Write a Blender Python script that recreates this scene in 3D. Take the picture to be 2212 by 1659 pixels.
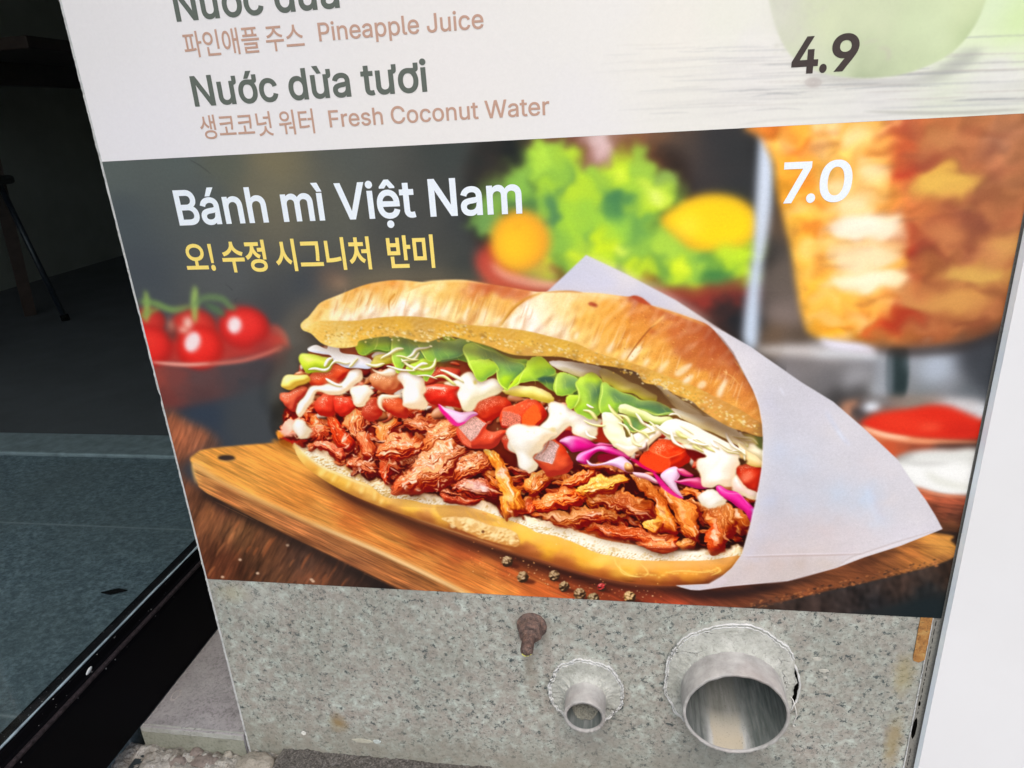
import bpy, bmesh, math, random
import numpy as np
from mathutils import Vector, Matrix, noise

for o in list(bpy.data.objects):
    bpy.data.objects.remove(o)
S = bpy.context.scene
COL = S.collection

# ---------------------------------------------------------------- camera, world, sun, exposure
cd = bpy.data.cameras.new('camera'); cam = bpy.data.objects.new('camera', cd); COL.objects.link(cam)
S.camera = cam
cd.sensor_width = 36; cd.lens = 36*0.6855678; cd.clip_start = 0.01; cd.clip_end = 400
right = Vector((0.98682983, 0.15228668, -0.05454949)); down = Vector((0.00440285, -0.36238249, -0.93201907)); fwd = Vector((-0.16170187, 0.9195040, -0.3582803))
M = Matrix((right, -down, -fwd)).transposed().to_4x4(); M.translation = Vector((0.49365, -0.63130, 0.49688))
cam.matrix_world = M

SUN_EL, SUN_AZ = math.radians(52), math.radians(-12)      # high, in front of the wall, a little to the left
world = bpy.data.worlds.new('World'); S.world = world; world.use_nodes = True
wn = world.node_tree; bg = wn.nodes['Background']
sky = wn.nodes.new('ShaderNodeTexSky'); sky.sky_type = 'NISHITA'; sky.sun_disc = False
sky.sun_elevation = SUN_EL; sky.sun_rotation = math.pi+SUN_AZ; sky.dust_density = 4.0; sky.air_density = 1.0; sky.ozone_density = 1.0
wn.links.new(sky.outputs[0], bg.inputs[0]); bg.inputs[1].default_value = 0.10
sd = bpy.data.lights.new('sun', 'SUN'); sd.energy = 1.1; sd.angle = math.radians(40); sd.color = (1.0, 0.992, 0.975)
sun = bpy.data.objects.new('sun', sd); COL.objects.link(sun)
sv = Vector((math.sin(SUN_AZ)*math.cos(SUN_EL), -math.cos(SUN_AZ)*math.cos(SUN_EL), math.sin(SUN_EL)))
sun.rotation_euler = sv.to_track_quat('Z', 'Y').to_euler(); sun.location = sv*20
S.view_settings.view_transform = 'Standard'; S.view_settings.look = 'None'
S.view_settings.exposure = 0.88; S.view_settings.gamma = 1.0; S.view_settings.use_curve_mapping = False
S.cycles.use_denoising = True
S.cycles.max_bounces = 8; S.cycles.transparent_max_bounces = 12
# ---------------------------------------------------------------- printed artwork
# The food picture is a flat print on the poster.  It is painted here, shape by
# shape, into a generated image in the poster's own flat (rectified) coordinates.
PPM = 2500                      # print pixels per metre
FW, FH = 0.807, 0.4759          # food print, metres
AW, AH = int(FW*PPM), int(FH*PPM)
KEY = np.array([[0.00024698062236266623, -6.230114384638939e-05, -0.0606147408697229],
                [1.4585704841898528e-05, -0.0002718429655801617, 0.6168512681695187],
                [5.3872792521303434e-05, -0.00012819609147586442, 1.0]])   # keystone of the traced shapes

def flat(x, y):
    q = KEY @ np.array([x, y, 1.0])
    return q[0]/q[2], q[1]/q[2]

def amap(pts):
    p = np.asarray(pts, float)
    q = np.c_[p, np.ones(len(p))] @ KEY.T
    q = q[:, :2]/q[:, 2:]
    return np.c_[q[:, 0]*PPM, (FH-q[:, 1])*PPM]

def Z(ox, oy, pts, k=0.5):
    return [(ox+a*k, oy+b*k) for a, b in pts]

rg = np.random.default_rng(7)

def fftnoise(beta, lo=0.0, hi=1.0, ax=1.0, n=512, seed=0):
    r = np.random.default_rng(seed)
    f = np.fft.fft2(r.standard_normal((n, n)))
    fy = np.fft.fftfreq(n)[:, None]*n; fx = np.fft.fftfreq(n)[None]*n
    k = np.sqrt((fx*ax)**2+fy**2); k[0, 0] = 1
    a = k**(-beta); a[k < lo*n/2] = 0; a[k > hi*n/2] = 0; a[0, 0] = 0
    o = np.real(np.fft.ifft2(f*a)); o /= o.std()
    return o.astype(np.float32)

NF = fftnoise(1.9, 0.01, 0.5, seed=1)          # cloudy
NM = fftnoise(1.0, 0.02, 0.17, seed=2)       # medium, lumpy
NC = fftnoise(0.9, 0.05, 0.34, seed=6)       # crumb
NS = fftnoise(0.3, 0.10, 0.9, seed=3)        # fine
NG = fftnoise(1.1, 0.01, 1, ax=9.0, seed=4)  # grain, long in x
NH = fftnoise(0.7, 0.02, 1, ax=6.0, seed=5)  # fibres

def samp(t, X, Y, ang=0.0, sx=1.0, sy=None, off=0.0):
    sy = sy or sx
    a = math.radians(ang); c, s = math.cos(a), math.sin(a)
    u = (X*c+Y*s)/sx+off*37.7; v = (-X*s+Y*c)/sy+off*91.3
    iu = np.floor(u).astype(int); iv = np.floor(v).astype(int)
    fu = (u-iu).astype(np.float32); fv = (v-iv).astype(np.float32)
    n = t.shape[0]
    a0 = t[iv % n, iu % n]; a1 = t[iv % n, (iu+1) % n]
    b0 = t[(iv+1) % n, iu % n]; b1 = t[(iv+1) % n, (iu+1) % n]
    return (a0*(1-fu)+a1*fu)*(1-fv)+(b0*(1-fu)+b1*fu)*fv

def blur(a, s):
    if s < 0.3: return a
    if s < 5:
        r = int(3*s+1); k = np.exp(-0.5*(np.arange(-r, r+1)/s)**2); k /= k.sum()
        for ax in (0, 1):
            pad = [(r, r) if i == ax else (0, 0) for i in range(a.ndim)]
            p = np.pad(a, pad, mode='edge'); n = a.shape[ax]
            a = sum(k[i]*(p[i:i+n] if ax == 0 else p[:, i:i+n]) for i in range(2*r+1))
        return a.astype(np.float32)
    r = max(1, int(round((math.sqrt(4*s*s+1)-1)/2)))
    for _ in range(3):
        for ax in (0, 1):
            pad = [(r+1, r) if i == ax else (0, 0) for i in range(a.ndim)]
            c = np.cumsum(np.pad(a, pad, mode='edge').astype(np.float64), axis=ax); n = a.shape[ax]; w = 2*r+1
            a = ((c[w:w+n]-c[:n]) if ax == 0 else (c[:, w:w+n]-c[:, :n]))/w
    return a.astype(np.float32)

def crom(p, n=6, closed=True):
    p = np.asarray(p, float)
    if closed:
        P0, P1, P2, P3 = np.roll(p, 1, 0), p, np.roll(p, -1, 0), np.roll(p, -2, 0)
    else:
        e = np.vstack([2*p[0]-p[1], p, 2*p[-1]-p[-2]])
        P0, P1, P2, P3 = e[:-3], e[1:-2], e[2:-1], e[3:]
    o = []
    for t in np.arange(n)/n:
        o.append(0.5*(2*P1+(P2-P0)*t+(2*P0-5*P1+4*P2-P3)*t*t+(3*P1-P0-3*P2+P3)*t**3))
    o = np.stack(o, 1).reshape(-1, 2)
    return o if closed else np.vstack([o, p[-1]])

def cover(P, x0, y0, w, h, ss=3):
    acc = np.zeros((h*ss, w+3), np.float64)
    A = P-np.array([x0, y0]); B = np.roll(A, -1, 0)
    ya, yb = A[:, 1]*ss-0.5, B[:, 1]*ss-0.5
    lo = np.clip(np.ceil(np.minimum(ya, yb)), 0, h*ss).astype(int)
    hi = np.clip(np.ceil(np.maximum(ya, yb)), 0, h*ss).astype(int)
    cnt = hi-lo; e = np.repeat(np.arange(len(A)), cnt)
    if len(e) == 0: return np.zeros((h, w), np.float32)
    row = lo[e]+np.arange(len(e))-np.repeat(np.cumsum(cnt)-cnt, cnt)
    x = A[e, 0]+(B[e, 0]-A[e, 0])*(row-ya[e])/(yb[e]-ya[e])
    sg = np.sign(yb[e]-ya[e])
    x = np.clip(x, 0, w+0.999); i = x.astype(int); f = x-i
    np.add.at(acc, (row, i), sg*(1-f)); np.add.at(acc, (row, i+1), sg*f)
    c = np.clip(np.abs(np.cumsum(acc, 1)), 0, 1)[:, :w]
    return c.reshape(h, ss, w).mean(1).astype(np.float32)

class Art:
    def __init__(s, w, h):
        s.w, s.h = w, h; s.I = np.zeros((h, w, 3), np.float32)
    def region(s, P, m):
        x0 = max(0, int(P[:, 0].min()-m)); x1 = min(s.w, int(P[:, 0].max()+m+2))
        y0 = max(0, int(P[:, 1].min()-m)); y1 = min(s.h, int(P[:, 1].max()+m+2))
        return (x0, y0, x1, y1) if x1 > x0+1 and y1 > y0+1 else None
    def xy(s, R):
        x0, y0, x1, y1 = R
        return np.meshgrid(np.arange(x0, x1, dtype=np.float32), np.arange(y0, y1, dtype=np.float32))
    def comp(s, R, a, col):
        x0, y0, x1, y1 = R
        if a.ndim == 2: a = a[..., None]
        s.I[y0:y1, x0:x1] = s.I[y0:y1, x0:x1]*(1-a)+col*a

A = Art(AW, AH)
C3 = lambda c: np.array(c, np.float32)/255

def roughen(P, amt, seed):
    if amt <= 0: return P
    n = len(P); r = np.random.default_rng(seed)
    nz = np.zeros(n)
    for k in range(2, 18):
        nz += np.sin(2*math.pi*k*np.arange(n)/n+r.uniform(0, 6.28))*r.standard_normal()/k**0.5
    d = np.roll(P, -1, 0)-np.roll(P, 1, 0); nn = np.c_[d[:, 1], -d[:, 0]]/(np.linalg.norm(d, axis=1)[:, None]+1e-6)
    return P+nn*(nz*amt/2)[:, None]

def mask(pts, feather=0.8, sm=True, rough=0, mar=0, seed=0, mapped=False):
    P = np.asarray(pts, float) if mapped else amap(pts)
    if sm: P = crom(P, 6)
    if rough:
        d_ = P-np.roll(P, 1, 0); ar_ = abs(np.sum(P[:, 0]*np.roll(P[:, 1], -1)-P[:, 1]*np.roll(P[:, 0], -1)))/2
        rough = min(rough, 0.16*ar_/max(1.0, np.linalg.norm(d_, axis=1).sum()))
    P = roughen(P, rough, seed)
    R = A.region(P, 3*feather+mar+3)
    if R is None: return None, None, P
    m = cover(P, R[0], R[1], R[2]-R[0], R[3]-R[1])
    return R, blur(m, feather), P

def field(R, pts, power=2.6, warp=5.0):
    q = amap([(p[0], p[1]) for p in pts]); c = C3([p[2] for p in pts])
    st = 4
    gx = np.arange(R[0], R[2]+st, st); gy = np.arange(R[1], R[3]+st, st)
    X, Y = np.meshgrid(gx.astype(np.float32), gy.astype(np.float32))
    wx = samp(NM, X, Y, 0, 2.0, 2.0, 1)*warp; wy = samp(NM, X, Y, 0, 2.0, 2.0, 2)*warp
    W = 1/(((X+wx)[..., None]-q[:, 0])**2+((Y+wy)[..., None]-q[:, 1])**2+150)**(power/2)
    F = (W/W.sum(-1, keepdims=True)) @ c
    x = (np.arange(R[0], R[2])-R[0])/st; y = (np.arange(R[1], R[3])-R[1])/st
    ix, iy = x.astype(int), y.astype(int)
    ix1, iy1 = np.minimum(ix+1, len(gx)-1), np.minimum(iy+1, len(gy)-1)
    fx = (x-ix)[None, :, None]; fy = (y-iy)[:, None, None]
    G = (F[iy][:, ix]*(1-fx)+F[iy][:, ix1]*fx)*(1-fy)+(F[iy1][:, ix]*(1-fx)+F[iy1][:, ix1]*fx)*fy
    return G.astype(np.float32)

def rewarp(pts, amp, sc, soften=0.0, feather=10):
    """break up round shapes: shift the picture inside an outline by a lumpy noise"""
    R, m, P = mask(pts, feather)
    x0, y0, x1, y1 = R; X, Y = A.xy(R)
    u = np.clip(X+amp*samp(NM, X, Y, 0, sc, sc, 4), 0, A.w-1.001); v = np.clip(Y+amp*samp(NM, X, Y, 0, sc, sc, 8), 0, A.h-1.001)
    iu, iv = u.astype(int), v.astype(int); fu, fv = (u-iu)[..., None], (v-iv)[..., None]; I = A.I
    n = (I[iv, iu]*(1-fu)+I[iv, iu+1]*fu)*(1-fv)+(I[iv+1, iu]*(1-fu)+I[iv+1, iu+1]*fu)*fv
    if soften: n = blur(n, soften)
    A.comp(R, m, n)

def grade(pts, con=1.0, sat=1.0, gain=(1, 1, 1), piv=.45, feather=12):
    R, m, P = mask(pts, feather)
    x0, y0, x1, y1 = R; v = A.I[y0:y1, x0:x1]; l = (v @ np.array([.3, .59, .11], np.float32))[..., None]
    l2 = np.clip(piv+(l-piv)*con, 0, 1); n = l2+(v-l)*sat*con**.5
    A.comp(R, m, np.clip(n*np.array(gain, np.float32), 0, 1))

def soft(pts, col, feather=8, alpha=1.0, sm=True, fld=None, rough=0, grain=None, seed=0):
    R, m, P = mask(pts, feather, sm, rough, seed=seed)
    if R is None: return
    c = field(R, fld) if fld else C3(col)
    if grain:
        t, ang, sx, sy, amt = grain[:5]; gc = C3(grain[5]) if len(grain) > 5 else None
        X, Y = A.xy(R); n = samp(t, X, Y, ang, sx, sy, seed)
        if gc is None: c = c*(1+amt*n[..., None])
        else:
            k = np.clip(n*amt, 0, 1)[..., None]; c = c*(1-k)+gc*k
    A.comp(R, m*alpha, np.clip(c, 0, 1))

def ell(x, y, rx, ry, col, feather=8, ang=0, alpha=1.0, n=20):
    t = np.linspace(0, 2*math.pi, n, endpoint=False); a = math.radians(ang)
    px, py = rx*np.cos(t), ry*np.sin(t)
    soft(np.c_[x+px*math.cos(a)-py*math.sin(a), y+px*math.sin(a)+py*math.cos(a)], col, feather, alpha)

def ribbon(path, w, taper=True):
    p = crom(amap(path), 6, closed=False)
    d = np.gradient(p, axis=0); nn = np.c_[-d[:, 1], d[:, 0]]/(np.linalg.norm(d, axis=1)[:, None]+1e-6)
    t = np.linspace(0, 1, len(p)); k = np.sqrt(np.clip(4*t*(1-t), 0.02, 1)) if taper else np.ones(len(p))
    wv = (w*0.3*k)[:, None]
    return np.vstack([p+nn*wv, (p-nn*wv)[::-1]])

def stroke(path, w, col, feather=2, alpha=1.0, taper=True):
    P = ribbon(path, w, taper)
    R, m, _ = mask(P, feather, sm=False, mapped=True)
    if R is not None: A.comp(R, m*alpha, C3(col))

LD = np.array([-0.35, -0.72, 0.60]); LD /= np.linalg.norm(LD)
HV = LD+np.array([0, 0, 1.0]); HV /= np.linalg.norm(HV)

def blob(pts, col, feather=0.9, rnd=0.5, amp=1.0, tex=None, spec=0.35, gloss=18, spk=0.0, shadow=0.55, dark=None,
         light=None, sm=True, rough=0, seed=0, fld=None, streak=None, mapped=False, edge=None):
    R, m, P = mask(pts, feather, sm, rough, mar=26, seed=seed, mapped=mapped)
    if R is None: return
    d = P-np.roll(P, 1, 0); per = np.linalg.norm(d, axis=1).sum()
    area = abs(np.sum(P[:, 0]*np.roll(P[:, 1], -1)-P[:, 1]*np.roll(P[:, 0], -1)))/2
    T = max(3.0, 2*area/per); s = max(1.2, T*rnd)
    X, Y = A.xy(R)
    if shadow > 0:
        sh = blur(m, max(2.0, T*0.30)); k = max(2, int(T*0.30))
        sh = np.roll(np.roll(sh, k, 0), k//3, 1)
        x0, y0, x1, y1 = R
        A.I[y0:y1, x0:x1] *= (1-shadow*sh[..., None]*np.array([0.8, 0.95, 1.0], np.float32))
    hh = (0.65*blur(m, s)+0.35*blur(m, s*0.45))*T*1.5*amp
    if tex:
        t, sx, sy, ang, st = tex
        hh = hh+samp(t, X, Y, ang, sx, sy, seed)*st
    gy, gx = np.gradient(hh)
    nz = 1/np.sqrt(gx*gx+gy*gy+1)
    lam = (-gx*LD[0]-gy*LD[1]+LD[2])*nz/LD[2]
    base = field(R, fld, 3.4) if fld else C3(col)*np.ones(m.shape+(3,), np.float32)
    if streak:
        t, sx, sy, ang, st, sc = streak
        k = np.clip(samp(t, X, Y, ang, sx, sy, seed+3)*st, 0, 1)[..., None]
        base = base*(1-k)+C3(sc)*k
    dk = C3(dark) if dark is not None else base**1.5*np.array([0.42, 0.30, 0.28], np.float32)
    lt = C3(light) if light is not None else base*0.45+np.array([1, .93, .8], np.float32)*0.55
    a = np.clip((1-lam)*1.15, 0, 1)[..., None]; b = np.clip((lam-1.0)*0.75, 0, 0.9)[..., None]
    c = base*(1-a)+dk*a; c = c*(1-b)+lt*b
    sp = np.clip((-gx*HV[0]-gy*HV[1]+HV[2])*nz, 0, 1)**gloss*spec
    if spk > 0:
        n = samp(NS, X, Y, 20, 1.1, 0.9, seed+5)
        sp = sp*np.clip(0.3+0.9*n, 0, 2.2)*(1-0.4*spk)+np.clip(n-1.5, 0, 1)*spk*np.clip(lam-0.7, 0, 1)
    c = c+np.clip(sp, 0, 1)[..., None]*(np.array([1, .97, .95], np.float32)-c*0.6)
    if edge:
        ec, ew, ea = edge
        eb = np.clip(1-blur(m, ew)*1.0, 0, 1)*2*ea
        c = c*(1-np.clip(eb, 0, 1)[..., None])+C3(ec)*np.clip(eb, 0, 1)[..., None]
    A.comp(R, m, np.clip(c, 0, 1))

# ---- backdrop; a reflection veil is painted into its upper-left tones
FULL = (0, 0, AW, AH)
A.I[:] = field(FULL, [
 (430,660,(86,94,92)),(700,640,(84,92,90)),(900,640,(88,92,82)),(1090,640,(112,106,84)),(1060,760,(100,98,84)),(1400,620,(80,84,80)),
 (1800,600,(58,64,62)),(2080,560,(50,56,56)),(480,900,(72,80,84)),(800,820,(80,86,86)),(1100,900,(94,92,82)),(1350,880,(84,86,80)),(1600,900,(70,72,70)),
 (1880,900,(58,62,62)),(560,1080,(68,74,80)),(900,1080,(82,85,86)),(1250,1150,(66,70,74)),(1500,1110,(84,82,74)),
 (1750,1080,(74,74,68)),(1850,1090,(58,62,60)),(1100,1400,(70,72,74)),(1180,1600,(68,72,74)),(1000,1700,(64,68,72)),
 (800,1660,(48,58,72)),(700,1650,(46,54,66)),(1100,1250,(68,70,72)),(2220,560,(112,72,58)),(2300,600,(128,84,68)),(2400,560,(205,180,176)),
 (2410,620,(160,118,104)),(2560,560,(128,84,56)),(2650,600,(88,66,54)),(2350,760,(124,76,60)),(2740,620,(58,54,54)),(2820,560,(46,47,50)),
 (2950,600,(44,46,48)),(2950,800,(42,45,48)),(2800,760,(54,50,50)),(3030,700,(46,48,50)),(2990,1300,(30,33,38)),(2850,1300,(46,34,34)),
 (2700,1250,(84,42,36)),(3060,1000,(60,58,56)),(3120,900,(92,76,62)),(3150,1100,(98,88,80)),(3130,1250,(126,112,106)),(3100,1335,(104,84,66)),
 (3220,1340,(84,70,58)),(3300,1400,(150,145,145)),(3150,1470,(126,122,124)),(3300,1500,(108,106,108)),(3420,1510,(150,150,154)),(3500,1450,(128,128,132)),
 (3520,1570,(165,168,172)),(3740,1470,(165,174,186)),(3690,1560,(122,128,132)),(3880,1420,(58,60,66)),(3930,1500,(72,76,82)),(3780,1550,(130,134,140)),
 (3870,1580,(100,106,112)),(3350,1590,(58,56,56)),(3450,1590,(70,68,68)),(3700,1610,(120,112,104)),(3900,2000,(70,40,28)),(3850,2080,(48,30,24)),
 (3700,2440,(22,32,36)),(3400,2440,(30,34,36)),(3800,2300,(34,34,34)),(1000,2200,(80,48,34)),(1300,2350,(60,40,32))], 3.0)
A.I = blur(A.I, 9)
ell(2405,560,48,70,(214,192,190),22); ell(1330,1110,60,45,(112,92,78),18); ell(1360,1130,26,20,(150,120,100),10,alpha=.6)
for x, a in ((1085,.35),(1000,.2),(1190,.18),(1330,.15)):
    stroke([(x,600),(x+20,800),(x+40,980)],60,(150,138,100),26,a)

# ---- tomatoes in a bowl, out of focus
BF = 6
soft([(960,1350),(1080,1300),(1120,1310),(1150,1370),(1130,1400),(1000,1440)],(150,66,60),BF)
soft([(610,1440),(700,1300),(900,1330),(1080,1330),(1140,1375),(1060,1415),(900,1450),(760,1465)],(176,56,50),BF)
soft([(602,1448),(760,1466),(900,1452),(1060,1416),(1142,1376),(1150,1425),(1100,1500),(1000,1560),(800,1612),(640,1625)],None,9,
     fld=[(620,1500,(146,66,56)),(700,1480,(120,64,60)),(800,1500,(92,66,66)),(950,1500,(76,64,66)),(1080,1450,(64,62,66)),(1120,1420,(70,64,66)),(650,1600,(110,54,50)),(800,1590,(84,58,58)),(1000,1550,(64,62,66))])
for x, y, rx, ry, c in ((600,1290,62,55,(196,46,40)),(775,1312,92,74,(208,52,44)),(590,1385,105,82,(226,40,34)),(975,1310,102,80,(226,42,38)),(800,1388,94,86,(232,40,33))):
    ell(x, y, rx, ry, tuple(int(v*.72) for v in c), BF)
    ell(x-rx*.06, y-ry*.06, rx*.86, ry*.86, c, BF*2)
    ell(x-rx*.1, y-ry*.3, rx*.6, ry*.45, (min(255,c[0]+14),c[1]+24,c[2]+18), BF*2.2, alpha=.55)
ell(690,1330,18,32,(70,60,56),8,alpha=.7); ell(1060,1395,45,30,(150,52,50),12,alpha=.7)
ell(770,1366,31,42,(252,226,228),5.5,20); ell(938,1299,28,34,(252,228,230),5.5,5); ell(752,1290,18,24,(242,196,180),6); ell(735,1318,20,12,(240,190,170),6); ell(685,1300,12,22,(190,130,110),7)
stroke([(604,1447),(700,1456),(800,1456),(960,1442),(1060,1414),(1130,1382)],18,(206,110,96),4,.95)
stroke([(604,1446),(680,1453),(760,1457),(840,1452)],12,(246,180,164),3.5,.9)
stroke([(1090,1305),(1135,1335),(1148,1385)],14,(176,92,80),6,.8)
for p, w, c in (([(584,1160),(588,1230),(582,1290)],30,(150,182,92)),([(782,1142),(778,1210),(780,1290)],32,(160,192,100)),
                ([(555,1205),(620,1212),(690,1238),(770,1222)],26,(124,160,86)),([(770,1225),(820,1190),(890,1195),(925,1230),(945,1222)],26,(104,134,86)),
                ([(560,1270),(590,1250),(640,1230)],20,(128,160,80)),([(820,1215),(870,1240),(900,1262)],30,(84,112,78))):
    stroke(p, w, c, 5.5, .9)

# ---- rustic table, front left
soft([(660,1700),(760,1690),(860,1740),(880,1800),(770,1830),(800,1950),(1650,2370),(1640,2440),(780,2440)],None,12,
     fld=[(700,1740,(146,84,56)),(800,1740,(140,84,58)),(850,1770,(90,64,54)),(740,1880,(96,58,42)),(760,2000,(112,68,46)),(830,2050,(150,92,56)),(880,2010,(86,52,38)),(960,2130,(140,92,58)),
          (900,2250,(104,56,36)),(1050,2200,(112,70,46)),(850,2300,(110,58,36)),(1100,2300,(88,56,38)),(1250,2330,(104,62,42)),(1200,2240,(70,48,38)),(1400,2330,(70,46,36)),(1500,2370,(48,34,28))],
     grain=(NG,-58,2.2,2.6,.14),seed=2)
for i in range(46):
    r = np.random.default_rng(i); x = r.uniform(830,1480); y = r.uniform(2120,2330)+max(0,(x-1000)*.22)
    L = r.uniform(22,80); w = r.uniform(4,13)
    stroke([(x,y),(x+L*.3,y-L*.6),(x+L*.75,y-L*1.15)],w,[(190,104,58),(56,32,22),(160,90,52),(44,26,20),(206,128,78)][i%5],2.2,.55)
for x, y in ((1150,2178),(960,2236),(1245,2315),(1252,2322),(1030,2290),(890,2305)): ell(x,y,7,5,(232,200,170),1.8,alpha=.85)
stroke([(800,1965),(1000,2065),(1250,2200),(1500,2325),(1640,2400)],50,(26,20,20),14,.9,taper=False)

# ---- terracotta bowl with lettuce and citrus, far out of focus
soft([(1925,1000),(1905,1040),(1935,1110),(2000,1170),(2110,1210),(2600,1210),(2700,1250),(2850,1330),(2980,1300),(3000,1120),(2600,1080),(2000,1000)],None,11,
     fld=[(1930,1030,(198,70,56)),(1960,1090,(196,76,62)),(2040,1150,(130,50,42)),(2150,1190,(110,44,38)),(2650,1180,(158,54,42)),(2800,1190,(140,50,42)),(2950,1140,(110,46,42)),(2750,1260,(90,40,34)),(2900,1240,(52,38,38)),(2950,1300,(32,34,38)),(2800,1320,(44,34,34))])
stroke([(1950,1050),(2010,1090),(2120,1120),(2240,1140)],34,(232,150,132),8,.9); stroke([(2110,1122),(2240,1138)],20,(240,186,174),7,.9)
soft([(2208,520),(2760,520),(2720,700),(2600,760),(2300,760),(2230,660)],None,22,fld=[(2240,560,(120,76,62)),(2300,640,(132,84,66)),(2405,560,(206,178,172)),(2420,640,(150,104,90)),(2540,580,(132,88,60)),(2640,580,(110,80,58)),(2720,600,(70,60,54)),(2640,700,(84,62,52))])
ell(2405,556,44,66,(216,194,192),20)
lf = [(1895,880),(1985,740),(2050,660),(2130,588),(2200,596),(2290,620),(2312,690),(2400,690),(2440,628),(2520,616),(2600,640),(2680,695),(2705,760),(2720,850),(2980,960),(3015,985),(3010,1090),(2990,1135),(2900,1125),(2780,1150),(2660,1150),(2560,1130),(2400,1080),(2200,1110),(2100,1100),(2010,960),(1910,920)]
soft(lf,(140,188,78),12)
for x, y, r, c in ((2470,815,62,(80,136,94)),(2340,935,42,(104,160,94)),(2550,912,38,(104,160,90)),(2205,860,50,(92,142,96)),(2645,862,46,(58,96,74)),(2120,722,26,(64,86,72)),(2880,1062,75,(82,138,80)),
    (2620,1070,45,(98,150,84)),(2260,760,38,(88,136,94)),(2060,800,40,(80,122,84)),(2030,880,40,(70,100,76)),(2700,960,60,(150,196,80)),(2790,1010,50,(140,188,80)),(2230,1050,40,(96,146,80)),(2950,1080,36,(104,158,78)),(2460,900,40,(150,205,80)),
    (2165,632,40,(168,214,66)),(2170,640,20,(196,232,90)),(2265,658,36,(186,218,56)),(2170,752,34,(168,210,62)),(2080,705,36,(140,190,84)),(2490,672,64,(192,224,48)),(2490,680,24,(220,238,90)),(2590,662,36,(162,204,76)),
    (2670,712,34,(148,184,92)),(2612,788,58,(204,230,58)),(2604,786,26,(232,242,150)),(2320,772,66,(178,214,58)),(2280,900,56,(165,210,66)),(2400,705,42,(156,198,72)),(2430,960,56,(200,226,42)),(2490,985,28,(226,242,96)),
    (2300,1010,46,(196,222,56)),(2190,1070,42,(186,216,60)),(2400,1040,50,(190,222,48)),(2560,1090,42,(198,222,46)),(2700,1072,46,(204,228,40)),(2712,1074,16,(226,240,90)),(2780,1132,28,(180,216,62)),(2650,1000,48,(168,208,74)),
    (2930,1010,46,(188,222,50)),(3000,1000,36,(202,236,30)),(2990,1095,32,(196,226,50)),(1950,892,46,(116,160,92)),(2000,778,34,(128,168,92)),(2520,760,40,(168,210,66)),(2580,850,36,(184,218,56)),(2380,870,44,(158,206,70)),(2800,960,50,(176,214,66))):
    ell(x, y, r*1.08, r*1.12, c, 10, alpha=1)
for i in range(120):
    r = np.random.default_rng(100+i); x = r.uniform(1960,2990); y = r.uniform(640,1120)
    if not (y > 590+abs(x-2300)*.35 and (x > 2250 or y < 930)): continue
    if (x-2890)**2/170**2+(y-885)**2/120**2 < 1: continue
    ell(x, y, r.uniform(10,24), r.uniform(8,18), [(206,230,60),(90,146,84),(172,214,66),(110,168,80)][i%4], 10, r.uniform(0,180), .28)
rewarp([(1850,600),(2150,540),(2700,580),(2800,850),(3040,900),(3030,1100),(2600,1120),(2150,1080),(1880,960)],11,3.6,2.0)
rewarp([(1850,600),(2150,540),(2700,580),(2800,850),(3040,900),(3030,1100),(2600,1120),(2150,1080),(1880,960)],4,2.0,4.2)
grade([(1880,600),(2150,560),(2700,600),(2780,850),(3040,940),(3020,1110),(2600,1150),(2150,1090),(1900,960)],1.28,.98,(1.0,.98,1),.60)
stroke([(1915,1030),(1950,1080),(2020,1130),(2120,1165),(2240,1180)],54,(186,74,58),9,.9); stroke([(1965,1062),(2030,1105),(2130,1132),(2240,1148)],26,(236,160,142),7,.9); stroke([(2640,1168),(2760,1172),(2900,1150),(2985,1118)],34,(150,58,44),9,.8)
ell(2082,965,113,118,(232,150,48),9); ell(2075,962,100,106,(250,184,40),14); ell(2050,985,60,70,(255,206,44),18,alpha=.8); ell(2068,905,10,8,(220,150,40),5,alpha=.6)
soft([(2040,1080),(2120,1082),(2190,1040),(2200,1085),(2150,1115)],(200,130,80),12,.6)
soft([(2642,880),(2700,830),(2760,795),(2840,780),(2930,790),(3000,830),(3030,890),(3020,950),(2960,990),(2850,998),(2760,990),(2700,940)],(226,160,40),7)
soft([(2650,885),(2710,835),(2770,805),(2850,792),(2930,805),(2995,845),(3018,895),(2990,950),(2920,985),(2800,985),(2720,930)],(248,216,26),11)
ell(2750,900,50,40,(250,232,70),16,alpha=.9); ell(2880,850,90,40,(244,205,30),18,alpha=.7)
for x, y, r in ((3010,985,34),(2900,1010,44),(2960,1020,40)): ell(x, y, r, r*.8, (196,228,52), 10)

# ---- light post and the meat spit on the right
soft([(3040,520),(3065,540),(3090,640),(3087,760),(3072,900),(3054,1020),(3040,1150),(3022,1400),(2970,1370),(2990,1130),(3012,1000),(3022,800)],(194,208,226),7)
soft([(3050,560),(3075,640),(3070,800),(3050,960),(3030,1000)],(222,228,240),8,.6)
soft([(3030,1385),(3200,1378),(3350,1392),(3530,1405),(3560,1430),(3400,1432),(3200,1425),(3030,1415)],None,8,fld=[(3050,1400,(176,168,162)),(3200,1400,(196,190,188)),(3350,1415,(206,208,212)),(3500,1420,(220,226,234))])
soft([(3550,1398),(3630,1398),(3616,1592),(3545,1592)],(36,50,52),4); soft([(3505,1420),(3545,1400),(3552,1590),(3500,1600)],(150,156,164),7,.8); soft([(3548,1410),(3570,1410),(3565,1580),(3548,1580)],(120,128,136),5,.6)
ell(3745,1462,70,62,(170,180,194),18); ell(3660,1440,30,30,(150,156,164),12)
kb = [(3040,480),(3052,560),(3092,650),(3106,780),(3135,890),(3165,1010),(3185,1150),(3215,1290),(3260,1345),(3450,1378),(3600,1390),(3800,1374),(3950,1335),(4040,1230),(4150,900),(4180,440)]
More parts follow.
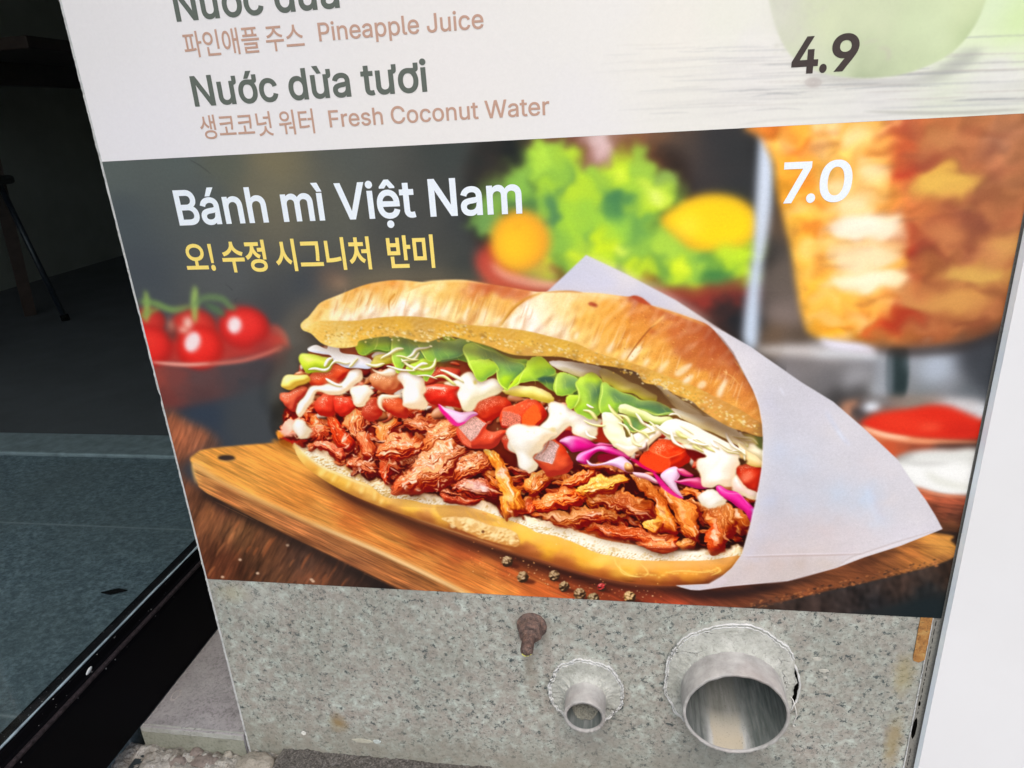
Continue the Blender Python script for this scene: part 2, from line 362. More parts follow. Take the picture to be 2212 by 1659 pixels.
soft(kb,None,6,fld=[(3060,520,(222,130,50)),(3120,560,(244,184,74)),(3180,600,(248,176,60)),(3150,760,(244,170,56)),(3200,880,(246,186,70)),(3230,1000,(246,178,56)),(3260,1150,(248,182,66)),(3300,1300,(246,178,50)),
  (3350,520,(248,190,90)),(3450,560,(244,200,110)),(3400,680,(240,190,100)),(3480,740,(242,196,110)),(3400,850,(244,200,118)),(3540,620,(240,176,80)),(3550,800,(236,160,76)),(3560,1060,(236,168,70)),(3400,1000,(246,200,120)),(3360,1200,(246,190,80)),(3480,1220,(240,176,80)),(3420,1320,(240,170,66)),
  (3620,520,(190,92,66)),(3660,700,(178,90,64)),(3640,860,(196,118,72)),(3680,980,(158,80,60)),(3650,1150,(186,110,70)),(3600,1280,(188,84,52)),(3700,1320,(166,100,66)),(3800,560,(186,122,84)),(3850,680,(172,108,78)),(3900,860,(160,98,74)),(3800,900,(170,104,74)),
  (3950,1000,(186,126,84)),(3850,1200,(180,120,78)),(3800,1300,(170,108,70)),(4000,560,(170,118,88)),(4050,700,(176,120,86)),(4050,900,(178,118,82)),(3980,1200,(170,112,74)),(3930,1320,(140,90,62)),(3500,1370,(200,140,80))],
  grain=(NM,-4,3.0,1.8,.05),seed=4)
def kel(x, y, rx, ry, c, f=9, a=-3, al=1): ell(x, y, rx, ry, c, f, a, al)
for i in range(150):
    r = np.random.default_rng(500+i); x = r.uniform(3110,4060); y = r.uniform(500,1350)
    if x < 3060+(y-480)*.2+40: continue
    lt = x < 3600
    c = ([(255,226,170),(250,200,110),(226,140,50),(250,214,150),(214,110,50)] if lt else [(200,136,88),(150,84,62),(206,146,90),(140,78,60),(190,120,80)])[i%5]
    kel(x, y, r.uniform(22,70), r.uniform(8,20), c, 6, r.uniform(-14,6), .55)
for a in ((3465,908,150,50,(242,226,198)),(3430,905,90,34,(246,234,212)),(3465,1032,122,42,(240,216,170)),(3480,1122,146,38,(242,222,178)),(3470,1120,90,24,(248,234,204)),(3300,503,44,16,(250,214,150)),(3420,545,62,22,(250,214,140)),
          (3490,680,52,26,(246,216,160)),(3340,735,60,24,(246,210,150)),(3400,800,80,34,(246,216,160)),(3260,590,50,14,(250,206,160)),(3225,1010,36,40,(250,206,110)),(3230,1090,30,34,(250,200,100)),(3330,1140,50,18,(250,206,140)),(3395,1248,24,18,(252,200,130)),(3300,1220,60,30,(250,196,90)),
          (3785,735,142,44,(220,176,84)),(3740,745,80,30,(228,184,88)),(3905,1096,134,36,(208,164,88)),(3790,942,76,38,(196,126,82)),(4025,985,76,42,(204,150,90)),(3555,1078,54,20,(234,160,54)),(3780,1210,160,40,(206,150,86)),(3730,560,90,26,(196,136,88)),(3650,1180,70,20,(206,140,86))):
    kel(*a)
for a in ((3600,600,30,70,(200,62,46)),(3612,690,50,36,(206,52,40)),(3590,725,40,14,(214,50,40)),(3630,995,44,34,(190,50,42)),(3650,930,40,16,(188,62,50)),(3640,1110,26,24,(190,70,52)),(3540,1300,60,38,(204,58,38)),(3620,1270,70,36,(160,58,44)),
          (3190,582,26,13,(206,50,38)),(3365,572,22,12,(190,84,60)),(3220,728,18,16,(206,60,40)),(3276,936,20,14,(212,80,50)),(3284,1066,20,16,(206,84,56)),(3450,765,18,12,(204,104,56)),(3610,828,34,12,(200,74,50)),(3275,870,20,18,(252,216,190)),
          (3690,640,64,46,(148,70,58)),(3850,880,84,40,(132,80,66)),(3955,720,28,58,(134,82,68)),(3700,1100,40,24,(128,80,64)),(3965,578,64,28,(138,100,88)),(3740,1010,60,30,(140,76,62)),(3880,980,36,50,(140,84,66)),(3760,1140,80,16,(134,82,64)),(3700,1250,50,30,(140,66,54)),(3810,1060,60,18,(150,92,70))):
    kel(*a[:5], f=12, al=.62)
kb2 = [(x+34 if x < 3300 else x, y-(18 if y > 1300 else 0)) for x, y in kb]
rewarp(kb2,7,2.6,0,5)
for q_ in ((3465,905,120,30),(3470,1030,90,24),(3485,1120,120,24),(3430,548,50,14),(3345,740,50,16),(3300,620,40,10),(3490,700,40,14),(3400,820,60,16)): kel(*q_,(250,236,206),10,-4,.6)
for i in range(44):
    r = np.random.default_rng(640+i); y = r.uniform(520,1330); x = r.uniform(3260,3560) if i % 3 else r.uniform(3620,4040); stroke([(x-60,y+6),(x,y),(x+r.uniform(40,90),y-r.uniform(2,12))],r.uniform(6,14),[(196,104,44),(255,222,160),(150,80,56)][i%3] if x < 3600 else [(140,78,60),(210,150,96),(120,70,58)][i%3],4,.45)
P_ = crom(amap(kb)); R_ = A.region(P_, 20); x0_, y0_, x1_, y1_ = R_
mk_ = blur(cover(P_, x0_, y0_, x1_-x0_, y1_-y0_), 5)[..., None]; sl_ = A.I[y0_:y1_, x0_:x1_]; A.I[y0_:y1_, x0_:x1_] = sl_*(1-mk_)+blur(sl_.copy(), 3.2)*mk_
soft([(3400,1340),(3600,1372),(3800,1356),(3960,1300),(4000,1340),(3800,1396),(3600,1408),(3430,1392)],(112,72,50),9,.55)
soft([(3275,1352),(3330,1358),(3440,1372),(3490,1392),(3500,1408),(3400,1404),(3310,1388)],(226,224,238),6)
soft([(3500,1394),(3700,1392),(3900,1366),(3980,1340),(4000,1370),(3800,1408),(3600,1418)],(44,42,44),8,.9)
soft([(3880,1390),(4000,1340),(4100,1400),(3960,1560),(3870,1500)],(54,58,64),16,.8)

# ---- sauce bowls, back right
soft([(3360,1630),(3400,1600),(3550,1580),(3750,1584),(3920,1604),(3960,1680),(3940,1840),(3560,1850),(3440,1740)],None,8,
     fld=[(3380,1620,(186,130,100)),(3440,1640,(58,54,56)),(3500,1600,(120,118,118)),(3650,1600,(134,124,114)),(3850,1610,(196,194,196)),(3930,1640,(214,220,226)),(3480,1760,(212,110,66)),(3560,1800,(196,84,48)),(3700,1790,(150,66,42)),(3850,1780,(92,52,38)),(3920,1790,(70,46,40)),(3650,1840,(120,60,40))])
ell(3482,1626,34,20,(220,228,238),7); stroke([(3360,1640),(3395,1690),(3440,1725)],30,(226,160,124),5)
soft([(3440,1690),(3490,1660),(3560,1645),(3640,1632),(3720,1618),(3800,1625),(3870,1655),(3935,1690),(3930,1745),(3830,1756),(3700,1752),(3580,1740),(3480,1718)],(212,42,24),6)
ell(3600,1690,110,26,(226,58,34),14,8); ell(3720,1706,46,12,(230,84,56),8); ell(3850,1720,70,26,(190,34,22),14)
stroke([(3440,1700),(3500,1730),(3600,1752),(3720,1764),(3940,1768)],26,(230,150,108),4,.95); stroke([(3450,1708),(3540,1738),(3640,1752)],14,(250,206,176),4,.9)
soft([(3760,1775),(3940,1772),(3930,1800),(3800,1800),(3720,1795)],(66,42,36),7,.9)
soft([(3560,1850),(3620,1812),(3700,1796),(3800,1796),(3920,1806),(3900,1990),(3760,1976),(3650,1945),(3590,1890)],(214,216,212),6)
soft([(3600,1862),(3700,1840),(3850,1850),(3905,1880),(3890,1980),(3760,1968),(3650,1930)],(236,238,236),8)
stroke([(3590,1838),(3680,1852),(3800,1850)],16,(184,184,180),5,.8); stroke([(3700,1880),(3740,1915),(3820,1940),(3890,1946)],22,(206,208,196),7,.9); stroke([(3570,1848),(3590,1832),(3660,1812)],16,(120,116,112),6,.7)
soft([(3655,1950),(3760,1978),(3890,1992),(3880,2130),(3760,2120),(3700,2040)],None,5,fld=[(3680,1965,(190,96,62)),(3800,1990,(170,84,56)),(3880,1995,(150,72,50)),(3750,2030,(110,56,38)),(3860,2050,(72,40,32)),(3780,2110,(110,66,40)),(3860,2120,(60,38,30))],grain=(NG,10,1.2,2,.12))
stroke([(3655,1950),(3760,1976),(3890,1990)],10,(220,130,92),3,.9)
soft([(3750,2125),(3900,2130),(3870,2200),(3790,2160)],(34,24,22),8,.9)

# ---- cutting board
soft([(2930,2440),(3130,2400),(3300,2362),(3480,2322),(3640,2283),(3780,2240),(3826,2195),(3822,2270),(3780,2360),(3600,2410),(3400,2450),(2930,2500)],None,7,
     fld=[(3000,2440,(70,48,38)),(3200,2420,(56,44,40)),(3400,2380,(50,42,40)),(3600,2330,(58,44,38)),(3780,2280,(62,46,38)),(3700,2380,(30,34,36)),(3500,2420,(34,34,36))],grain=(NM,-18,1.2,2.0,.14),seed=9)
bt = [(768,1852),(782,1812),(850,1790),(1100,1768),(1250,1755),(2000,1900),(3000,2100),(3735,2130),(3800,2162),(3828,2200),(3785,2240),(3640,2283),(3480,2322),(3300,2362),(3130,2402),(2960,2430),(2700,2460),(1880,2460),(1860,2370),(1700,2290),(1500,2195),(1200,2075),(900,1935)]
bfld = [(800,1840,(240,170,82)),(850,1820,(226,152,66)),(1100,1800,(226,150,64)),(1000,1900,(230,158,72)),(1150,1870,(222,146,64)),(1200,1980,(212,134,58)),(1300,2050,(222,150,70)),(1400,2050,(200,110,48)),(1550,2140,(214,134,60)),(1700,2180,(196,102,46)),(1700,2240,(224,146,70)),(1850,2200,(180,86,42)),
        (1900,2290,(214,128,58)),(2000,2350,(226,142,66)),(2050,2280,(186,90,42)),(2150,2330,(196,96,44)),(2300,2300,(170,72,36)),(2300,2390,(182,82,40)),(2450,2350,(160,64,34)),(2600,2390,(152,60,34)),(2700,2420,(178,72,42)),(2800,2400,(120,56,36)),(2950,2400,(120,62,38)),(3050,2410,(92,54,38)),
        (3100,2360,(104,58,36)),(3250,2330,(116,64,38)),(3400,2290,(120,68,40)),(3550,2230,(130,78,44)),(3650,2200,(160,98,48)),(3720,2160,(206,136,62)),(3790,2190,(206,144,66)),(3780,2225,(150,96,52)),(3450,2250,(104,58,36)),(1230,1790,(220,140,60))]
soft(bt,None,2.5,fld=bfld,grain=(NG,29,2.2,1.5,.095),seed=3)
for i in range(90):                                             # grain lines
    r = np.random.default_rng(900+i); x = r.uniform(880,2500); y = 1790+(x-800)*.42+r.uniform(-60,150)
    L = r.uniform(80,260); sl = .36+.1*r.random()
    if y > 2450 or y < 1800+(x-820)*.33: continue
    stroke([(x,y),(x+L*.5,y+L*.5*sl+r.uniform(-5,5)),(x+L,y+L*sl)],r.uniform(2,6),[(150,72,34),(176,96,44),(240,180,96),(120,54,28)][i%4],1.2,.42)
for i in range(60):
    r = np.random.default_rng(1300+i); x = r.uniform(2900,3700); y = 2400-(x-2900)*.28+r.uniform(-60,20); L = r.uniform(60,180)
    stroke([(x,y),(x+L,y+L*(.12-.0))],r.uniform(2,6),[(70,38,26),(150,88,52),(60,34,24),(176,104,60)][i%4],1.4,.4)
for i in range(160):
    r = np.random.default_rng(1500+i); x = r.uniform(3000,3760); y = 2430-(x-2960)*.235+r.uniform(-14,16)
    ell(x,y,r.uniform(3,9),r.uniform(2,4),[(190,120,70),(110,70,50),(40,30,28)][i%3],1.2,-15,.6)
ell(3740,2165,70,18,(224,158,76),9,20,.8); ell(3770,2200,50,14,(196,136,66),8,20,.6)
for q_ in ((3465,908,146,46,(240,226,200)),(3440,902,90,28,(248,238,220)),(3465,1030,118,36,(242,218,174)),(3480,1122,142,34,(244,226,186)),(3470,1120,86,20,(250,238,212)),(3785,735,138,40,(222,180,92)),(3905,1096,130,32,(210,168,94)),(4025,985,70,38,(206,154,94)),(3790,942,70,32,(198,132,88)),(3225,1005,32,42,(250,208,120)),(3430,545,60,18,(250,220,160)),(3490,680,46,20,(248,222,170)),(3640,1190,60,14,(206,146,92)),(3800,1215,150,30,(206,152,90))):
    kel(*q_, 9, -3, .82)
rewarp(kb2, 4, 4.0, 1.2, 5)
grade([(3060,500),(4150,460),(4050,1240),(3800,1370),(3300,1340),(3180,1000)],1.15,1.0,(1.0,1,1),.72)
ell(1900,2100,160,16,(120,48,30),12,28,.5); ell(1420,1985,120,20,(150,66,40),14,26,.55); ell(1660,2120,140,14,(150,66,36),10,27,.5)
ell(905,1829,34,11,(44,34,32),3); ell(915,1832,26,9,(70,50,42),3,alpha=.5); stroke([(870,1836),(905,1843),(945,1836)],6,(240,186,110),2,.6)
bs = [(768,1850),(778,1900),(795,1945),(830,1972),(1100,2112),(1400,2258),(1600,2356),(1660,2440),(1900,2440),(1860,2366),(1700,2286),(1500,2192),(1200,2068),(900,1930)]
soft(bs,None,2.2,sm=False,fld=[(785,1890,(224,160,88)),(830,1930,(196,130,70)),(900,1970,(170,104,58)),(1000,2010,(190,124,70)),(1000,2050,(150,92,52)),(1200,2110,(180,112,64)),(1200,2160,(140,84,50)),(1400,2190,(178,112,64)),(1400,2240,(130,78,48)),(1600,2290,(190,116,62)),(1600,2350,(136,82,48)),(1750,2350,(196,120,62)),(1750,2420,(150,90,52)),(1850,2400,(216,150,84))],
     grain=(NG,28,2.0,.8,.14),seed=8)
for i in range(80):
    r = np.random.default_rng(2000+i); x = r.uniform(840,1750); y = 1960+(x-840)*.475+r.uniform(-28,40); L = r.uniform(60,220)
    stroke([(x,y),(x+L,y+L*.47)],r.uniform(2,4.5),[(96,54,32),(120,72,42),(210,146,88),(84,46,28)][i%4],1.0,.45)
stroke([(775,1850),(900,1932),(1200,2068),(1500,2194),(1700,2288),(1870,2372),(1960,2420)],26,(240,186,112),5,.85,taper=False)
stroke([(1250,2092),(1500,2198),(1700,2292),(1870,2376)],14,(252,222,170),4,.8)
stroke([(776,1845),(772,1870),(785,1935)],14,(246,196,120),4,.8)

# ---- wrapping paper behind the bread
soft([(2150,1200),(2343,1018),(2500,1093),(2700,1198),(2850,1296),(3000,1388),(3200,1528),(3330,1612),(3330,1800),(2900,1700),(2400,1400)],None,1.6,sm=False,
     fld=[(2343,1030,(208,208,222)),(2250,1130,(206,206,224)),(2400,1140,(210,210,228)),(2500,1110,(220,216,224)),(2600,1190,(204,204,222)),(2800,1290,(214,208,214)),(2900,1400,(206,202,214)),(2960,1450,(198,196,210))])
stroke([(2350,1022),(2500,1100),(2700,1204),(2850,1302)],26,(226,220,222),8,.6)

# ---- shadow of the sandwich on the board
stroke([(1230,1890),(1330,1950),(1500,2045),(1700,2120),(1900,2185),(2150,2265),(2450,2338),(2750,2370),(2960,2370),(3150,2330)],64,(52,20,16),15,.85)
stroke([(1260,1885),(1400,1985),(1600,2065),(1850,2150),(2100,2235),(2400,2320),(2700,2350),(2850,2350)],36,(30,14,14),7,.8)
stroke([(2640,2345),(2800,2372),(2960,2366),(3100,2340),(3300,2300)],40,(20,16,20),10,.85)
stroke([(3340,2285),(3500,2230),(3640,2170)],24,(60,34,24),8,.6)

# ---- lower bread
cr = [(1178,1768),(1250,1768),(1400,1800),(1700,1960),(2100,2040),(2400,2150),(2700,2190),(2970,2180),(2960,2240),(2840,2300),(2600,2290),(2300,2220),(2000,2120),(1700,2050),(1450,1960),(1280,1880),(1200,1820)]
blob(cr,(250,238,210),1.2,.5,.5,tex=(NC,1.0,1.0,0,.7),spec=.05,shadow=0,light=(255,253,246),dark=(196,150,84),rough=3)
for i in range(420):
    r = np.random.default_rng(3000+i); t = r.random(); x = 1190+t*1760
    y = np.interp(x,[1190,1330,1450,1560,1780,2050,2250,2400,2550,2950],[1785,1862,1925,1965,2010,2085,2150,2200,2225,2215])+r.normal(0,16)
    ell(x,y,r.uniform(3,9),r.uniform(2,6),[(255,254,250),(226,192,130),(255,248,232),(206,166,104),(255,250,240)][i%5],1.1,25,.6)
cb = [(1180,1770),(1215,1808),(1280,1858),(1350,1888),(1420,1918),(1480,1940),(1540,1984),(1640,1998),(1700,2012),(1765,2016),(1860,2022),(1950,2046),(2025,2074),(2095,2100),(2150,2130),(2225,2142),(2310,2172),(2380,2206),(2455,2222),(2550,2236),(2650,2241),(2750,2241),(2850,2236),(2962,2222),
      (2930,2290),(2830,2334),(2700,2340),(2550,2333),(2400,2306),(2250,2264),(2100,2218),(2000,2192),(1850,2138),(1700,2083),(1560,2037),(1420,1982),(1300,1920),(1220,1862),(1184,1812)]
cbf = [(1190,1790,(255,226,150)),(1200,1830,(244,196,96)),(1280,1890,(248,206,100)),(1260,1880,(226,158,60)),(1350,1920,(240,186,70)),(1450,1960,(246,200,104)),(1430,1980,(220,156,70)),(1550,2010,(240,186,80)),(1560,2034,(206,140,76)),(1650,2030,(246,190,70)),(1700,2075,(196,126,66)),(1760,2050,(246,192,72)),(1880,2060,(222,168,84)),(1850,2130,(190,110,58)),
       (2000,2100,(244,190,70)),(1980,2180,(196,112,58)),(2100,2130,(250,196,66)),(2100,2210,(190,108,56)),(2200,2180,(244,180,50)),(2250,2255,(196,112,52)),(2330,2210,(246,182,52)),(2400,2240,(250,196,70)),(2400,2300,(206,120,50)),(2520,2270,(240,184,66)),(2550,2325,(190,104,48)),(2650,2270,(234,160,54)),(2750,2280,(226,148,50)),(2700,2335,(176,92,44)),(2850,2270,(224,150,56)),(2850,2320,(170,92,48)),(2930,2250,(206,134,54))]
cbf = [(x, y, (min(255, c_[0]*1.02), c_[1]*.96, c_[2]*.92)) for x, y, c_ in cbf]
blob(cb,None,1.0,.45,.24,tex=(NM,2.6,1.8,28,.35),spec=.10,gloss=10,shadow=0,fld=cbf,rough=2.0)
stroke([(1185,1772),(1216,1810),(1282,1862),(1352,1893),(1425,1924),(1485,1946)],12,(255,238,190),2.5,.7)
for x, y, x2, y2 in ((1300,1875,1275,1900),(1345,1895,1325,1925),(1400,1920,1385,1950),(1450,1940,1440,1975),(1500,1960,1495,2000),(1530,1990,1520,2015)):
    stroke([(x,y),(x2,y2)],12,(255,226,140),3,.6); stroke([(x+14,y+6),(x2+16,y2+6)],7,(206,140,50),2.5,.6)
soft([(1742,2022),(1790,2020),(1850,2030),(1925,2050),(1990,2078),(1960,2084),(1880,2070),(1800,2074),(1760,2062)],(196,136,70),3,.7)
lump = [(1765,2072),(1810,2066),(1880,2070),(1960,2098),(2050,2120),(2075,2150),(2064,2184),(1980,2166),(1900,2142),(1820,2102)]
blob(lump,(240,198,130),1.6,.4,.4,tex=(NM,.8,.8,0,1.2),spec=.05,shadow=.2,rough=2,dark=(200,130,66))
for i in range(16):
    r = np.random.default_rng(3500+i); t = r.random(); ell(1800+t*250,2080+t*75+r.normal(0,10),r.uniform(7,14),r.uniform(8,14),[(255,228,170),(222,160,90)][i%2],2.2,0,.7)
ell(1931,2124,6,6,(90,50,30),1.3)
for x in (1860,1900,1940,1976): stroke([(x,2030+(x-1860)*.3),(x+14,2052+(x-1860)*.3),(x+34,2072+(x-1860)*.33)],9,(226,160,60),2.5,.6)
for p in ([(2455,2228),(2470,2262),(2520,2298),(2575,2304)],[(2475,2250),(2490,2290),(2560,2306)],[(2575,2304),(2590,2285),(2560,2250)],[(2650,2290),(2720,2280),(2820,2285),(2880,2265)],[(2840,2300),(2880,2280),(2860,2262)],[(2440,2200),(2430,2222)]):
    stroke(p,6,(252,216,116),1.4,.75)
for i in range(26):
    r = np.random.default_rng(3600+i); x = 2500+i*15; ell(x,2292+r.normal(0,5)-(max(0,x-2750))*.08,r.uniform(4,10),r.uniform(2,4),(246,200,96),1.5,0,.6)
stroke([(1560,2042),(1850,2144),(2100,2222),(2400,2310),(2560,2338),(2720,2340)],16,(150,78,46),4,.6); stroke([(1640,2065),(1850,2135),(2050,2200)],6,(214,170,120),2,.5)
# ---- fillings: a dark bed first, then meat, tomato, sauce, cabbage and lettuce
bed = [(1130,1700),(1160,1560),(1215,1440),(1300,1380),(1600,1330),(2000,1370),(2300,1420),(2600,1520),(2900,1680),(3055,1740),(3055,1900),(2990,2180),(2940,2190),(2750,2200),(2600,2190),(2400,2130),(2250,2090),(2100,2060),(1900,2000),(1750,1985),(1560,1935),(1430,1860),(1330,1800),(1190,1765)]
soft(bed,None,3,fld=[(1200,1700,(120,48,34)),(1400,1750,(110,40,30)),(1500,1500,(150,70,50)),(1700,1700,(96,38,28)),(1900,1500,(120,50,36)),(1900,1980,(70,32,24)),(2100,1950,(64,28,22)),(2100,1700,(120,50,36)),(2400,1900,(70,28,22)),(2400,2060,(56,26,20)),(2600,1850,(84,26,26)),(2700,2000,(60,28,20)),(2900,2150,(44,24,18)),(2950,1900,(80,40,28)),(2500,1600,(110,90,50)),(2800,1680,(140,110,60)),(2000,1400,(120,104,56)),(1700,1380,(170,150,70))])
def inside(x, y, poly):
    p = np.asarray(poly); q = np.roll(p, -1, 0); k = ((p[:,1] > y) != (q[:,1] > y)) & (x < (q[:,0]-p[:,0])*(y-p[:,1])/(q[:,1]-p[:,1]+1e-9)+p[:,0]); return k.sum() % 2 == 1
T1 = lambda *p: Z(1100,1000,p); T2 = lambda *p: Z(2100,1000,p); T3 = lambda *p: Z(1100,1700,p); T4 = lambda *p: Z(2100,1700,p)
MT = (NM,1.5,0.9,0,1.5)
def axis(p):
    q = amap(p); q = q-q.mean(0); w, v = np.linalg.eigh(q.T @ q); return math.degrees(math.atan2(v[1, 1], v[0, 1]))
def meat(p, c, ang=20, sd=0, spec=.55, spk=.5, **k):
    c = (min(250,c[0]*1.14+14), min(240,c[1]*1.14+6), min(230,c[2]*1.04+2)); ang = axis(p)
    kw = dict(rnd=.40, amp=.55, tex=(NG,1.5,1.25,ang,1.0), spec=spec*.9, gloss=11, spk=spk*.35, shadow=.5, rough=2.6, seed=sd, dark=(c[0]*.46,c[1]*.24,c[2]*.18), light=(min(255,c[0]*.6+116),min(255,c[1]*.62+108),min(255,c[2]*.6+92)), streak=(NG,2.6,1.5,ang,.42,(c[0]*.62,c[1]*.38,c[2]*.30)))
    kw.update(k); blob(p, c, .9, **kw)
    P = amap(p); m0 = P.mean(0); r = np.random.default_rng(sd+77)                      # wet highlights along the strip
    L = np.ptp((P-m0) @ np.array([math.cos(math.radians(ang)), math.sin(math.radians(ang))])); Wd = np.ptp((P-m0) @ np.array([-math.sin(math.radians(ang)), math.cos(math.radians(ang))]))
    e = np.array([math.cos(math.radians(ang)), math.sin(math.radians(ang))]); n = np.array([-e[1], e[0]]);  n = n if n[1] < 0 else -n
    for q in range(int(3+spk*7)):
        o = m0+e*L*r.uniform(-.34,.34)+n*Wd*r.uniform(-.12,.24); l = L*r.uniform(.04,.15); t = np.linspace(0,2*math.pi,9,endpoint=False); rr = r.uniform(.5,1.3,9)
        Q = o+np.outer(np.cos(t)*rr*l, e)+np.outer(np.sin(t)*rr*max(1.0, Wd*.055), n)
        R, m, _ = mask(Q, .9, mapped=True)
        if R is not None: A.comp(R, m*r.uniform(.3,.75), C3([(255,236,226),(250,206,170),(244,178,130)][q % 3]))
# left heap, loose small pieces
def inside_heap(x, y):
    top = np.interp(x,[1130,1250,1400,1700,2000],[1640,1600,1580,1560,1600]); bot = np.interp(x,[1130,1250,1330,1430,1560,1700,1800],[1745,1772,1830,1880,1945,1960,1960])
    return top < y < bot
for i in range(360):
    r = np.random.default_rng(4000+i); x = r.uniform(1140,1850); y = r.uniform(1580,1960)
    if not inside_heap(x, y): continue
    n = 7; L = r.uniform(16,44); w = L*r.uniform(.35,.6); an = r.uniform(-70,70)*math.pi/180
    t = np.linspace(0,2*math.pi,n,endpoint=False); rr = r.uniform(.75,1.2,n); px = L*np.cos(t)*rr; py = w*np.sin(t)*rr
    c = [(176,78,54),(150,56,38),(196,108,78),(130,46,34),(206,124,90),(166,62,40)][i%6]
    meat(np.c_[x+px*math.cos(an)-py*math.sin(an), y+px*math.sin(an)+py*math.cos(an)], c, an*57, i, spec=.6, spk=.6, rough=1.4)
blob(T1((35,1470),(60,1400),(110,1350),(180,1330),(240,1350),(280,1420),(265,1500),(180,1530),(90,1530),(40,1510)),(222,158,146),1.6,spec=.2,rough=1,seed=2,light=(250,214,206))
stroke(T1((40,1490),(100,1525),(190,1530),(270,1520)),14,(168,46,42),2,.9); ell(1122,1742,10,16,(224,150,60),3)
meat(T1((540,1340),(640,1260),(710,1340),(700,1450),(640,1510),(590,1420)),(204,124,98),60,11,spk=.9)
meat(T1((400,1330),(500,1330),(560,1450),(640,1560),(560,1600),(460,1500)),(182,66,44),50,12)
meat(T1((270,1450),(360,1400),(420,1460),(400,1560),(300,1540)),(158,66,50),10,13)
meat(T1((650,1480),(720,1430),(800,1560),(820,1650),(700,1660)),(186,96,74),60,14,spk=.8)
meat(T1((830,1400),(930,1330),(990,1400),(960,1500),(860,1570)),(196,108,62),-60,15,spk=.7)
meat(T3((300,160),(420,130),(560,200),(570,265),(420,230)),(178,84,76),15,16,spk=.9)
meat(T3((620,300),(760,280),(840,350),(780,400),(680,380)),(150,78,62),15,17)
meat(T3((850,300),(940,230),(1040,270),(960,380),(900,470),(860,430)),(168,62,42),-50,18)
meat(T3((1000,270),(1180,230),(1200,300),(1080,340)),(120,56,44),0,181)
meat(T3((820,215),(900,100),(1050,60),(1160,100),(1210,200),(1080,250),(900,290)),(188,94,64),-25,19,spk=1.0,spec=.8)
meat(T1((1020,1380),(1160,1330),(1330,1370),(1350,1440),(1200,1475),(1080,1440)),(166,84,60),5,20,spk=.7)
meat(T3((1180,130),(1250,0),(1400,-50),(1480,0),(1500,90),(1400,190),(1200,200)),(196,118,84),-40,21,spk=1.0,spec=.8)
for i in range(150):
    r = np.random.default_rng(4300+i); x = r.uniform(1800,2990); y = np.interp(x,[1800,2100,2500,2990],[1880,1960,2030,2050])+r.uniform(-95,95)
    if not inside(x, y, bed): continue
    L = r.uniform(26,70); w = r.uniform(9,17); an = math.radians(r.uniform(-15,65)); t = np.linspace(0,2*math.pi,9,endpoint=False); rr = r.uniform(.8,1.2,9); px = L*np.cos(t)*rr; py = w*np.sin(t)*rr
    meat(np.c_[x+px*math.cos(an)-py*math.sin(an), y+px*math.sin(an)+py*math.cos(an)], [(150,62,34),(176,90,48),(124,44,26),(190,110,60)][i%4], 0, i, spec=.4, spk=.2)
meat(T3((915,545),(960,470),(1000,395),(1100,320),(1170,230),(1290,150),(1400,110),(1490,150),(1500,240),(1440,350),(1450,430),(1330,510),(1150,548),(980,560)),(192,112,74),-35,22,spk=.9,spec=.75,
     fld=[(1570,1960,(206,80,46)),(1600,1910,(206,84,54)),(1640,1940,(212,100,66)),(1700,1920,(198,118,78)),(1760,1860,(196,124,92)),(1790,1930,(178,124,84)),(1800,1800,(200,126,92)),(1700,1840,(190,110,80)),(1650,1880,(200,96,66))])
stroke(T3((925,545),(985,410),(1060,345)),7,(110,36,24),2,.6); ell(1600,1893,9,6,(86,24,18),2.5); ell(1648,1872,14,5,(100,30,20),2.5,-20)
for i in range(60):
    r = np.random.default_rng(4500+i); t = r.random(); ell(1660+t*170+r.normal(0,8),1868-t*105+r.normal(0,17),r.uniform(2,6),r.uniform(1.5,3.5),(250,234,230),.8,-35,.85)
meat(T3((1420,375),(1480,280),(1600,225),(1690,250),(1735,330),(1640,390),(1530,435),(1440,412)),(174,94,66),-25,23,spk=1.0,spec=.9)
meat(T3((1440,450),(1560,425),(1700,460),(1790,555),(1815,640),(1720,622),(1580,582),(1480,525)),(124,44,36),28,24,spk=1.0,spec=1.0)
ell(1898,1942,40,17,(214,196,206),5,30,.7); ell(1935,1962,20,8,(240,230,240),3,30,.8)
meat(T3((1330,520),(1420,525),(1600,580),(1645,612),(1500,634),(1380,622),(1345,592)),(150,50,36),10,25)
meat(T3((1330,520),(1400,512),(1560,570),(1430,560)),(120,52,40),10,26)
meat(T4((0,590),(60,600),(110,660),(0,705),(-100,700)),(150,48,28),10,27)
meat(T3((1900,720),(2000,620),(2090,640),(2070,690),(1960,725)),(190,64,34),-20,28)
meat(T3((1655,205),(1780,215),(1860,300),(1905,420),(1965,560),(1995,655),(1900,722),(1850,762),(1820,700),(1800,560),(1765,460),(1745,330)),(220,138,66),62,29,spk=1.0,spec=.7)
ell(2012,1888,22,28,(226,206,204),5,60,.75); ell(2030,1995,14,22,(240,214,180),5,60,.6)
meat(T4((470,810),(640,780),(800,800),(1000,830),(1200,890),(1235,980),(1120,1022),(1000,992),(860,935),(700,905),(560,860)),(166,70,38),15,30,spk=.8)
meat(T4((880,930),(1060,930),(1205,895),(1235,960),(1200,1000),(1090,1018),(980,990)),(206,92,48),-10,31,spk=.6)
meat(T4((1240,940),(1350,895),(1385,930),(1290,992),(1240,985)),(186,118,68),-20,32)
meat(T4((130,700),(300,680),(520,640),(640,670),(850,715),(640,765),(480,802),(330,812),(240,800),(160,752)),(188,112,62),5,33,spk=.7,
     fld=[(2180,2060,(170,100,60)),(2280,2070,(190,120,70)),(2370,2080,(170,56,34)),(2380,2040,(206,134,72)),(2460,2060,(176,112,66)),(2250,2095,(206,136,74))])
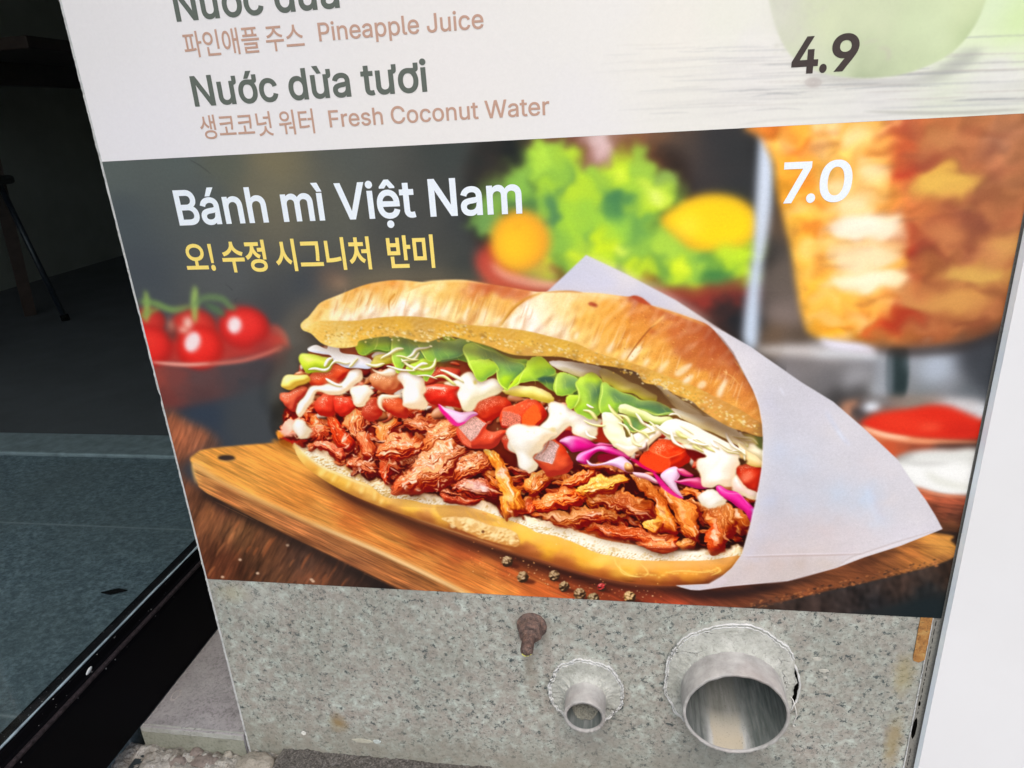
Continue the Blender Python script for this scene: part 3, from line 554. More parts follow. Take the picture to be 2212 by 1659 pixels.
meat(T4((60,612),(160,560),(300,500),(400,520),(480,582),(420,622),(250,672),(140,680)),(206,94,44),-12,34,spk=.6)
meat(T4((260,490),(360,380),(480,358),(565,370),(545,430),(420,482),(300,505)),(204,100,46),-20,35)
meat(T4((430,300),(560,305),(700,330),(840,380),(865,402),(720,395),(560,372),(470,342)),(170,84,38),15,36,spk=.9)
meat(T4((480,590),(600,535),(740,525),(880,570),(1000,650),(1035,742),(940,762),(860,722),(700,652),(520,642)),(168,88,46),25,37,spk=.6,
     fld=[(2360,1990,(216,140,60)),(2420,1985,(180,100,56)),(2480,2010,(150,62,34)),(2560,2030,(176,96,50)),(2600,2060,(150,60,34))])
meat(T4((398,530),(520,440),(660,398),(780,408),(835,450),(740,512),(560,556),(450,552)),(232,146,62),-12,38,spk=.5,spec=.5)
stroke(T4((420,540),(540,470),(700,420),(800,425)),6,(176,92,40),2,.6)
meat(T4((1600,650),(1720,675),(1812,770),(1785,832),(1660,884),(1580,800)),(170,98,54),40,39)
meat(T4((1290,590),(1420,615),(1560,655),(1690,700),(1710,800),(1620,925),(1520,1035),(1460,1012),(1450,900),(1450,760),(1400,690)),(184,108,58),60,40,spk=.7,
     fld=[(2800,2020,(170,100,60)),(2860,2060,(186,110,60)),(2840,2120,(200,74,36)),(2860,2190,(200,76,40)),(2920,2080,(180,116,68)),(2900,2150,(186,120,72))])
meat(T4((1050,500),(1160,515),(1280,600),(1375,700),(1395,840),(1375,922),(1290,902),(1240,800),(1180,680),(1110,580)),(188,118,68),55,41,spk=.7)
meat(T4((845,405),(930,428),(1060,525),(1150,640),(1192,760),(1205,872),(1110,852),(1030,790),(1040,690),(980,600),(900,510)),(204,120,56),55,42,spk=.7,
     fld=[(2540,1920,(150,80,40)),(2600,1970,(186,106,54)),(2640,2010,(196,104,50)),(2650,2060,(240,150,60)),(2680,2120,(226,140,66)),(2640,2100,(232,146,70))])
ell(2650,2104,7,8,(120,30,20),2)
meat(T4((955,765),(1040,745),(1085,800),(1040,862),(960,805)),(230,146,76),20,43)
meat(T4((-20,470),(60,398),(180,368),(245,400),(170,500),(80,582),(20,542)),(192,112,56),-50,44,spk=.9)
for i in range(420):
    r = np.random.default_rng(9000+i); x = r.uniform(1150,1880); y = r.uniform(1560,1960)
    if not inside_heap(x, y-6): continue
    k = i % 6; an = r.uniform(-70,20)
    ell(x, y, r.uniform(4,13), r.uniform(1.8,4.5), [(252,226,214),(226,140,104),(248,210,190),(120,34,24),(255,240,234),(214,84,50)][k], 1.1, an, .62)
for i in range(240):
    r = np.random.default_rng(9500+i); x = r.uniform(1850,3000); y = np.interp(x,[1850,2200,2600,3000],[1900,1990,2040,2080])+r.normal(0,60)
    ell(x, y, r.uniform(4,14), r.uniform(1.5,4), [(244,180,120),(236,150,80),(90,34,20),(250,206,160),(206,96,46)][i%5], 1.1, r.uniform(0,60), .42)
for i in range(70):                                            # glints on the right-hand strips
    r = np.random.default_rng(4700+i); x = r.uniform(2160,2960); y = r.uniform(1900,2180); ell(x,y,r.uniform(1.5,4),r.uniform(1,2.5),(250,220,200),.8,30,.55)

mz = [(1110,1600),(1400,1580),(1800,1600),(2100,1800),(2500,1870),(3040,1960),(2990,2180),(2900,2205),(2500,2160),(2150,2085),(1800,2000),(1500,1935),(1250,1800),(1110,1770)]
rewarp(mz, 3.2, 2.0, 0, 6); rewarp(mz, 1.5, .8, 0, 6)
grade(mz, 1.38, 1.10, (1.02, .95, .90), .53, 8)
for i in range(300):
    r = np.random.default_rng(8000+i); x = r.uniform(1180,3040); y = np.interp(x,[1150,1400,1700,2000,2400,2700,3040],[1480,1500,1540,1620,1720,1800,1880])+r.normal(0,60)
    if not inside(x, y, bed) or y < 1420: continue
    k = i % 7; L = r.uniform(12,34); w = L*r.uniform(.4,.8); an = r.uniform(-60,60)*math.pi/180; t = np.linspace(0,2*math.pi,8,endpoint=False); rr = r.uniform(.75,1.25,8); px = L*np.cos(t)*rr; py = w*np.sin(t)*rr
    q = np.c_[x+px*math.cos(an)-py*math.sin(an), y+px*math.sin(an)+py*math.cos(an)]
    blob(q,[(214,64,44),(240,232,222),(190,104,62),(226,90,60),(244,240,232),(150,40,34),(196,120,84)][k],1.0,.45,.5,spec=.4,shadow=.4,seed=i)
def tom(p, c=(226,56,34), sd=0, **k):
    kw = dict(rnd=.34, amp=.6, tex=(NM,1.6,1.6,0,.9), spec=.5, gloss=20, spk=.2, shadow=.4, rough=2.2, dark=(150,26,18), light=(255,140,110), seed=sd); kw.update(k)
    blob(p, c, **{'feather': .9, **kw})
def facet(p, c, sd=0, f=1.2, amt=.55):
    R, m, P = mask(p, f, False)
    if R is None: return
    X, Y = A.xy(R); n = samp(NS, X, Y, 0, 1.3, 1.3, sd)
    col = C3(c)*(1+(.13 if min(c) > 90 else .05)*n[..., None])
    A.comp(R, m, np.clip(col, 0, 1))
tom(T1((740,1010),(860,960),(1000,1010),(1035,1100),(900,1150),(780,1090)),(206,124,84),50,light=(250,200,160),dark=(150,60,40))
tom(T1((830,1220),(940,1150),(1060,1270),(1055,1345),(900,1295)),(214,84,52),51)
tom(T1((720,1230),(800,1180),(850,1300),(780,1380),(700,1330)),(184,60,44),511)
tom(T1((40,1160),(120,1125),(200,1105),(255,1120),(190,1230),(150,1295),(80,1235)),(226,96,72),52,dark=(150,40,34),feather=1.5)
tom(T1((280,1020),(400,930),(500,925),(585,950),(560,1010),(440,1095),(300,1095)),(230,82,50),53)
ell(1320,1540,28,22,(252,180,130),6,-30,.7)
tom(T1((300,1230),(380,1140),(470,1180),(495,1270),(400,1330),(320,1290)),(226,62,46),54)
tom(T1((470,1190),(580,1165),(640,1240),(560,1315),(490,1295)),(222,52,40),55)
tom(T1((1250,970),(1340,925),(1470,955),(1430,1030),(1300,1075),(1200,1090)),(190,60,46),56,dark=(110,24,20))
tom(T1((1185,1100),(1290,1090),(1470,1085),(1450,1180),(1490,1260),(1360,1245),(1235,1232)),(216,42,32),57)
stroke(T1((1195,1100),(1300,1118),(1370,1105)),9,(252,236,226),1.5,.8)
tom(T1((1590,1260),(1680,1180),(1780,1148),(1880,1200),(1870,1280),(1740,1352),(1620,1352)),(196,52,32),58,spk=.8)
tom(T1((1825,1500),(1880,1470),(1950,1500),(1960,1645),(1870,1605)),(228,56,36),59)
tom(T1((1805,1275),(1900,1235),(2050,1200),(2130,1225),(2165,1330),(2085,1412),(1960,1402),(1815,1400)),(228,62,36),60)
facet(T1((1812,1285),(1950,1300),(1975,1320),(1960,1410),(1815,1395)),(206,110,96),61); facet(T1((1812,1275),(1910,1238),(2050,1205),(1980,1290),(1950,1300)),(232,84,56),611); facet(T1((1985,1320),(2060,1230),(2090,1240),(2130,1340),(2070,1405),(1975,1400)),(236,92,44),612)
tom(T1((1462,1408),(1590,1325),(1690,1380),(1705,1440),(1860,1430),(1830,1500),(1740,1580),(1620,1592),(1490,1540)),(228,58,34),62)
facet(T1((1468,1408),(1592,1330),(1690,1385),(1600,1505),(1570,1515),(1520,1470)),(222,166,158),63); facet(T1((1468,1420),(1520,1480),(1570,1520),(1560,1570),(1495,1530)),(232,92,66),64); stroke(T1((1570,1518),(1640,1470),(1690,1390)),7,(196,40,28),1.4,.8)
tom(T4((70,262),(175,105),(300,160),(362,290),(340,362),(220,402),(150,362),(100,302)),(236,76,42),65)
facet(T4((74,262),(180,112),(292,165),(255,225),(208,312),(140,282)),(208,172,172),66); stroke(T4((72,265),(145,290),(210,318),(250,230),(298,165)),7,(206,70,40),1.3,.8); stroke(T4((170,105),(180,140),(130,230)),6,(196,80,50),1.2,.7)
tom(T4((928,290),(1000,180),(1110,108),(1215,118),(1300,168),(1318,270),(1260,330),(1150,392),(1030,372)),(234,58,26),67,spk=.5,light=(255,120,80))
facet(T4((930,292),(995,195),(1090,240),(1180,265),(1140,385),(1030,368)),(228,66,34),68); stroke(T4((995,192),(1090,238),(1185,262),(1290,200)),5,(255,140,96),1.2,.7); stroke(T4((1185,262),(1165,330),(1145,388)),5,(255,110,70),1.2,.6)
tom(T4((1690,320),(1780,288),(1900,320),(1870,525),(1760,475),(1715,400)),(206,48,28),69,spk=.9); ell(2990,1905,22,22,(236,150,130),5,0,.6)
tom(T4((1330,290),(1370,275),(1360,340),(1320,340)),(200,80,60),70)
soft(T4((1300,180),(1390,185),(1405,250),(1340,300),(1310,262)),(104,20,16),1.5); soft(T2((520,1510),(580,1470),(590,1410),(640,1390),(670,1520),(600,1530)),(160,44,30),2)

# purple cabbage
PK = dict(rnd=.3, amp=.6, spec=.35, shadow=.35, dark=(150,6,90), light=(246,170,224))
blob(T1((1300,1238),(1400,1275),(1500,1290),(1612,1300),(1520,1372),(1460,1392),(1400,1352),(1365,1310)),(238,196,232),.9,**{**PK,'dark':(206,110,180)})
stroke(T1((1300,1238),(1350,1300),(1390,1345),(1455,1385),(1530,1362)),20,(230,20,130),1.4,.95)
soft(T2((245,1510),(290,1460),(360,1450),(390,1480),(330,1530),(270,1540)),(120,14,40),1.5)
blob(T4((282,130),(360,96),(490,98),(545,138),(600,130),(690,150),(690,170),(560,165),(500,192),(390,212),(340,172)),(214,24,132),.9,fld=[(2250,1760,(236,200,230)),(2280,1765,(206,90,170)),(2320,1775,(226,16,140)),(2360,1765,(206,24,130)),(2420,1775,(196,60,110))],**PK)
blob(T4((395,278),(480,195),(570,155),(660,168),(740,210),(835,262),(760,275),(640,220),(560,210),(510,260),(490,310)),(228,40,150),.9,fld=[(2300,1840,(226,190,230)),(2350,1800,(232,30,150)),(2390,1785,(238,150,210)),(2420,1790,(226,20,140)),(2480,1815,(232,60,160)),(2350,1840,(226,16,130))],**PK)
soft(T4((560,250),(640,225),(740,260),(670,300),(590,300)),(110,10,40),2)
blob(T4((480,275),(540,305),(620,310),(680,285),(750,255),(800,275),(865,312),(892,382),(830,390),(720,345),(600,325),(520,318)),(228,206,236),.9,**{**PK,'dark':(186,120,170)})
blob(T4((800,300),(870,320),(892,385),(830,388),(800,360)),(240,170,110),.9,spec=.3,shadow=.2)
stroke(T4((830,262),(920,290),(1010,360),(1060,380)),18,(196,16,90),1.4,.95)
blob(T4((880,390),(960,400),(1050,440),(1070,470),(990,460),(910,430)),(232,196,206),.9,**{**PK,'dark':(170,90,110)})
blob(T4((1090,400),(1200,340),(1240,400),(1215,450),(1252,560),(1150,495)),(236,206,230),.9,**{**PK,'dark':(190,130,170)})
stroke(T4((1030,380),(1075,440),(1120,500),(1190,550),(1252,562)),22,(222,16,128),1.3,.95)
blob(T4((1195,440),(1260,430),(1390,418),(1490,488),(1400,494),(1270,462)),(190,26,90),.9,**PK); blob(T4((1215,360),(1270,355),(1330,400),(1300,415),(1240,395)),(206,70,110),.9,**PK)

# sauce and pale cabbage / cheese strips
def sauce(p, c=(246,244,240), sd=0, **k):
    c = (c[0]-8,c[1]-11,c[2]-16)
    kw = dict(rnd=.42, amp=.75, tex=(NM,2.4,2.4,0,1.0), spec=.3, gloss=16, shadow=.32, dark=(222,196,164), light=(255,255,255), rough=4.5, seed=sd, edge=((232,206,168), 4.5, .55)); kw.update(k)
    blob(p, c, **{'feather': 1.5, **kw})
def strip(p, c, sd=0, **k):
    kw = dict(rnd=.5, amp=.42, tex=(NM,2.6,1.2,25,.5), spec=.25, gloss=16, shadow=.4, rough=1.5, light=(255,253,240), seed=sd, dark=(c[0]*.72,c[1]*.66,c[2]*.42)); kw.update(k)
    blob(p, c, **{'feather': .9, **kw})
blob(T1((195,840),(270,828),(360,845),(470,880),(420,960),(290,992),(235,950)),(206,226,72),1.5,spec=.2,light=(232,244,150),dark=(140,170,40))
blob(T1((45,1082),(95,1010),(170,998),(262,1000),(285,1060),(160,1105),(80,1100)),(240,226,120),1.5,spec=.25,dark=(190,150,60),light=(254,248,200))
sauce(T1((590,950),(690,955),(655,1040),(560,1120),(450,1170),(340,1130),(285,1220),(215,1332),(165,1300),(205,1210),(270,1110),(390,1075),(520,1060)),(250,246,244),1)
sauce(T1((590,1100),(690,1058),(740,1080),(785,1150),(725,1232),(640,1225),(600,1165)),(250,246,242),2)
sauce(T1((160,1370),(230,1350),(280,1430),(255,1505),(190,1495)),(250,244,240),3)
sauce(T1((760,930),(850,968),(975,950),(960,1012),(830,992)),(250,248,246),4)
sauce(T1((820,1190),(870,1160),(930,1160),(1010,1160),(960,1185),(870,1200),(850,1240),(880,1290),(830,1250)),(252,240,226),41)
strip(T1((270,790),(330,756),(412,786),(418,706),(470,720),(505,765),(545,830),(730,850),(775,890),(730,942),(580,932),(480,912),(450,842),(320,822)),(246,247,252),5,dark=(196,206,226))
sauce(T1((975,1010),(1080,960),(1165,995),(1205,1090),(1185,1160),(1225,1250),(1130,1285),(1015,1240),(1020,1160),(1055,1090)),(248,245,242),6)
ell(1660,1583,18,30,(255,255,255),5,0,.7)
sauce(T1((1355,1070),(1470,1000),(1560,968),(1630,1020),(1770,1040),(1810,1110),(1710,1170),(1625,1242),(1565,1292),(1478,1252),(1448,1150),(1470,1082),(1380,1082)),(247,246,236),7,dark=(214,204,170))
ell(1900,1520,7,8,(206,190,90),2,0,.8); ell(1850,1580,26,16,(255,255,255),5,10,.7)
strip(T1((1800,1115),(1900,1100),(2050,1100),(2206,1140),(2206,1215),(2050,1190),(1880,1165)),(238,222,120),8)
strip(T1((780,845),(860,798),(935,798),(935,838),(830,862)),(250,250,248),9)
strip(T1((760,900),(830,840),(945,830),(960,900),(880,930)),(204,196,80),91,light=(236,230,120))
sauce(T2((200,1205),(300,1222),(420,1300),(560,1332),(620,1362),(585,1405),(585,1470),(525,1512),(405,1472),(370,1422),(285,1442),(240,1512),(125,1532),(105,1600),(70,1660),(0,1680),(-110,1610),(-90,1500),(0,1480),(60,1442),(130,1402),(185,1330)),(247,246,240),10,dark=(216,204,176))
sauce(T4((-120,0),(60,-10),(230,60),(185,120),(125,200),(72,250),(102,300),(122,350),(60,384),(20,372),(-40,335),(-80,240),(-110,120)),(246,245,240),11,dark=(220,200,170))
ell(2205,1716,9,11,(216,196,140),2,0,.8); ell(2240,1652,5,4,(206,190,120),2,0,.7); ell(2100,1850,20,32,(255,255,255),5,0,.7); ell(2320,1715,26,22,(255,255,255),5,0,.6)
for i in range(14):
    r = np.random.default_rng(4800+i); ell(1900+r.uniform(-60,420),1560+r.uniform(-40,160),r.uniform(2,5),r.uniform(2,4),(214,200,150),1.2,0,.5)

# lettuce frill
def leaf(p, c, sd=0, **k):
    kw = dict(rnd=.5, amp=.26, tex=(NM,2.6,2.6,60,.7), spec=.10, gloss=10, shadow=.45, dark=(84,136,70), light=(206,236,90), seed=sd, rough=2.0, edge=((206,234,92),2.4,.6)); kw.update(k)
    blob(p, c, **{'feather': .9, **kw})
for lp, lc in (([(1430,1372),(1520,1335),(1640,1352),(1760,1362),(1880,1352),(2000,1410),(2110,1440),(2060,1500),(1960,1480),(1840,1440),(1700,1440),(1560,1410),(1450,1415)],(122,170,74)),
               ([(2080,1450),(2200,1490),(2330,1510),(2470,1560),(2640,1630),(2600,1660),(2440,1640),(2300,1590),(2150,1530)],(108,156,70))):
    blob(lp, lc, 1.2, .5, .3, tex=(NM,2.2,2.2,40,1.4), spec=.08, shadow=.4, dark=(62,98,60), light=(196,230,90), rough=5, seed=33, edge=((196,228,92),2.6,.5))
leaf(T1((1340,700),(1380,655),(1420,690),(1460,700),(1400,740)),(150,196,50),76)
leaf(T1((635,740),(680,690),(720,720),(775,730),(830,655),(890,655),(930,700),(945,760),(920,802),(800,800),(700,842),(650,792)),(150,200,62),77,fld=[(1440,1385,(176,214,50)),(1480,1365,(110,160,80)),(1550,1350,(96,140,100)),(1500,1400,(166,210,60)),(1555,1390,(170,214,60))])
leaf(T1((930,700),(960,676),(1060,720),(1130,750),(1190,770),(1195,860),(1100,882),(1020,962),(985,1000),(945,900)),(132,186,70),78,fld=[(1580,1360,(150,196,80)),(1620,1370,(88,130,92)),(1680,1390,(100,140,100)),(1600,1420,(150,200,80)),(1650,1430,(136,190,70)),(1590,1470,(176,216,60))])
leaf(T1((1060,940),(1130,868),(1250,872),(1262,950),(1215,1055),(1170,1000),(1125,1000),(1090,992)),(166,208,56),79)
leaf(T1((1165,760),(1215,698),(1300,722),(1370,735),(1450,700),(1540,675),(1595,740),(1540,830),(1400,870),(1280,885),(1205,862)),(140,190,78),80,fld=[(1690,1375,(128,170,92)),(1760,1380,(96,142,96)),(1840,1370,(110,152,100)),(1880,1350,(140,180,92)),(1720,1420,(168,212,74)),(1800,1410,(120,166,88)),(1850,1400,(70,104,88)),(1870,1355,(130,176,84))])
stroke(T1((1310,880),(1400,870),(1520,830)),16,(60,84,76),4,.7)
leaf(T1((1525,810),(1560,750),(1590,735),(1700,790),(1830,848),(1960,900),(1995,1000),(1885,1062),(1850,1125),(1785,1072),(1755,950),(1715,872),(1640,1022),(1600,1000),(1555,900)),(130,186,66),81,fld=[(1870,1400,(150,198,82)),(1910,1390,(104,150,92)),(1980,1440,(92,138,96)),(2050,1460,(96,146,90)),(1900,1460,(160,208,64)),(2000,1490,(128,182,78)),(2020,1540,(176,222,40)),(2080,1500,(100,150,86)),(1880,1440,(150,200,70))])
leaf(T1((1560,905),(1640,880),(1720,878),(1780,950),(1700,1010),(1650,1040),(1600,1000)),(160,204,60),811,shadow=.2)
leaf(T1((1990,960),(2015,900),(2060,858),(2110,842),(2160,870),(2212,930),(2212,1000),(2050,1052),(1950,1082),(1850,1122),(1900,1052)),(160,206,60),82,fld=[(2110,1440,(150,200,60)),(2160,1450,(166,210,50)),(2200,1490,(120,168,70)),(2060,1530,(180,222,40)),(2120,1500,(170,214,60))])
soft(T2((80,1030),(150,1010),(240,1030),(230,1060),(120,1052)),(50,82,72),2.5)
strip(T2((185,890),(250,876),(400,898),(560,918),(625,960),(605,1002),(420,1012),(300,980),(235,942)),(238,238,230),83)
leaf(T2((230,1005),(290,985),(345,1005),(445,1042),(405,1112),(325,1152),(240,1142)),(132,184,70),84,fld=[(2240,1520,(160,200,80)),(2290,1520,(104,150,96)),(2260,1560,(150,200,60))])
strip(T2((595,958),(655,950),(830,1042),(960,1105),(1045,1158),(1055,1190),(1015,1208),(850,1152),(700,1085),(615,1040)),(224,218,110),85,light=(252,248,200),dark=(160,160,40))
leaf(T2((380,1262),(412,1130),(398,1062),(455,1010),(520,983),(570,995),(615,1060),(612,1200),(602,1290),(520,1345),(430,1315)),(146,200,56),86,fld=[(2330,1500,(170,214,60)),(2380,1510,(176,220,50)),(2370,1560,(84,126,84)),(2390,1570,(60,100,78)),(2310,1610,(150,204,50)),(2350,1650,(176,220,60)),(2390,1620,(150,200,60)),(2310,1550,(150,200,70))])
leaf(T2((605,1060),(700,1090),(830,1150),(930,1190),(1130,1225),(1195,1290),(1100,1302),(900,1255),(760,1245),(700,1312),(605,1292)),(120,174,66),87,fld=[(2420,1555,(140,190,80)),(2470,1580,(90,134,86)),(2450,1620,(156,206,60)),(2560,1605,(80,120,80)),(2650,1640,(72,110,78))])
leaf(T2((300,1190),(340,1150),(400,1150),(405,1200),(370,1260),(320,1240)),(170,212,60),871)
leaf(T2((770,1330),(860,1318),(945,1382),(1000,1370),(1060,1380),(960,1420),(900,1445),(800,1432),(768,1372)),(112,162,74),88,fld=[(2500,1680,(130,184,80)),(2540,1690,(80,124,84)),(2580,1690,(170,206,80))])
strip(T2((740,1252),(800,1228),(1000,1288),(1165,1330),(1110,1385),(960,1362),(765,1302)),(214,222,150),89,dark=(140,160,70))
strip(T2((1045,1080),(1095,1085),(1250,1195),(1410,1290),(1380,1325),(1280,1305),(1150,1182)),(236,226,184),90,dark=(170,150,90))
soft(T2((775,1430),(860,1445),(920,1440),(860,1480),(800,1500)),(110,100,50),2)
strip(T2((605,1310),(740,1310),(760,1400),(775,1455),(820,1500),(960,1420),(1060,1385),(1090,1440),(985,1532),(905,1602),(822,1645),(718,1592),(668,1520)),(238,238,210),91,dark=(196,196,120),rnd=.35)
sauce(T2((690,1540),(820,1560),(960,1510),(1060,1440),(1090,1480),(1000,1560),(985,1600),(910,1610),(830,1650),(730,1600)),(244,234,222),92,shadow=.2)
strip(T2((1195,1250),(1330,1285),(1430,1300),(1600,1380),(1750,1480),(1890,1600),(1895,1690),(1750,1605),(1500,1445),(1300,1360),(1210,1300)),(242,234,206),93,dark=(196,176,116))
strip(T2((1065,1430),(1130,1350),(1240,1345),(1400,1405),(1560,1500),(1700,1590),(1850,1660),(1700,1690),(1560,1660),(1400,1605),(1240,1535),(1130,1485)),(243,241,226),94,dark=(206,196,146),rnd=.4)
strip(T4((1680,130),(1760,200),(1895,280),(1895,330),(1800,310),(1700,240)),(240,206,150),95)
soft(T2((1610,1535),(1650,1555),(1640,1570)),(70,70,40),1.2); soft(T2((1690,1660),(1770,1668),(1745,1700),(1700,1715)),(60,40,26),2); soft(T2((1815,1490),(1895,1470),(1895,1590),(1830,1560)),(86,100,52),2.5); soft(T2((1730,1470),(1820,1480),(1840,1550),(1790,1530)),(170,160,80),2.5)
sauce(T4((1235,150),(1330,150),(1400,185),(1560,160),(1680,235),(1705,300),(1680,350),(1705,430),(1665,502),(1560,492),(1460,492),(1400,425),(1350,300),(1405,240),(1330,200)),(244,241,234),96,dark=(220,196,170))
ell(2860,1900,34,28,(255,254,250),7,0,.7)
sauce(T4((1700,380),(1780,488),(1865,540),(1850,602),(1720,565),(1660,500)),(236,206,202),97)
blob(T4((1528,510),(1570,488),(1660,520),(1740,580),(1800,640),(1835,690),(1805,770),(1750,692),(1650,632),(1580,582)),(228,20,146),.9,light=(250,120,200),dark=(170,0,90),rnd=.35,amp=.6,spec=.3)
stroke(T4((1570,500),(1660,545),(1730,570),(1790,650)),5,(246,130,206),1.2,.7); stroke(T4((1800,660),(1830,700),(1815,740)),16,(196,130,220),2,.8)
sauce(T4((1375,560),(1440,508),(1540,535),(1612,610),(1592,662),(1500,664),(1400,615)),(242,241,236),98,dark=(214,196,170)); ell(2850,2005,28,18,(255,255,252),5,10,.6)
blob(T4((910,170),(970,120),(985,190),(930,215)),(236,214,206),.9,spec=.2)

for p in (T1((1165,755),(1178,820),(1205,862)),T1((1528,800),(1555,890),(1600,1000)),T1((945,690),(938,820),(985,1000)),T2((608,1060),(618,1150),(604,1292)),T2((398,1062),(414,1130),(378,1262)),T1((1590,735),(1700,790),(1830,848)),T1((1760,950),(1790,1060),(1850,1122)),T1((1990,960),(1960,1060),(1900,1100)),T2((235,1010),(245,1080),(240,1140)),T2((900,1255),(1050,1290),(1190,1292)),T2((800,1432),(880,1448),(960,1415)),T1((830,655),(815,730),(800,800))):
    stroke(p,5,(216,240,124),.9,.85)
for p, w_ in ((T1((1000,750),(1060,800),(1120,850)),26),(T1((1380,750),(1460,800),(1500,840)),30),(T1((1640,775),(1760,835),(1900,905)),24),(T1((1820,930),(1900,960),(1960,985)),16),(T2((575,1080),(560,1140),(548,1200)),30),(T2((660,1100),(760,1170),(860,1200)),26),(T2((950,1215),(1060,1245),(1160,1270)),26),(T1((690,720),(760,760),(800,770)),18),(T2((280,1030),(340,1060),(390,1080)),22),(T2((60,1000),(120,960),(160,930)),14)):
    stroke(p,w_,(66,104,80),5,.55)
for i in range(60):
    r = np.random.default_rng(9900+i); x = r.uniform(1430,2680); y = np.interp(x,[1430,1650,1850,2100,2350,2680],[1375,1380,1390,1470,1570,1640])+r.normal(0,26); L = r.uniform(14,40)
    stroke([(x,y),(x+L*.4,y+L*.5),(x+L*.5,y+L)],2.2,(190,220,110),.8,.4)
def shred(p, w, c_, sd):
    Q = ribbon(p, w); R, m, _ = mask(Q+np.array([2.0, 3.5]), 2.5, False, mapped=True)
    if R is None: return
    A.comp(R, m*.35, C3((70,40,24))); blob(Q, c_, .8, .5, .7, tex=(NM,2,2,0,.5), spec=.3, gloss=18, shadow=0, sm=False, seed=sd, mapped=True, light=(255,253,244), dark=(c_[0]*.74,c_[1]*.70,c_[2]*.5))
for i in range(54):
    r = np.random.default_rng(11000+i)
    if i < 34:
        x = r.uniform(2330,2990); y = np.interp(x,[2330,2600,3000],[1640,1700,1800])+r.normal(0,42); an = math.radians(r.uniform(5,60))
    else:
        x = r.uniform(1215,1780); y = np.interp(x,[1200,1500,1800],[1440,1450,1480])+r.normal(0,34); an = math.radians(r.uniform(-35,40))
    L = r.uniform(45,120); b_ = r.uniform(-16,16); d = np.array([math.cos(an), math.sin(an)]); n = np.array([-d[1], d[0]]); o = np.array([x, y])
    if not inside(*(o+d*L), bed) or not inside(x, y, bed): continue
    shred([o, o+d*L*.5+n*b_, o+d*L], r.uniform(9,17), [(244,242,226),(238,234,196),(226,226,160),(248,246,240)][i % 4], i)
grade([(1100,1420),(1430,1350),(2000,1370),(2400,1480),(2700,1620),(3050,1780),(3050,1950),(2600,1900),(2200,1800),(1800,1660),(1100,1680)],1.14,1.10,(1.01,1,1),.55,8)
fl = [(1090,1420),(1400,1390),(1700,1330),(2100,1400),(2600,1560),(3050,1780),(3060,1950),(2990,2160),(2900,2205),(2500,2150),(2150,2070),(1800,2000),(1500,1930),(1250,1790),(1090,1760)]
rewarp(fl, 3.0, 3.6, 0, 6)
# ---- upper bread
crumb = [(1210,1318),(1245,1335),(1290,1374),(1360,1392),(1425,1385),(1440,1360),(1525,1342),(1600,1342),(1700,1366),(1780,1345),(1850,1352),(1950,1377),(2050,1416),(2160,1428),(2250,1432),(2350,1452),(2450,1466),(2540,1487),(2575,1528),(2640,1542),(2700,1577),(2765,1602),(2800,1632),(2850,1662),(2925,1702),(2975,1722),(3050,1742),
         (3050,1660),(2950,1610),(2850,1560),(2750,1510),(2650,1475),(2575,1445),(2475,1415),(2380,1385),(2300,1350),(2206,1325),(2100,1300),(1975,1285),(1850,1275),(1725,1250),(1600,1242),(1475,1252),(1425,1260),(1265,1260),(1207,1290)]
cf = [(1230,1310,(250,220,130)),(1300,1330,(238,196,90)),(1350,1370,(250,226,150)),(1450,1320,(228,190,70)),(1600,1300,(226,186,52)),(1600,1335,(206,176,90)),(1700,1345,(190,160,80)),(1800,1320,(226,184,60)),(1950,1330,(232,190,60)),(1950,1365,(200,160,70)),(2060,1390,(206,166,64)),(2100,1350,(236,196,70)),(2100,1410,(176,140,70)),
      (2250,1390,(236,196,66)),(2250,1425,(180,146,60)),(2380,1430,(224,180,66)),(2500,1470,(226,184,70)),(2560,1500,(196,152,64)),(2620,1520,(230,190,80)),(2760,1580,(226,180,70)),(2850,1630,(206,150,70)),(2950,1680,(210,160,64)),(3000,1690,(176,120,56)),(2950,1705,(130,84,44)),(3040,1720,(120,84,44))]
soft([(1430,1370),(1600,1350),(1800,1375),(2000,1410),(2080,1450),(1960,1440),(1800,1400),(1600,1375)],(90,84,52),7,.6)
soft([(2250,1440),(2500,1490),(2700,1590),(2980,1740),(2960,1770),(2700,1640),(2450,1530)],(84,56,34),8,.7)
blob(crumb,(230,190,70),1.1,.4,.05,tex=(NC,1.5,1.3,25,.26),spec=.05,shadow=.5,fld=[(x,y,tuple(.84*v+.16*w for v,w in zip((min(255,c[0]*1.08+8),min(255,c[1]*.99),c[2]*.9),(255,226,150)))) for x,y,c in cf],rough=5,seed=7,dark=(214,156,58),light=(255,246,190))
cx = [1290,1500,1700,1850,1950,2100,2250,2400,2550,2700,2850,3000]; cyv = [1350,1325,1340,1325,1350,1385,1405,1435,1490,1555,1630,1705]
for i in range(520):
    r = np.random.default_rng(5000+i); x = r.uniform(1300,3030); y = np.interp(x,cx,cyv)+r.normal(0,14)
    ell(x,y,r.uniform(3,8),r.uniform(2,5),[(254,238,180),(214,166,70),(250,224,136),(190,140,60),(255,242,196)][i%5],1.0,25,.7)
for x, y in ((1640,1335),(1930,1340),(2075,1410),(2300,1425),(2390,1445),(2480,1462),(2570,1512),(2720,1585),(2810,1632),(2900,1690)): ell(x,y,16,7,(120,84,36),3.5,25,.55)
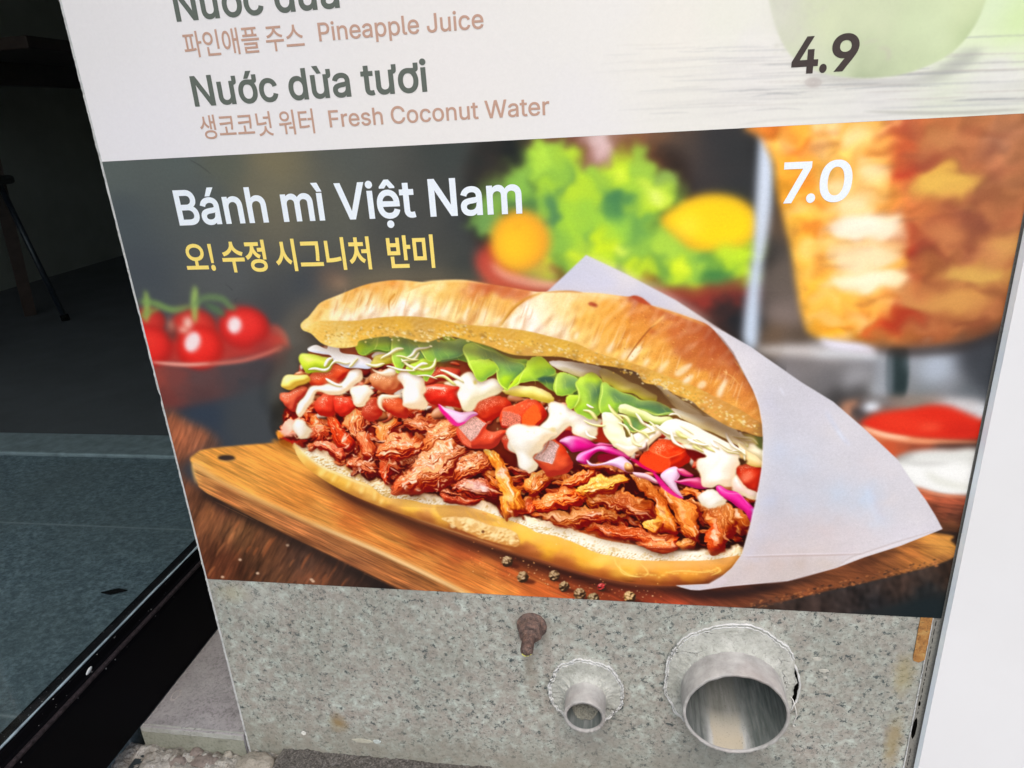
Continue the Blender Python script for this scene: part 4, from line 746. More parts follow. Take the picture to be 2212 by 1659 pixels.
tb = [(1206,1303),(1214,1286),(1232,1268),(1256,1238),(1284,1208),(1350,1180),(1450,1141),(1530,1124),(1600,1119),(1690,1127),(1740,1122),(1850,1119),(1950,1134),(2050,1150),(2130,1164),(2175,1166),(2225,1161),(2275,1162),(2340,1169),(2400,1172),(2500,1184),(2540,1182),(2572,1194),(2602,1219),(2680,1243),(2770,1274),(2835,1302),(2888,1362),(2932,1420),(2966,1480),(3010,1560),(3036,1622),(3050,1690),
      (3030,1682),(2950,1631),(2850,1580),(2750,1531),(2650,1496),(2575,1466),(2475,1436),(2380,1406),(2300,1371),(2206,1346),(2100,1321),(1975,1306),(1850,1295),(1725,1271),(1600,1263),(1475,1273),(1425,1281),(1340,1282),(1265,1284),(1222,1312)]
tf = [(1215,1298,(250,214,130)),(1250,1260,(244,190,96)),(1290,1215,(238,170,76)),(1300,1260,(250,216,136)),(1400,1165,(236,160,64)),(1330,1250,(255,236,190)),(1400,1220,(248,214,140)),(1400,1262,(255,240,210)),(1480,1140,(232,150,58)),(1470,1200,(252,226,166)),(1480,1250,(255,244,222)),(1560,1170,(240,184,90)),(1560,1135,(230,140,56)),
      (1600,1230,(255,250,240)),(1660,1240,(255,246,228)),(1640,1180,(250,224,160)),(1640,1135,(238,166,76)),(1700,1150,(244,206,126)),(1750,1135,(248,214,136)),(1720,1210,(250,222,160)),(1760,1180,(240,184,90)),(1800,1250,(250,220,150)),(1820,1150,(238,176,82)),(1870,1220,(240,180,84)),(1880,1160,(214,116,58)),(1950,1160,(190,82,46)),(2030,1172,(200,100,54)),(2080,1172,(214,120,60)),
      (1960,1200,(242,182,82)),(1950,1260,(250,218,150)),(2000,1290,(252,224,160)),(2030,1220,(238,170,74)),(2060,1280,(254,244,222)),(2110,1240,(254,246,230)),(2160,1210,(252,232,190)),(2130,1300,(255,248,236)),(2200,1190,(246,214,150)),(2260,1180,(248,216,150)),(2200,1270,(252,230,184)),(2260,1230,(250,214,140)),(2300,1200,(244,190,100)),(2340,1260,(240,172,72)),(2240,1320,(254,238,204)),(2400,1190,(244,192,110)),(2450,1190,(236,170,84)),(2420,1240,(232,150,54)),(2400,1320,(238,162,62)),
      (2330,1350,(246,200,110)),(2500,1200,(226,140,60)),(2500,1280,(226,140,48)),(2480,1370,(234,160,64)),(2560,1240,(210,112,44)),(2560,1330,(222,134,50)),(2460,1420,(246,196,100)),(2560,1420,(244,190,90)),(2540,1192,(160,60,36)),(2620,1240,(190,90,42)),(2640,1300,(214,120,48)),(2630,1400,(230,146,56)),(2680,1260,(180,80,40)),(2700,1330,(186,86,40)),(2640,1460,(240,180,80)),(2780,1300,(172,76,38)),(2750,1400,(180,86,42)),
      (2720,1470,(234,160,66)),(2800,1370,(176,78,38)),(2850,1340,(150,58,32)),(2870,1400,(166,70,36)),(2830,1450,(184,88,42)),(2790,1510,(232,152,60)),(2900,1480,(190,96,44)),(2860,1550,(226,140,54)),(2940,1450,(150,62,34)),(2950,1560,(208,116,48)),(2920,1600,(226,150,62)),(3000,1600,(206,118,50)),(3020,1660,(214,134,56)),(2980,1530,(180,90,44))]
blob(tb,(236,170,76),1.0,.5,.07,tex=(NM,2.6,1.5,-62,.6),spec=.08,gloss=8,shadow=.25,fld=tf,seed=9,dark=(170,84,36),light=(255,244,220))
R, m, P = mask(tb, 2.5)
X, Y = A.xy(R); n1 = samp(NS, X, Y, 0, 1.4, 1.4, 1); n2 = samp(NG, X, Y, -62, 2.2, 2.4, 2)
rt = np.clip((X-1150)/700, 0, 1)
sl = A.I[R[1]:R[3], R[0]:R[2]]
A.comp(R, m, np.clip(sl*(1+(.040*n1*(.4+rt)+.020*n2)[..., None]*np.array([.6,1,1.5], np.float32)), 0, 1))
for x, y, x2, y2 in ((2295,1358,2312,1328),(2358,1392,2386,1342),(2482,1438,2512,1404),(2508,1442,2566,1384),(2568,1466,2604,1418),(2634,1490,2664,1452),(2700,1500,2745,1468),(2732,1530,2762,1504),(2792,1548,2812,1524),(2868,1588,2896,1534),(1325,1268,1345,1225),(1368,1275,1390,1232),(1408,1278,1426,1232),(1448,1268,1478,1205),
        (1560,1255,1580,1215),(1700,1255,1722,1215),(1770,1268,1790,1225),(1850,1285,1872,1240),(1920,1298,1938,1250),(1985,1302,2004,1260),(2060,1310,2100,1255),(2130,1322,2160,1270),(2200,1335,2226,1290),(2425,1410,2446,1380)):
    r = np.random.default_rng(int(x)); g_ = r.uniform(.6,1.5); stroke([(x+r.normal(0,5),y),((x+x2)/2+r.normal(0,4),(y+y2)/2),(x+(x2-x)*g_,y+(y2-y)*g_)],r.uniform(10,30),(255,246,222),r.uniform(2.5,5),r.uniform(.45,.85))
for i in range(110):
    r = np.random.default_rng(5600+i); x = r.uniform(1300,2980); yl = np.interp(x,[1265,1600,1850,2100,2300,2475,2650,2850,3040],[1284,1263,1295,1321,1371,1436,1496,1580,1685]); L = r.uniform(20,70)
    stroke([(x,yl-r.uniform(6,50)),(x+L*.3,yl-40-L*.5),(x+L*.62,yl-60-L)],r.uniform(2,5),[(255,240,200),(206,120,46),(250,214,140),(190,100,40)][i%4],1.2,.4)
for i in range(240):
    r = np.random.default_rng(5800+i); x = r.uniform(2450,3000); y = r.uniform(1230,1640)
    if y < 1230+(x-2600)*.42 or y > 1420+(x-2500)*.45: continue
    ell(x,y,r.uniform(2,5),r.uniform(1.2,2.2),[(246,190,110),(150,60,30),(236,160,80)][i%3],.8,35,.5)
stroke([(1556,1242),(1556,1205),(1575,1180),(1580,1172)],7,(190,110,34),1.3,.85); stroke([(1560,1195),(1572,1178)],14,(226,150,60),3,.7)
stroke([(1995,1306),(2020,1270),(2048,1236),(2080,1208),(2120,1186),(2172,1168)],11,(206,136,44),2.2,.9); stroke([(2004,1300),(2048,1240),(2100,1198)],4,(150,84,24),1,.7)
stroke([(2500,1442),(2530,1398),(2560,1358),(2600,1312),(2622,1296)],6,(146,72,30),1.1,.9); stroke([(2510,1444),(2545,1398),(2575,1358)],6,(255,232,180),1.8,.7); stroke([(2600,1310),(2640,1275),(2655,1262)],9,(250,200,120),2,.7)
stroke([(1690,1128),(1740,1124),(1850,1122),(1960,1138)],8,(252,216,150),2,.7); stroke([(1620,1166),(1680,1140),(1745,1126)],7,(240,160,60),2,.6)
stroke([(1870,1140),(1950,1146),(2060,1170),(2130,1180)],28,(184,76,46),7,.75)
stroke([(2175,1168),(2275,1164),(2330,1170)],6,(176,96,46),1.5,.7); stroke([(2300,1172),(2400,1178),(2500,1192)],12,(252,222,164),3,.6)
ell(2373,1217,17,8,(150,50,34),2.5,20); ell(2360,1214,8,6,(170,70,44),2); soft([(2525,1186),(2545,1182),(2572,1194),(2602,1219),(2560,1210)],(166,52,32),2,.85)
stroke([(2605,1222),(2680,1246),(2770,1278),(2830,1304)],10,(236,170,90),2,.6); stroke([(2760,1290),(2830,1330),(2900,1400),(2950,1480)],30,(150,58,32),9,.6); ell(2610,1325,20,9,(170,70,36),4,0,.7); ell(2600,1245,30,10,(232,150,70),5,20,.5)
stroke([(2890,1480),(2905,1490),(2900,1475)],4,(250,206,140),1,.8); stroke([(2886,1492),(2920,1500),(2960,1540)],3,(244,190,110),1,.7); stroke([(2935,1440),(2960,1470),(2975,1500)],5,(236,180,110),1.2,.6)

# ---- front sheet of the wrapping paper
fp = [(2838,1300),(2888,1348),(2934,1408),(2972,1480),(3012,1556),(3034,1620),(3046,1690),(3050,1760),(3048,1850),(3036,1930),(3018,2020),(2996,2110),(2966,2212),(2925,2268),(2880,2306),(2835,2332),(2700,2338),(2722,2346),(2760,2356),(2796,2357),(2900,2343),(3020,2332),(3150,2320),(3300,2280),(3345,2268),(3455,2226),(3600,2180),(3768,2113),
      (3740,2060),(3700,1996),(3655,1935),(3610,1870),(3590,1838),(3540,1790),(3450,1708),(3330,1604),(3200,1525),(3000,1386),(2900,1330)]
pf = [(2900,1380,(206,202,214)),(3000,1450,(210,206,216)),(3100,1500,(208,206,216)),(3060,1620,(200,200,220)),(3150,1600,(206,204,216)),(3250,1650,(204,202,216)),(3350,1720,(208,204,212)),(3100,1800,(192,200,222)),(3200,1850,(194,200,218)),(3350,1850,(204,202,212)),(3480,1850,(208,202,210)),(3560,1880,(206,202,210)),(3060,2000,(192,198,222)),(3200,2000,(194,200,218)),(3350,1980,(190,204,226)),(3460,1980,(188,206,232)),(3560,2000,(212,206,212)),
      (3660,2060,(212,208,216)),(3740,2100,(206,202,214)),(3040,2120,(196,194,212)),(3150,2120,(202,194,204)),(3300,2130,(206,192,196)),(3420,2130,(206,196,202)),(3520,2080,(200,206,222)),(3600,2130,(206,202,214)),(3000,2200,(196,192,210)),(3100,2190,(204,190,194)),(3250,2200,(208,196,198)),(3400,2200,(206,196,204)),(3000,2260,(206,186,180)),(3100,2260,(200,180,174)),(3200,2250,(190,170,160)),(3300,2250,(204,188,180)),(3420,2225,(214,206,210)),(2900,2310,(206,190,192)),(3000,2315,(208,192,190)),(3150,2300,(200,186,182)),(2780,2350,(190,186,204))]
Rp, mp, _ = mask(fp, 1.0, False); x0, y0, x1, y1 = Rp
k = np.clip(blur(mp, 9)-mp, 0, 1)[..., None]; A.I[y0:y1, x0:x1] *= 1-.45*k*(np.arange(x0, x1)[None, :, None] < amap([(3000,1900)])[0, 0]+60)
X, Y = A.xy(Rp); nf = samp(NF, X, Y, 30, 2.2, 2.2, 4); ns = samp(NS, X, Y, 0, 1.6, 1.6, 2)
A.comp(Rp, mp, np.clip(field(Rp, [(x, y, (.8*c_[0]+42, .8*c_[1]+42, .78*c_[2]+45)) for x, y, c_ in pf], 1.9)*(1+.010*nf[..., None]+.010*ns[..., None]), 0, 1))
stroke([(2968,2226),(3080,2222),(3200,2219),(3320,2217),(3452,2212)],7,(182,160,156),1.5,.7); stroke([(2968,2220),(3080,2216),(3200,2213),(3320,2211),(3455,2206)],6,(226,218,226),1.5,.7)
stroke([(3345,2266),(3400,2226),(3455,2208),(3600,2160),(3762,2112)],5,(176,160,158),1.5,.65); stroke([(3350,2262),(3420,2228),(3520,2195),(3640,2155)],10,(228,222,226),2.5,.6)
stroke([(3480,1930),(3500,2010),(3540,2100)],8,(178,176,196),6,.5); stroke([(3465,1930),(3482,2010),(3515,2090)],14,(206,220,240),6,.6)
stroke([(3115,1545),(3125,1560),(3135,1580)],6,(226,228,240),2,.7); stroke([(3300,1640),(3330,1690),(3370,1750),(3400,1780)],10,(196,206,228),4,.7); stroke([(3345,1715),(3375,1760)],5,(228,236,248),2,.7)
stroke([(3050,1760),(3048,1850),(3036,1930),(3018,2020),(2996,2110),(2968,2208)],5,(228,226,236),1.4,.7); stroke([(2934,1408),(2972,1480),(3012,1556),(3034,1620),(3048,1700)],4,(232,226,230),1.3,.7)
stroke([(2760,2354),(2800,2356),(2900,2342),(3020,2331),(3150,2319),(3300,2279),(3345,2267)],5,(226,216,222),1.4,.6); soft([(2830,2334),(2890,2300),(2900,2330),(2796,2352)],(208,196,204),3,.7)

# ---- peppercorns and crumbs
for i in range(150):
    r = np.random.default_rng(6000+i); x = r.uniform(1840,2660); y = 2240+(x-1850)*.2+r.normal(0,32)
    ell(x,y,r.uniform(1.2,4.2),r.uniform(1,3),[(240,180,110),(226,140,80),(130,50,26),(250,214,160)][i%4],.8,0,.65)
for x, y, r, c in ((2028,2243,22,0),(2090,2305,23,0),(2216,2300,22,0),(2255,2343,21,0),(2318,2374,25,0),(2405,2346,17,1),(2518,2385,24,2),(2372,2392,24,3)):
    ell(x+r*1.0,y+r*.75,r*1.3,r*.45,(70,26,16),3,8,.8)
    t = np.linspace(0,2*math.pi,14,endpoint=False)
    cc = [(128,96,62),(176,36,38),(176,136,80),(104,84,52)][c]
    blob(np.c_[x+r*np.cos(t),y+r*np.sin(t)],cc,.9,.55,1.1,tex=(NM,.75,.75,0,2.2),spec=.25,gloss=8,shadow=.2,seed=x,rough=1.2,light=(230,200,150) if c != 1 else (246,150,140),dark=(50,32,20))

# ---- print gamut: lifted, saturated ink
lum = A.I @ np.array([.3,.59,.11], np.float32); sw = amap([(1130,1500),(3060,1500)]); Yq, Xq = np.mgrid[0:AH, 0:AW].astype(np.float32)
A.I = np.clip(lum[..., None]+(A.I-lum[..., None])*1.02, 0, 1)
Rb, mb, _ = mask([(1120,1300),(1500,1080),(2100,1120),(2800,1250),(3060,1640),(3060,1900),(2960,2240),(2700,2360),(2000,2200),(1400,1990),(1120,1760)], 14)
x0, y0, x1, y1 = Rb; v = A.I[y0:y1, x0:x1]; A.I[y0:y1, x0:x1] = v*(1-mb[..., None])+np.clip(v, 1e-4, 1)**np.array([.78,.84,.93], np.float32)*mb[..., None]
# ---- print character: weave of the laminate, slight tone noise
Yg, Xg = np.mgrid[0:AH, 0:AW].astype(np.float32)
w = samp(NS, Xg, Yg, 0, .9, .9, 9)*.6+samp(NH, Xg, Yg, 0, 1.0, 1.0, 3)*.2
A.I = np.clip(A.I*(1+.016*w[..., None])+.004*w[..., None], 0, 1)
stroke([(755,636),(800,662),(850,700)],2.6,(46,50,48),.8,.7)       # hairline crease in the print
stroke([(898,1130),(920,1150),(930,1160),(925,1152)],3,(58,60,62),1,.8); stroke([(955,1188),(940,1200),(950,1210)],3,(58,60,62),1,.7)
FOOD_ART = A.I
# ---- upper print: white menu sheet fading into a pale board with a drinking bowl
PPM = 1500; MENU_TOP = 0.80; MZ = FH; FH0 = FH
FH = MENU_TOP; A = Art(int(FW*PPM), int((MENU_TOP-MZ)*PPM))
A.I[:] = C3((226, 225, 227))
R = (0, 0, A.w, A.h); X, Y = A.xy(R)
tint = field(R, [(300,100,(224,223,225)),(1000,300,(228,227,229)),(600,560,(226,225,230)),(1800,300,(229,227,226)),(2400,60,(229,228,225)),(2700,120,(230,228,221)),(2900,60,(227,228,218)),(3000,300,(224,223,220)),(3500,400,(219,219,216)),(4000,300,(216,217,213)),(3900,80,(214,226,196)),(4050,60,(206,226,176)),(2300,450,(227,226,226)),(3300,-200,(226,227,218)),(1000,-200,(226,225,227))])
A.I[:] = tint
# weathered planks: grain lines fading in from the left
tz = amap([(2300,158),(4096,110)]); edge_y = tz[0,1]+(X-tz[0,0])*(tz[1,1]-tz[0,1])/(tz[1,0]-tz[0,0])
fade = np.clip((X-amap([(2350,400)])[0,0])/(amap([(3400,400)])[0,0]-amap([(2350,400)])[0,0]), 0, 1)
below = np.clip((Y-edge_y)/3+0.5, 0, 1)
gn = samp(NG, X, Y, 0, 1.5, 1.3, 3); g2 = samp(NG, X, Y, 0, 2.6, .8, 8)
dk = np.clip(gn-.5, 0, 2)*.022+np.clip(g2-1.5, 0, 1.5)*.028
A.I *= (1-(dk*fade*below)[..., None]*np.array([1.0,.97,.95], np.float32)); A.I += (np.clip(-gn, 0, 1)*.015*fade*below)[..., None]
for y0_, a_ in ((250,.5),(318,.6),(395,.5),(452,.7),(200,.4),(360,.35)):
    p = [(2500+200*((y0_*7) % 3), y0_+60), (3100, y0_+28), (3600, y0_+8), (4090, y0_-14)]
    stroke(p, 4, (184,184,184), .9, a_*.4)
for y0_ in (286, 330, 420, 470): stroke([(3500,y0_+14),(3800,y0_+4),(4096,y0_-6)], 3.5, (160,164,168), .7, .4)
stroke([(3450,446),(3800,452),(4096,436)],7,(170,172,164),1,.6)
for i in range(70):
    r = np.random.default_rng(7300+i); x = r.uniform(2350,3950); L = r.uniform(120,600); y = r.uniform(180,470)-(x-2300)*.028; f_ = np.clip((x-2200)/1100, .15, 1)
    stroke([(x,y),(x+L*.5,y-L*.016+r.normal(0,3)),(x+L,y-L*.032)],r.uniform(1.6,3.4),[(172,172,172),(150,154,158),(186,182,176)][i%3],.55,.55*f_)
ell(3250,332,38,22,(198,194,190),4,0,.7); 
for r_ in (30,20,11): 
    t = np.linspace(0,2*math.pi,24); stroke(np.c_[3250+r_*np.cos(t),330+r_*.55*np.sin(t)],2.5,(178,170,166),.8,.7,taper=False)
# out-of-focus garden at the top right, then the bowl
soft([(3930,-300),(4150,-300),(4150,108),(4000,112),(3900,70)],(206,226,178),14); ell(3985,20,36,44,(224,232,236),12,0,.8); ell(4060,80,44,30,(196,222,150),12)
cup = [(3040,-500),(3052,-100),(3072,0),(3100,110),(3150,210),(3215,262),(3300,296),(3420,312),(3530,309),(3620,294),(3720,258),(3800,212),(3870,140),(3925,40),(3960,-100),(3985,-500)]
soft([(3260,296),(3520,322),(3700,296),(3860,200),(3920,220),(3760,318),(3520,342),(3300,322)],(160,162,160),4,.6)
soft(cup,None,1.0,fld=[(3070,-50,(206,210,192)),(3150,150,(204,210,186)),(3120,60,(210,213,198)),(3300,100,(207,216,182)),(3300,260,(200,212,180)),(3500,100,(206,216,182)),(3500,250,(199,211,176)),(3480,300,(166,180,146)),(3700,100,(202,216,178)),(3700,240,(192,206,168)),(3850,50,(200,213,172)),(3880,110,(178,196,150)),(3200,-300,(206,210,192)),(3800,-300,(206,220,182))],grain=(NF,0,1.5,1.5,.012))
for i in range(120):
    r = np.random.default_rng(7000+i); x = r.uniform(3085,3330); y = r.uniform(-20,230); 
    if x > 3120+(230-y)*.9: continue
    ell(x,y,r.uniform(2,6),r.uniform(3,10),[(196,196,184),(206,208,194)][i%2],1.6,20,.5)
soft([(3080,20),(3130,0),(3240,150),(3320,250),(3280,270),(3180,210),(3110,110)],(206,206,194),9,.45)
stroke([(3505,190),(3545,198),(3552,225),(3540,245)],7,(190,188,172),1.5,.6); stroke([(3440,178),(3480,165),(3510,162)],5,(194,194,176),1.4,.5)
A.I = np.clip(A.I*(1+.004*samp(NS, X, Y, 0, 1.3, 1.3, 1)[..., None]), 0, 1)
MENU_ART = A.I
# ---------------------------------------------------------------- helpers
def lin(c):
    c = np.asarray(c, float)/255
    return np.where(c <= 0.04045, c/12.92, ((c+0.055)/1.055)**2.4)

def nmat(name):
    m = bpy.data.materials.new(name); m.use_nodes = True
    nt = m.node_tree
    return m, nt, nt.nodes['Principled BSDF']

def N(nt, kind, **kw):
    n = nt.nodes.new(kind)
    for k, v in kw.items():
        if k in n.inputs.keys(): n.inputs[k].default_value = v
        else: setattr(n, k, v)
    return n

def ramp(nt, src, stops, interp='LINEAR'):
    r = nt.nodes.new('ShaderNodeValToRGB'); r.color_ramp.interpolation = interp
    e = r.color_ramp.elements
    while len(e) < len(stops): e.new(0.5)
    for i, (p, c) in enumerate(stops):
        e[i].position = p; e[i].color = (*c, 1) if not np.isscalar(c) else (c, c, c, 1)
    nt.links.new(src, r.inputs[0]); return r.outputs[0]

def mix(nt, fac, a, b, mode='MIX'):
    n = nt.nodes.new('ShaderNodeMix'); n.data_type = 'RGBA'; n.blend_type = mode
    for s, v in ((n.inputs[0], fac), (n.inputs[6], a), (n.inputs[7], b)):
        if hasattr(v, 'is_linked') or isinstance(v, bpy.types.NodeSocket): nt.links.new(v, s)
        elif np.isscalar(v): s.default_value = v
        else: s.default_value = (*v, 1)
    return n.outputs[2]

def mth(nt, op, a, b=0.0, c=0.0):
    n = nt.nodes.new('ShaderNodeMath'); n.operation = op
    for s, v in zip(n.inputs, (a, b, c)):
        if isinstance(v, bpy.types.NodeSocket): nt.links.new(v, s)
        else: s.default_value = v
    return n.outputs[0]

def wpos(nt):
    return nt.nodes.new('ShaderNodeNewGeometry').outputs['Position']

def tex(nt, kind, scale, detail=4, rough=0.55, vec=None, stretch=None, **kw):
    n = nt.nodes.new('ShaderNodeTexNoise' if kind == 'n' else 'ShaderNodeTexVoronoi')
    n.inputs['Scale'].default_value = scale
    if kind == 'n': n.inputs['Detail'].default_value = detail; n.inputs['Roughness'].default_value = rough
    v = vec or wpos(nt)
    if stretch:
        mp = nt.nodes.new('ShaderNodeMapping'); mp.inputs['Scale'].default_value = stretch
        nt.links.new(v, mp.inputs[0]); v = mp.outputs[0]
    nt.links.new(v, n.inputs['Vector'])
    for k, val in kw.items(): setattr(n, k, val)
    return n

def bump(nt, bs, h, dist=0.001, strength=1.0):
    b = nt.nodes.new('ShaderNodeBump'); b.inputs['Distance'].default_value = dist; b.inputs['Strength'].default_value = strength
    nt.links.new(h, b.inputs['Height']); nt.links.new(b.outputs[0], bs.inputs['Normal'])

def plain(name, c, rough=0.6, spec=0.4, var=0.12, scale=80, bmp=0.0, metal=0.0):
    m, nt, bs = nmat(name); l = lin(c)
    n = tex(nt, 'n', scale, 6, 0.6)
    col = ramp(nt, n.outputs['Fac'], [(0.25, tuple(l*(1-var*2))), (0.75, tuple(np.minimum(l*(1+var*2), 0.9)))])
    nt.links.new(col, bs.inputs['Base Color'])
    bs.inputs['Roughness'].default_value = rough; bs.inputs['Specular IOR Level'].default_value = spec; bs.inputs['Metallic'].default_value = metal
    if bmp: bump(nt, bs, n.outputs['Fac'], bmp)
    return m

def link(name, bm_or_me, mat, parent=None, smooth=False):
    if isinstance(bm_or_me, bmesh.types.BMesh):
        bmesh.ops.recalc_face_normals(bm_or_me, faces=bm_or_me.faces)
        me = bpy.data.meshes.new(name); bm_or_me.to_mesh(me); bm_or_me.free()
    else: me = bm_or_me; me.name = name
    me.materials.clear()
    if mat: me.materials.append(mat)
    if smooth:
        for p in me.polygons: p.use_smooth = True
    o = bpy.data.objects.new(name, me); COL.objects.link(o)
    if parent is not None:
        o.parent = parent; o.matrix_parent_inverse = Matrix.Translation(parent.location).inverted()
    return o

def thing(name, label, cat, loc=(0, 0, 0), group=None):
    o = bpy.data.objects.new(name, None); o.empty_display_size = 0.05; COL.objects.link(o); o.location = loc
    return tag(o, label, cat, group)

def tag(o, label, cat, group=None):
    o['label'] = label; o['category'] = cat
    if group: o['group'] = group
    return o

def box(bm, x0, x1, y0, y1, z0, z1):
    v = [bm.verts.new(p) for p in ((x0,y0,z0),(x1,y0,z0),(x1,y1,z0),(x0,y1,z0),(x0,y0,z1),(x1,y0,z1),(x1,y1,z1),(x0,y1,z1))]
    for f in ((0,3,2,1),(4,5,6,7),(0,1,5,4),(1,2,6,5),(2,3,7,6),(3,0,4,7)): bm.faces.new([v[i] for i in f])
    return bm

def boxbm(*a, bevel=0.0, seg=2):
    bm = box(bmesh.new(), *a)
    if bevel: bmesh.ops.bevel(bm, geom=list(bm.edges), offset=bevel, segments=seg, affect='EDGES', profile=0.5)
    return bm

def sheet(pts, y0, y1):
    """flat outline in the wall plane given thickness from y0 (back) to y1 (front)"""
    bm = bmesh.new()
    a = [bm.verts.new((x, y1, z)) for x, z in pts]; b = [bm.verts.new((x, y0, z)) for x, z in pts]
    bm.faces.new(a); bm.faces.new(b[::-1])
    n = len(a)
    for i in range(n): bm.faces.new((a[i], a[(i+1) % n], b[(i+1) % n], b[i]))
    bmesh.ops.triangulate(bm, faces=[f for f in bm.faces if len(f.verts) > 4])
    return bm

def revolve(profile, cx, cz, n=96, jit=None, closed=False):
    """profile [(radius, y)] swept round an axis normal to the wall; jit(angle, radius, y, i) -> (radius, y)"""
    bm = bmesh.new(); rings = []
    for i, (r, y) in enumerate(profile):
        ring = []
        for k in range(n):
            t = 2*math.pi*k/n
            rr, yy = jit(t, r, y, i) if jit else (r, y)
            ring.append(bm.verts.new((cx+rr*math.cos(t), yy, cz+rr*math.sin(t))))
        rings.append(ring)
    m = len(rings)
    for i in range(m if closed else m-1):
        a, b = rings[i], rings[(i+1) % m]
        for k in range(n): bm.faces.new((a[k], a[(k+1) % n], b[(k+1) % n], b[k]))
    return bm

def tube(pts, r, n=8):
    bm = bmesh.new(); pts = [Vector(p) for p in pts]; rings = []
    rr = r if hasattr(r, '__len__') else [r]*len(pts)
    for i, p in enumerate(pts):
        d = (pts[min(i+1, len(pts)-1)]-pts[max(i-1, 0)]).normalized()
        u = d.cross(Vector((0, 0, 1)) if abs(d.z) < .9 else Vector((1, 0, 0))).normalized(); w = d.cross(u)
        rings.append([bm.verts.new(p+rr[i]*(u*math.cos(2*math.pi*k/n)+w*math.sin(2*math.pi*k/n))) for k in range(n)])
    for a, b in zip(rings, rings[1:]):
        for k in range(n): bm.faces.new((a[k], a[(k+1) % n], b[(k+1) % n], b[k]))
    bm.faces.new(rings[0][::-1]); bm.faces.new(rings[-1])
    return bm

rnd = random.Random(5)
FLOOR = -0.2483
nz = lambda x, y, z=0.0: noise.noise(Vector((x, y, z)))

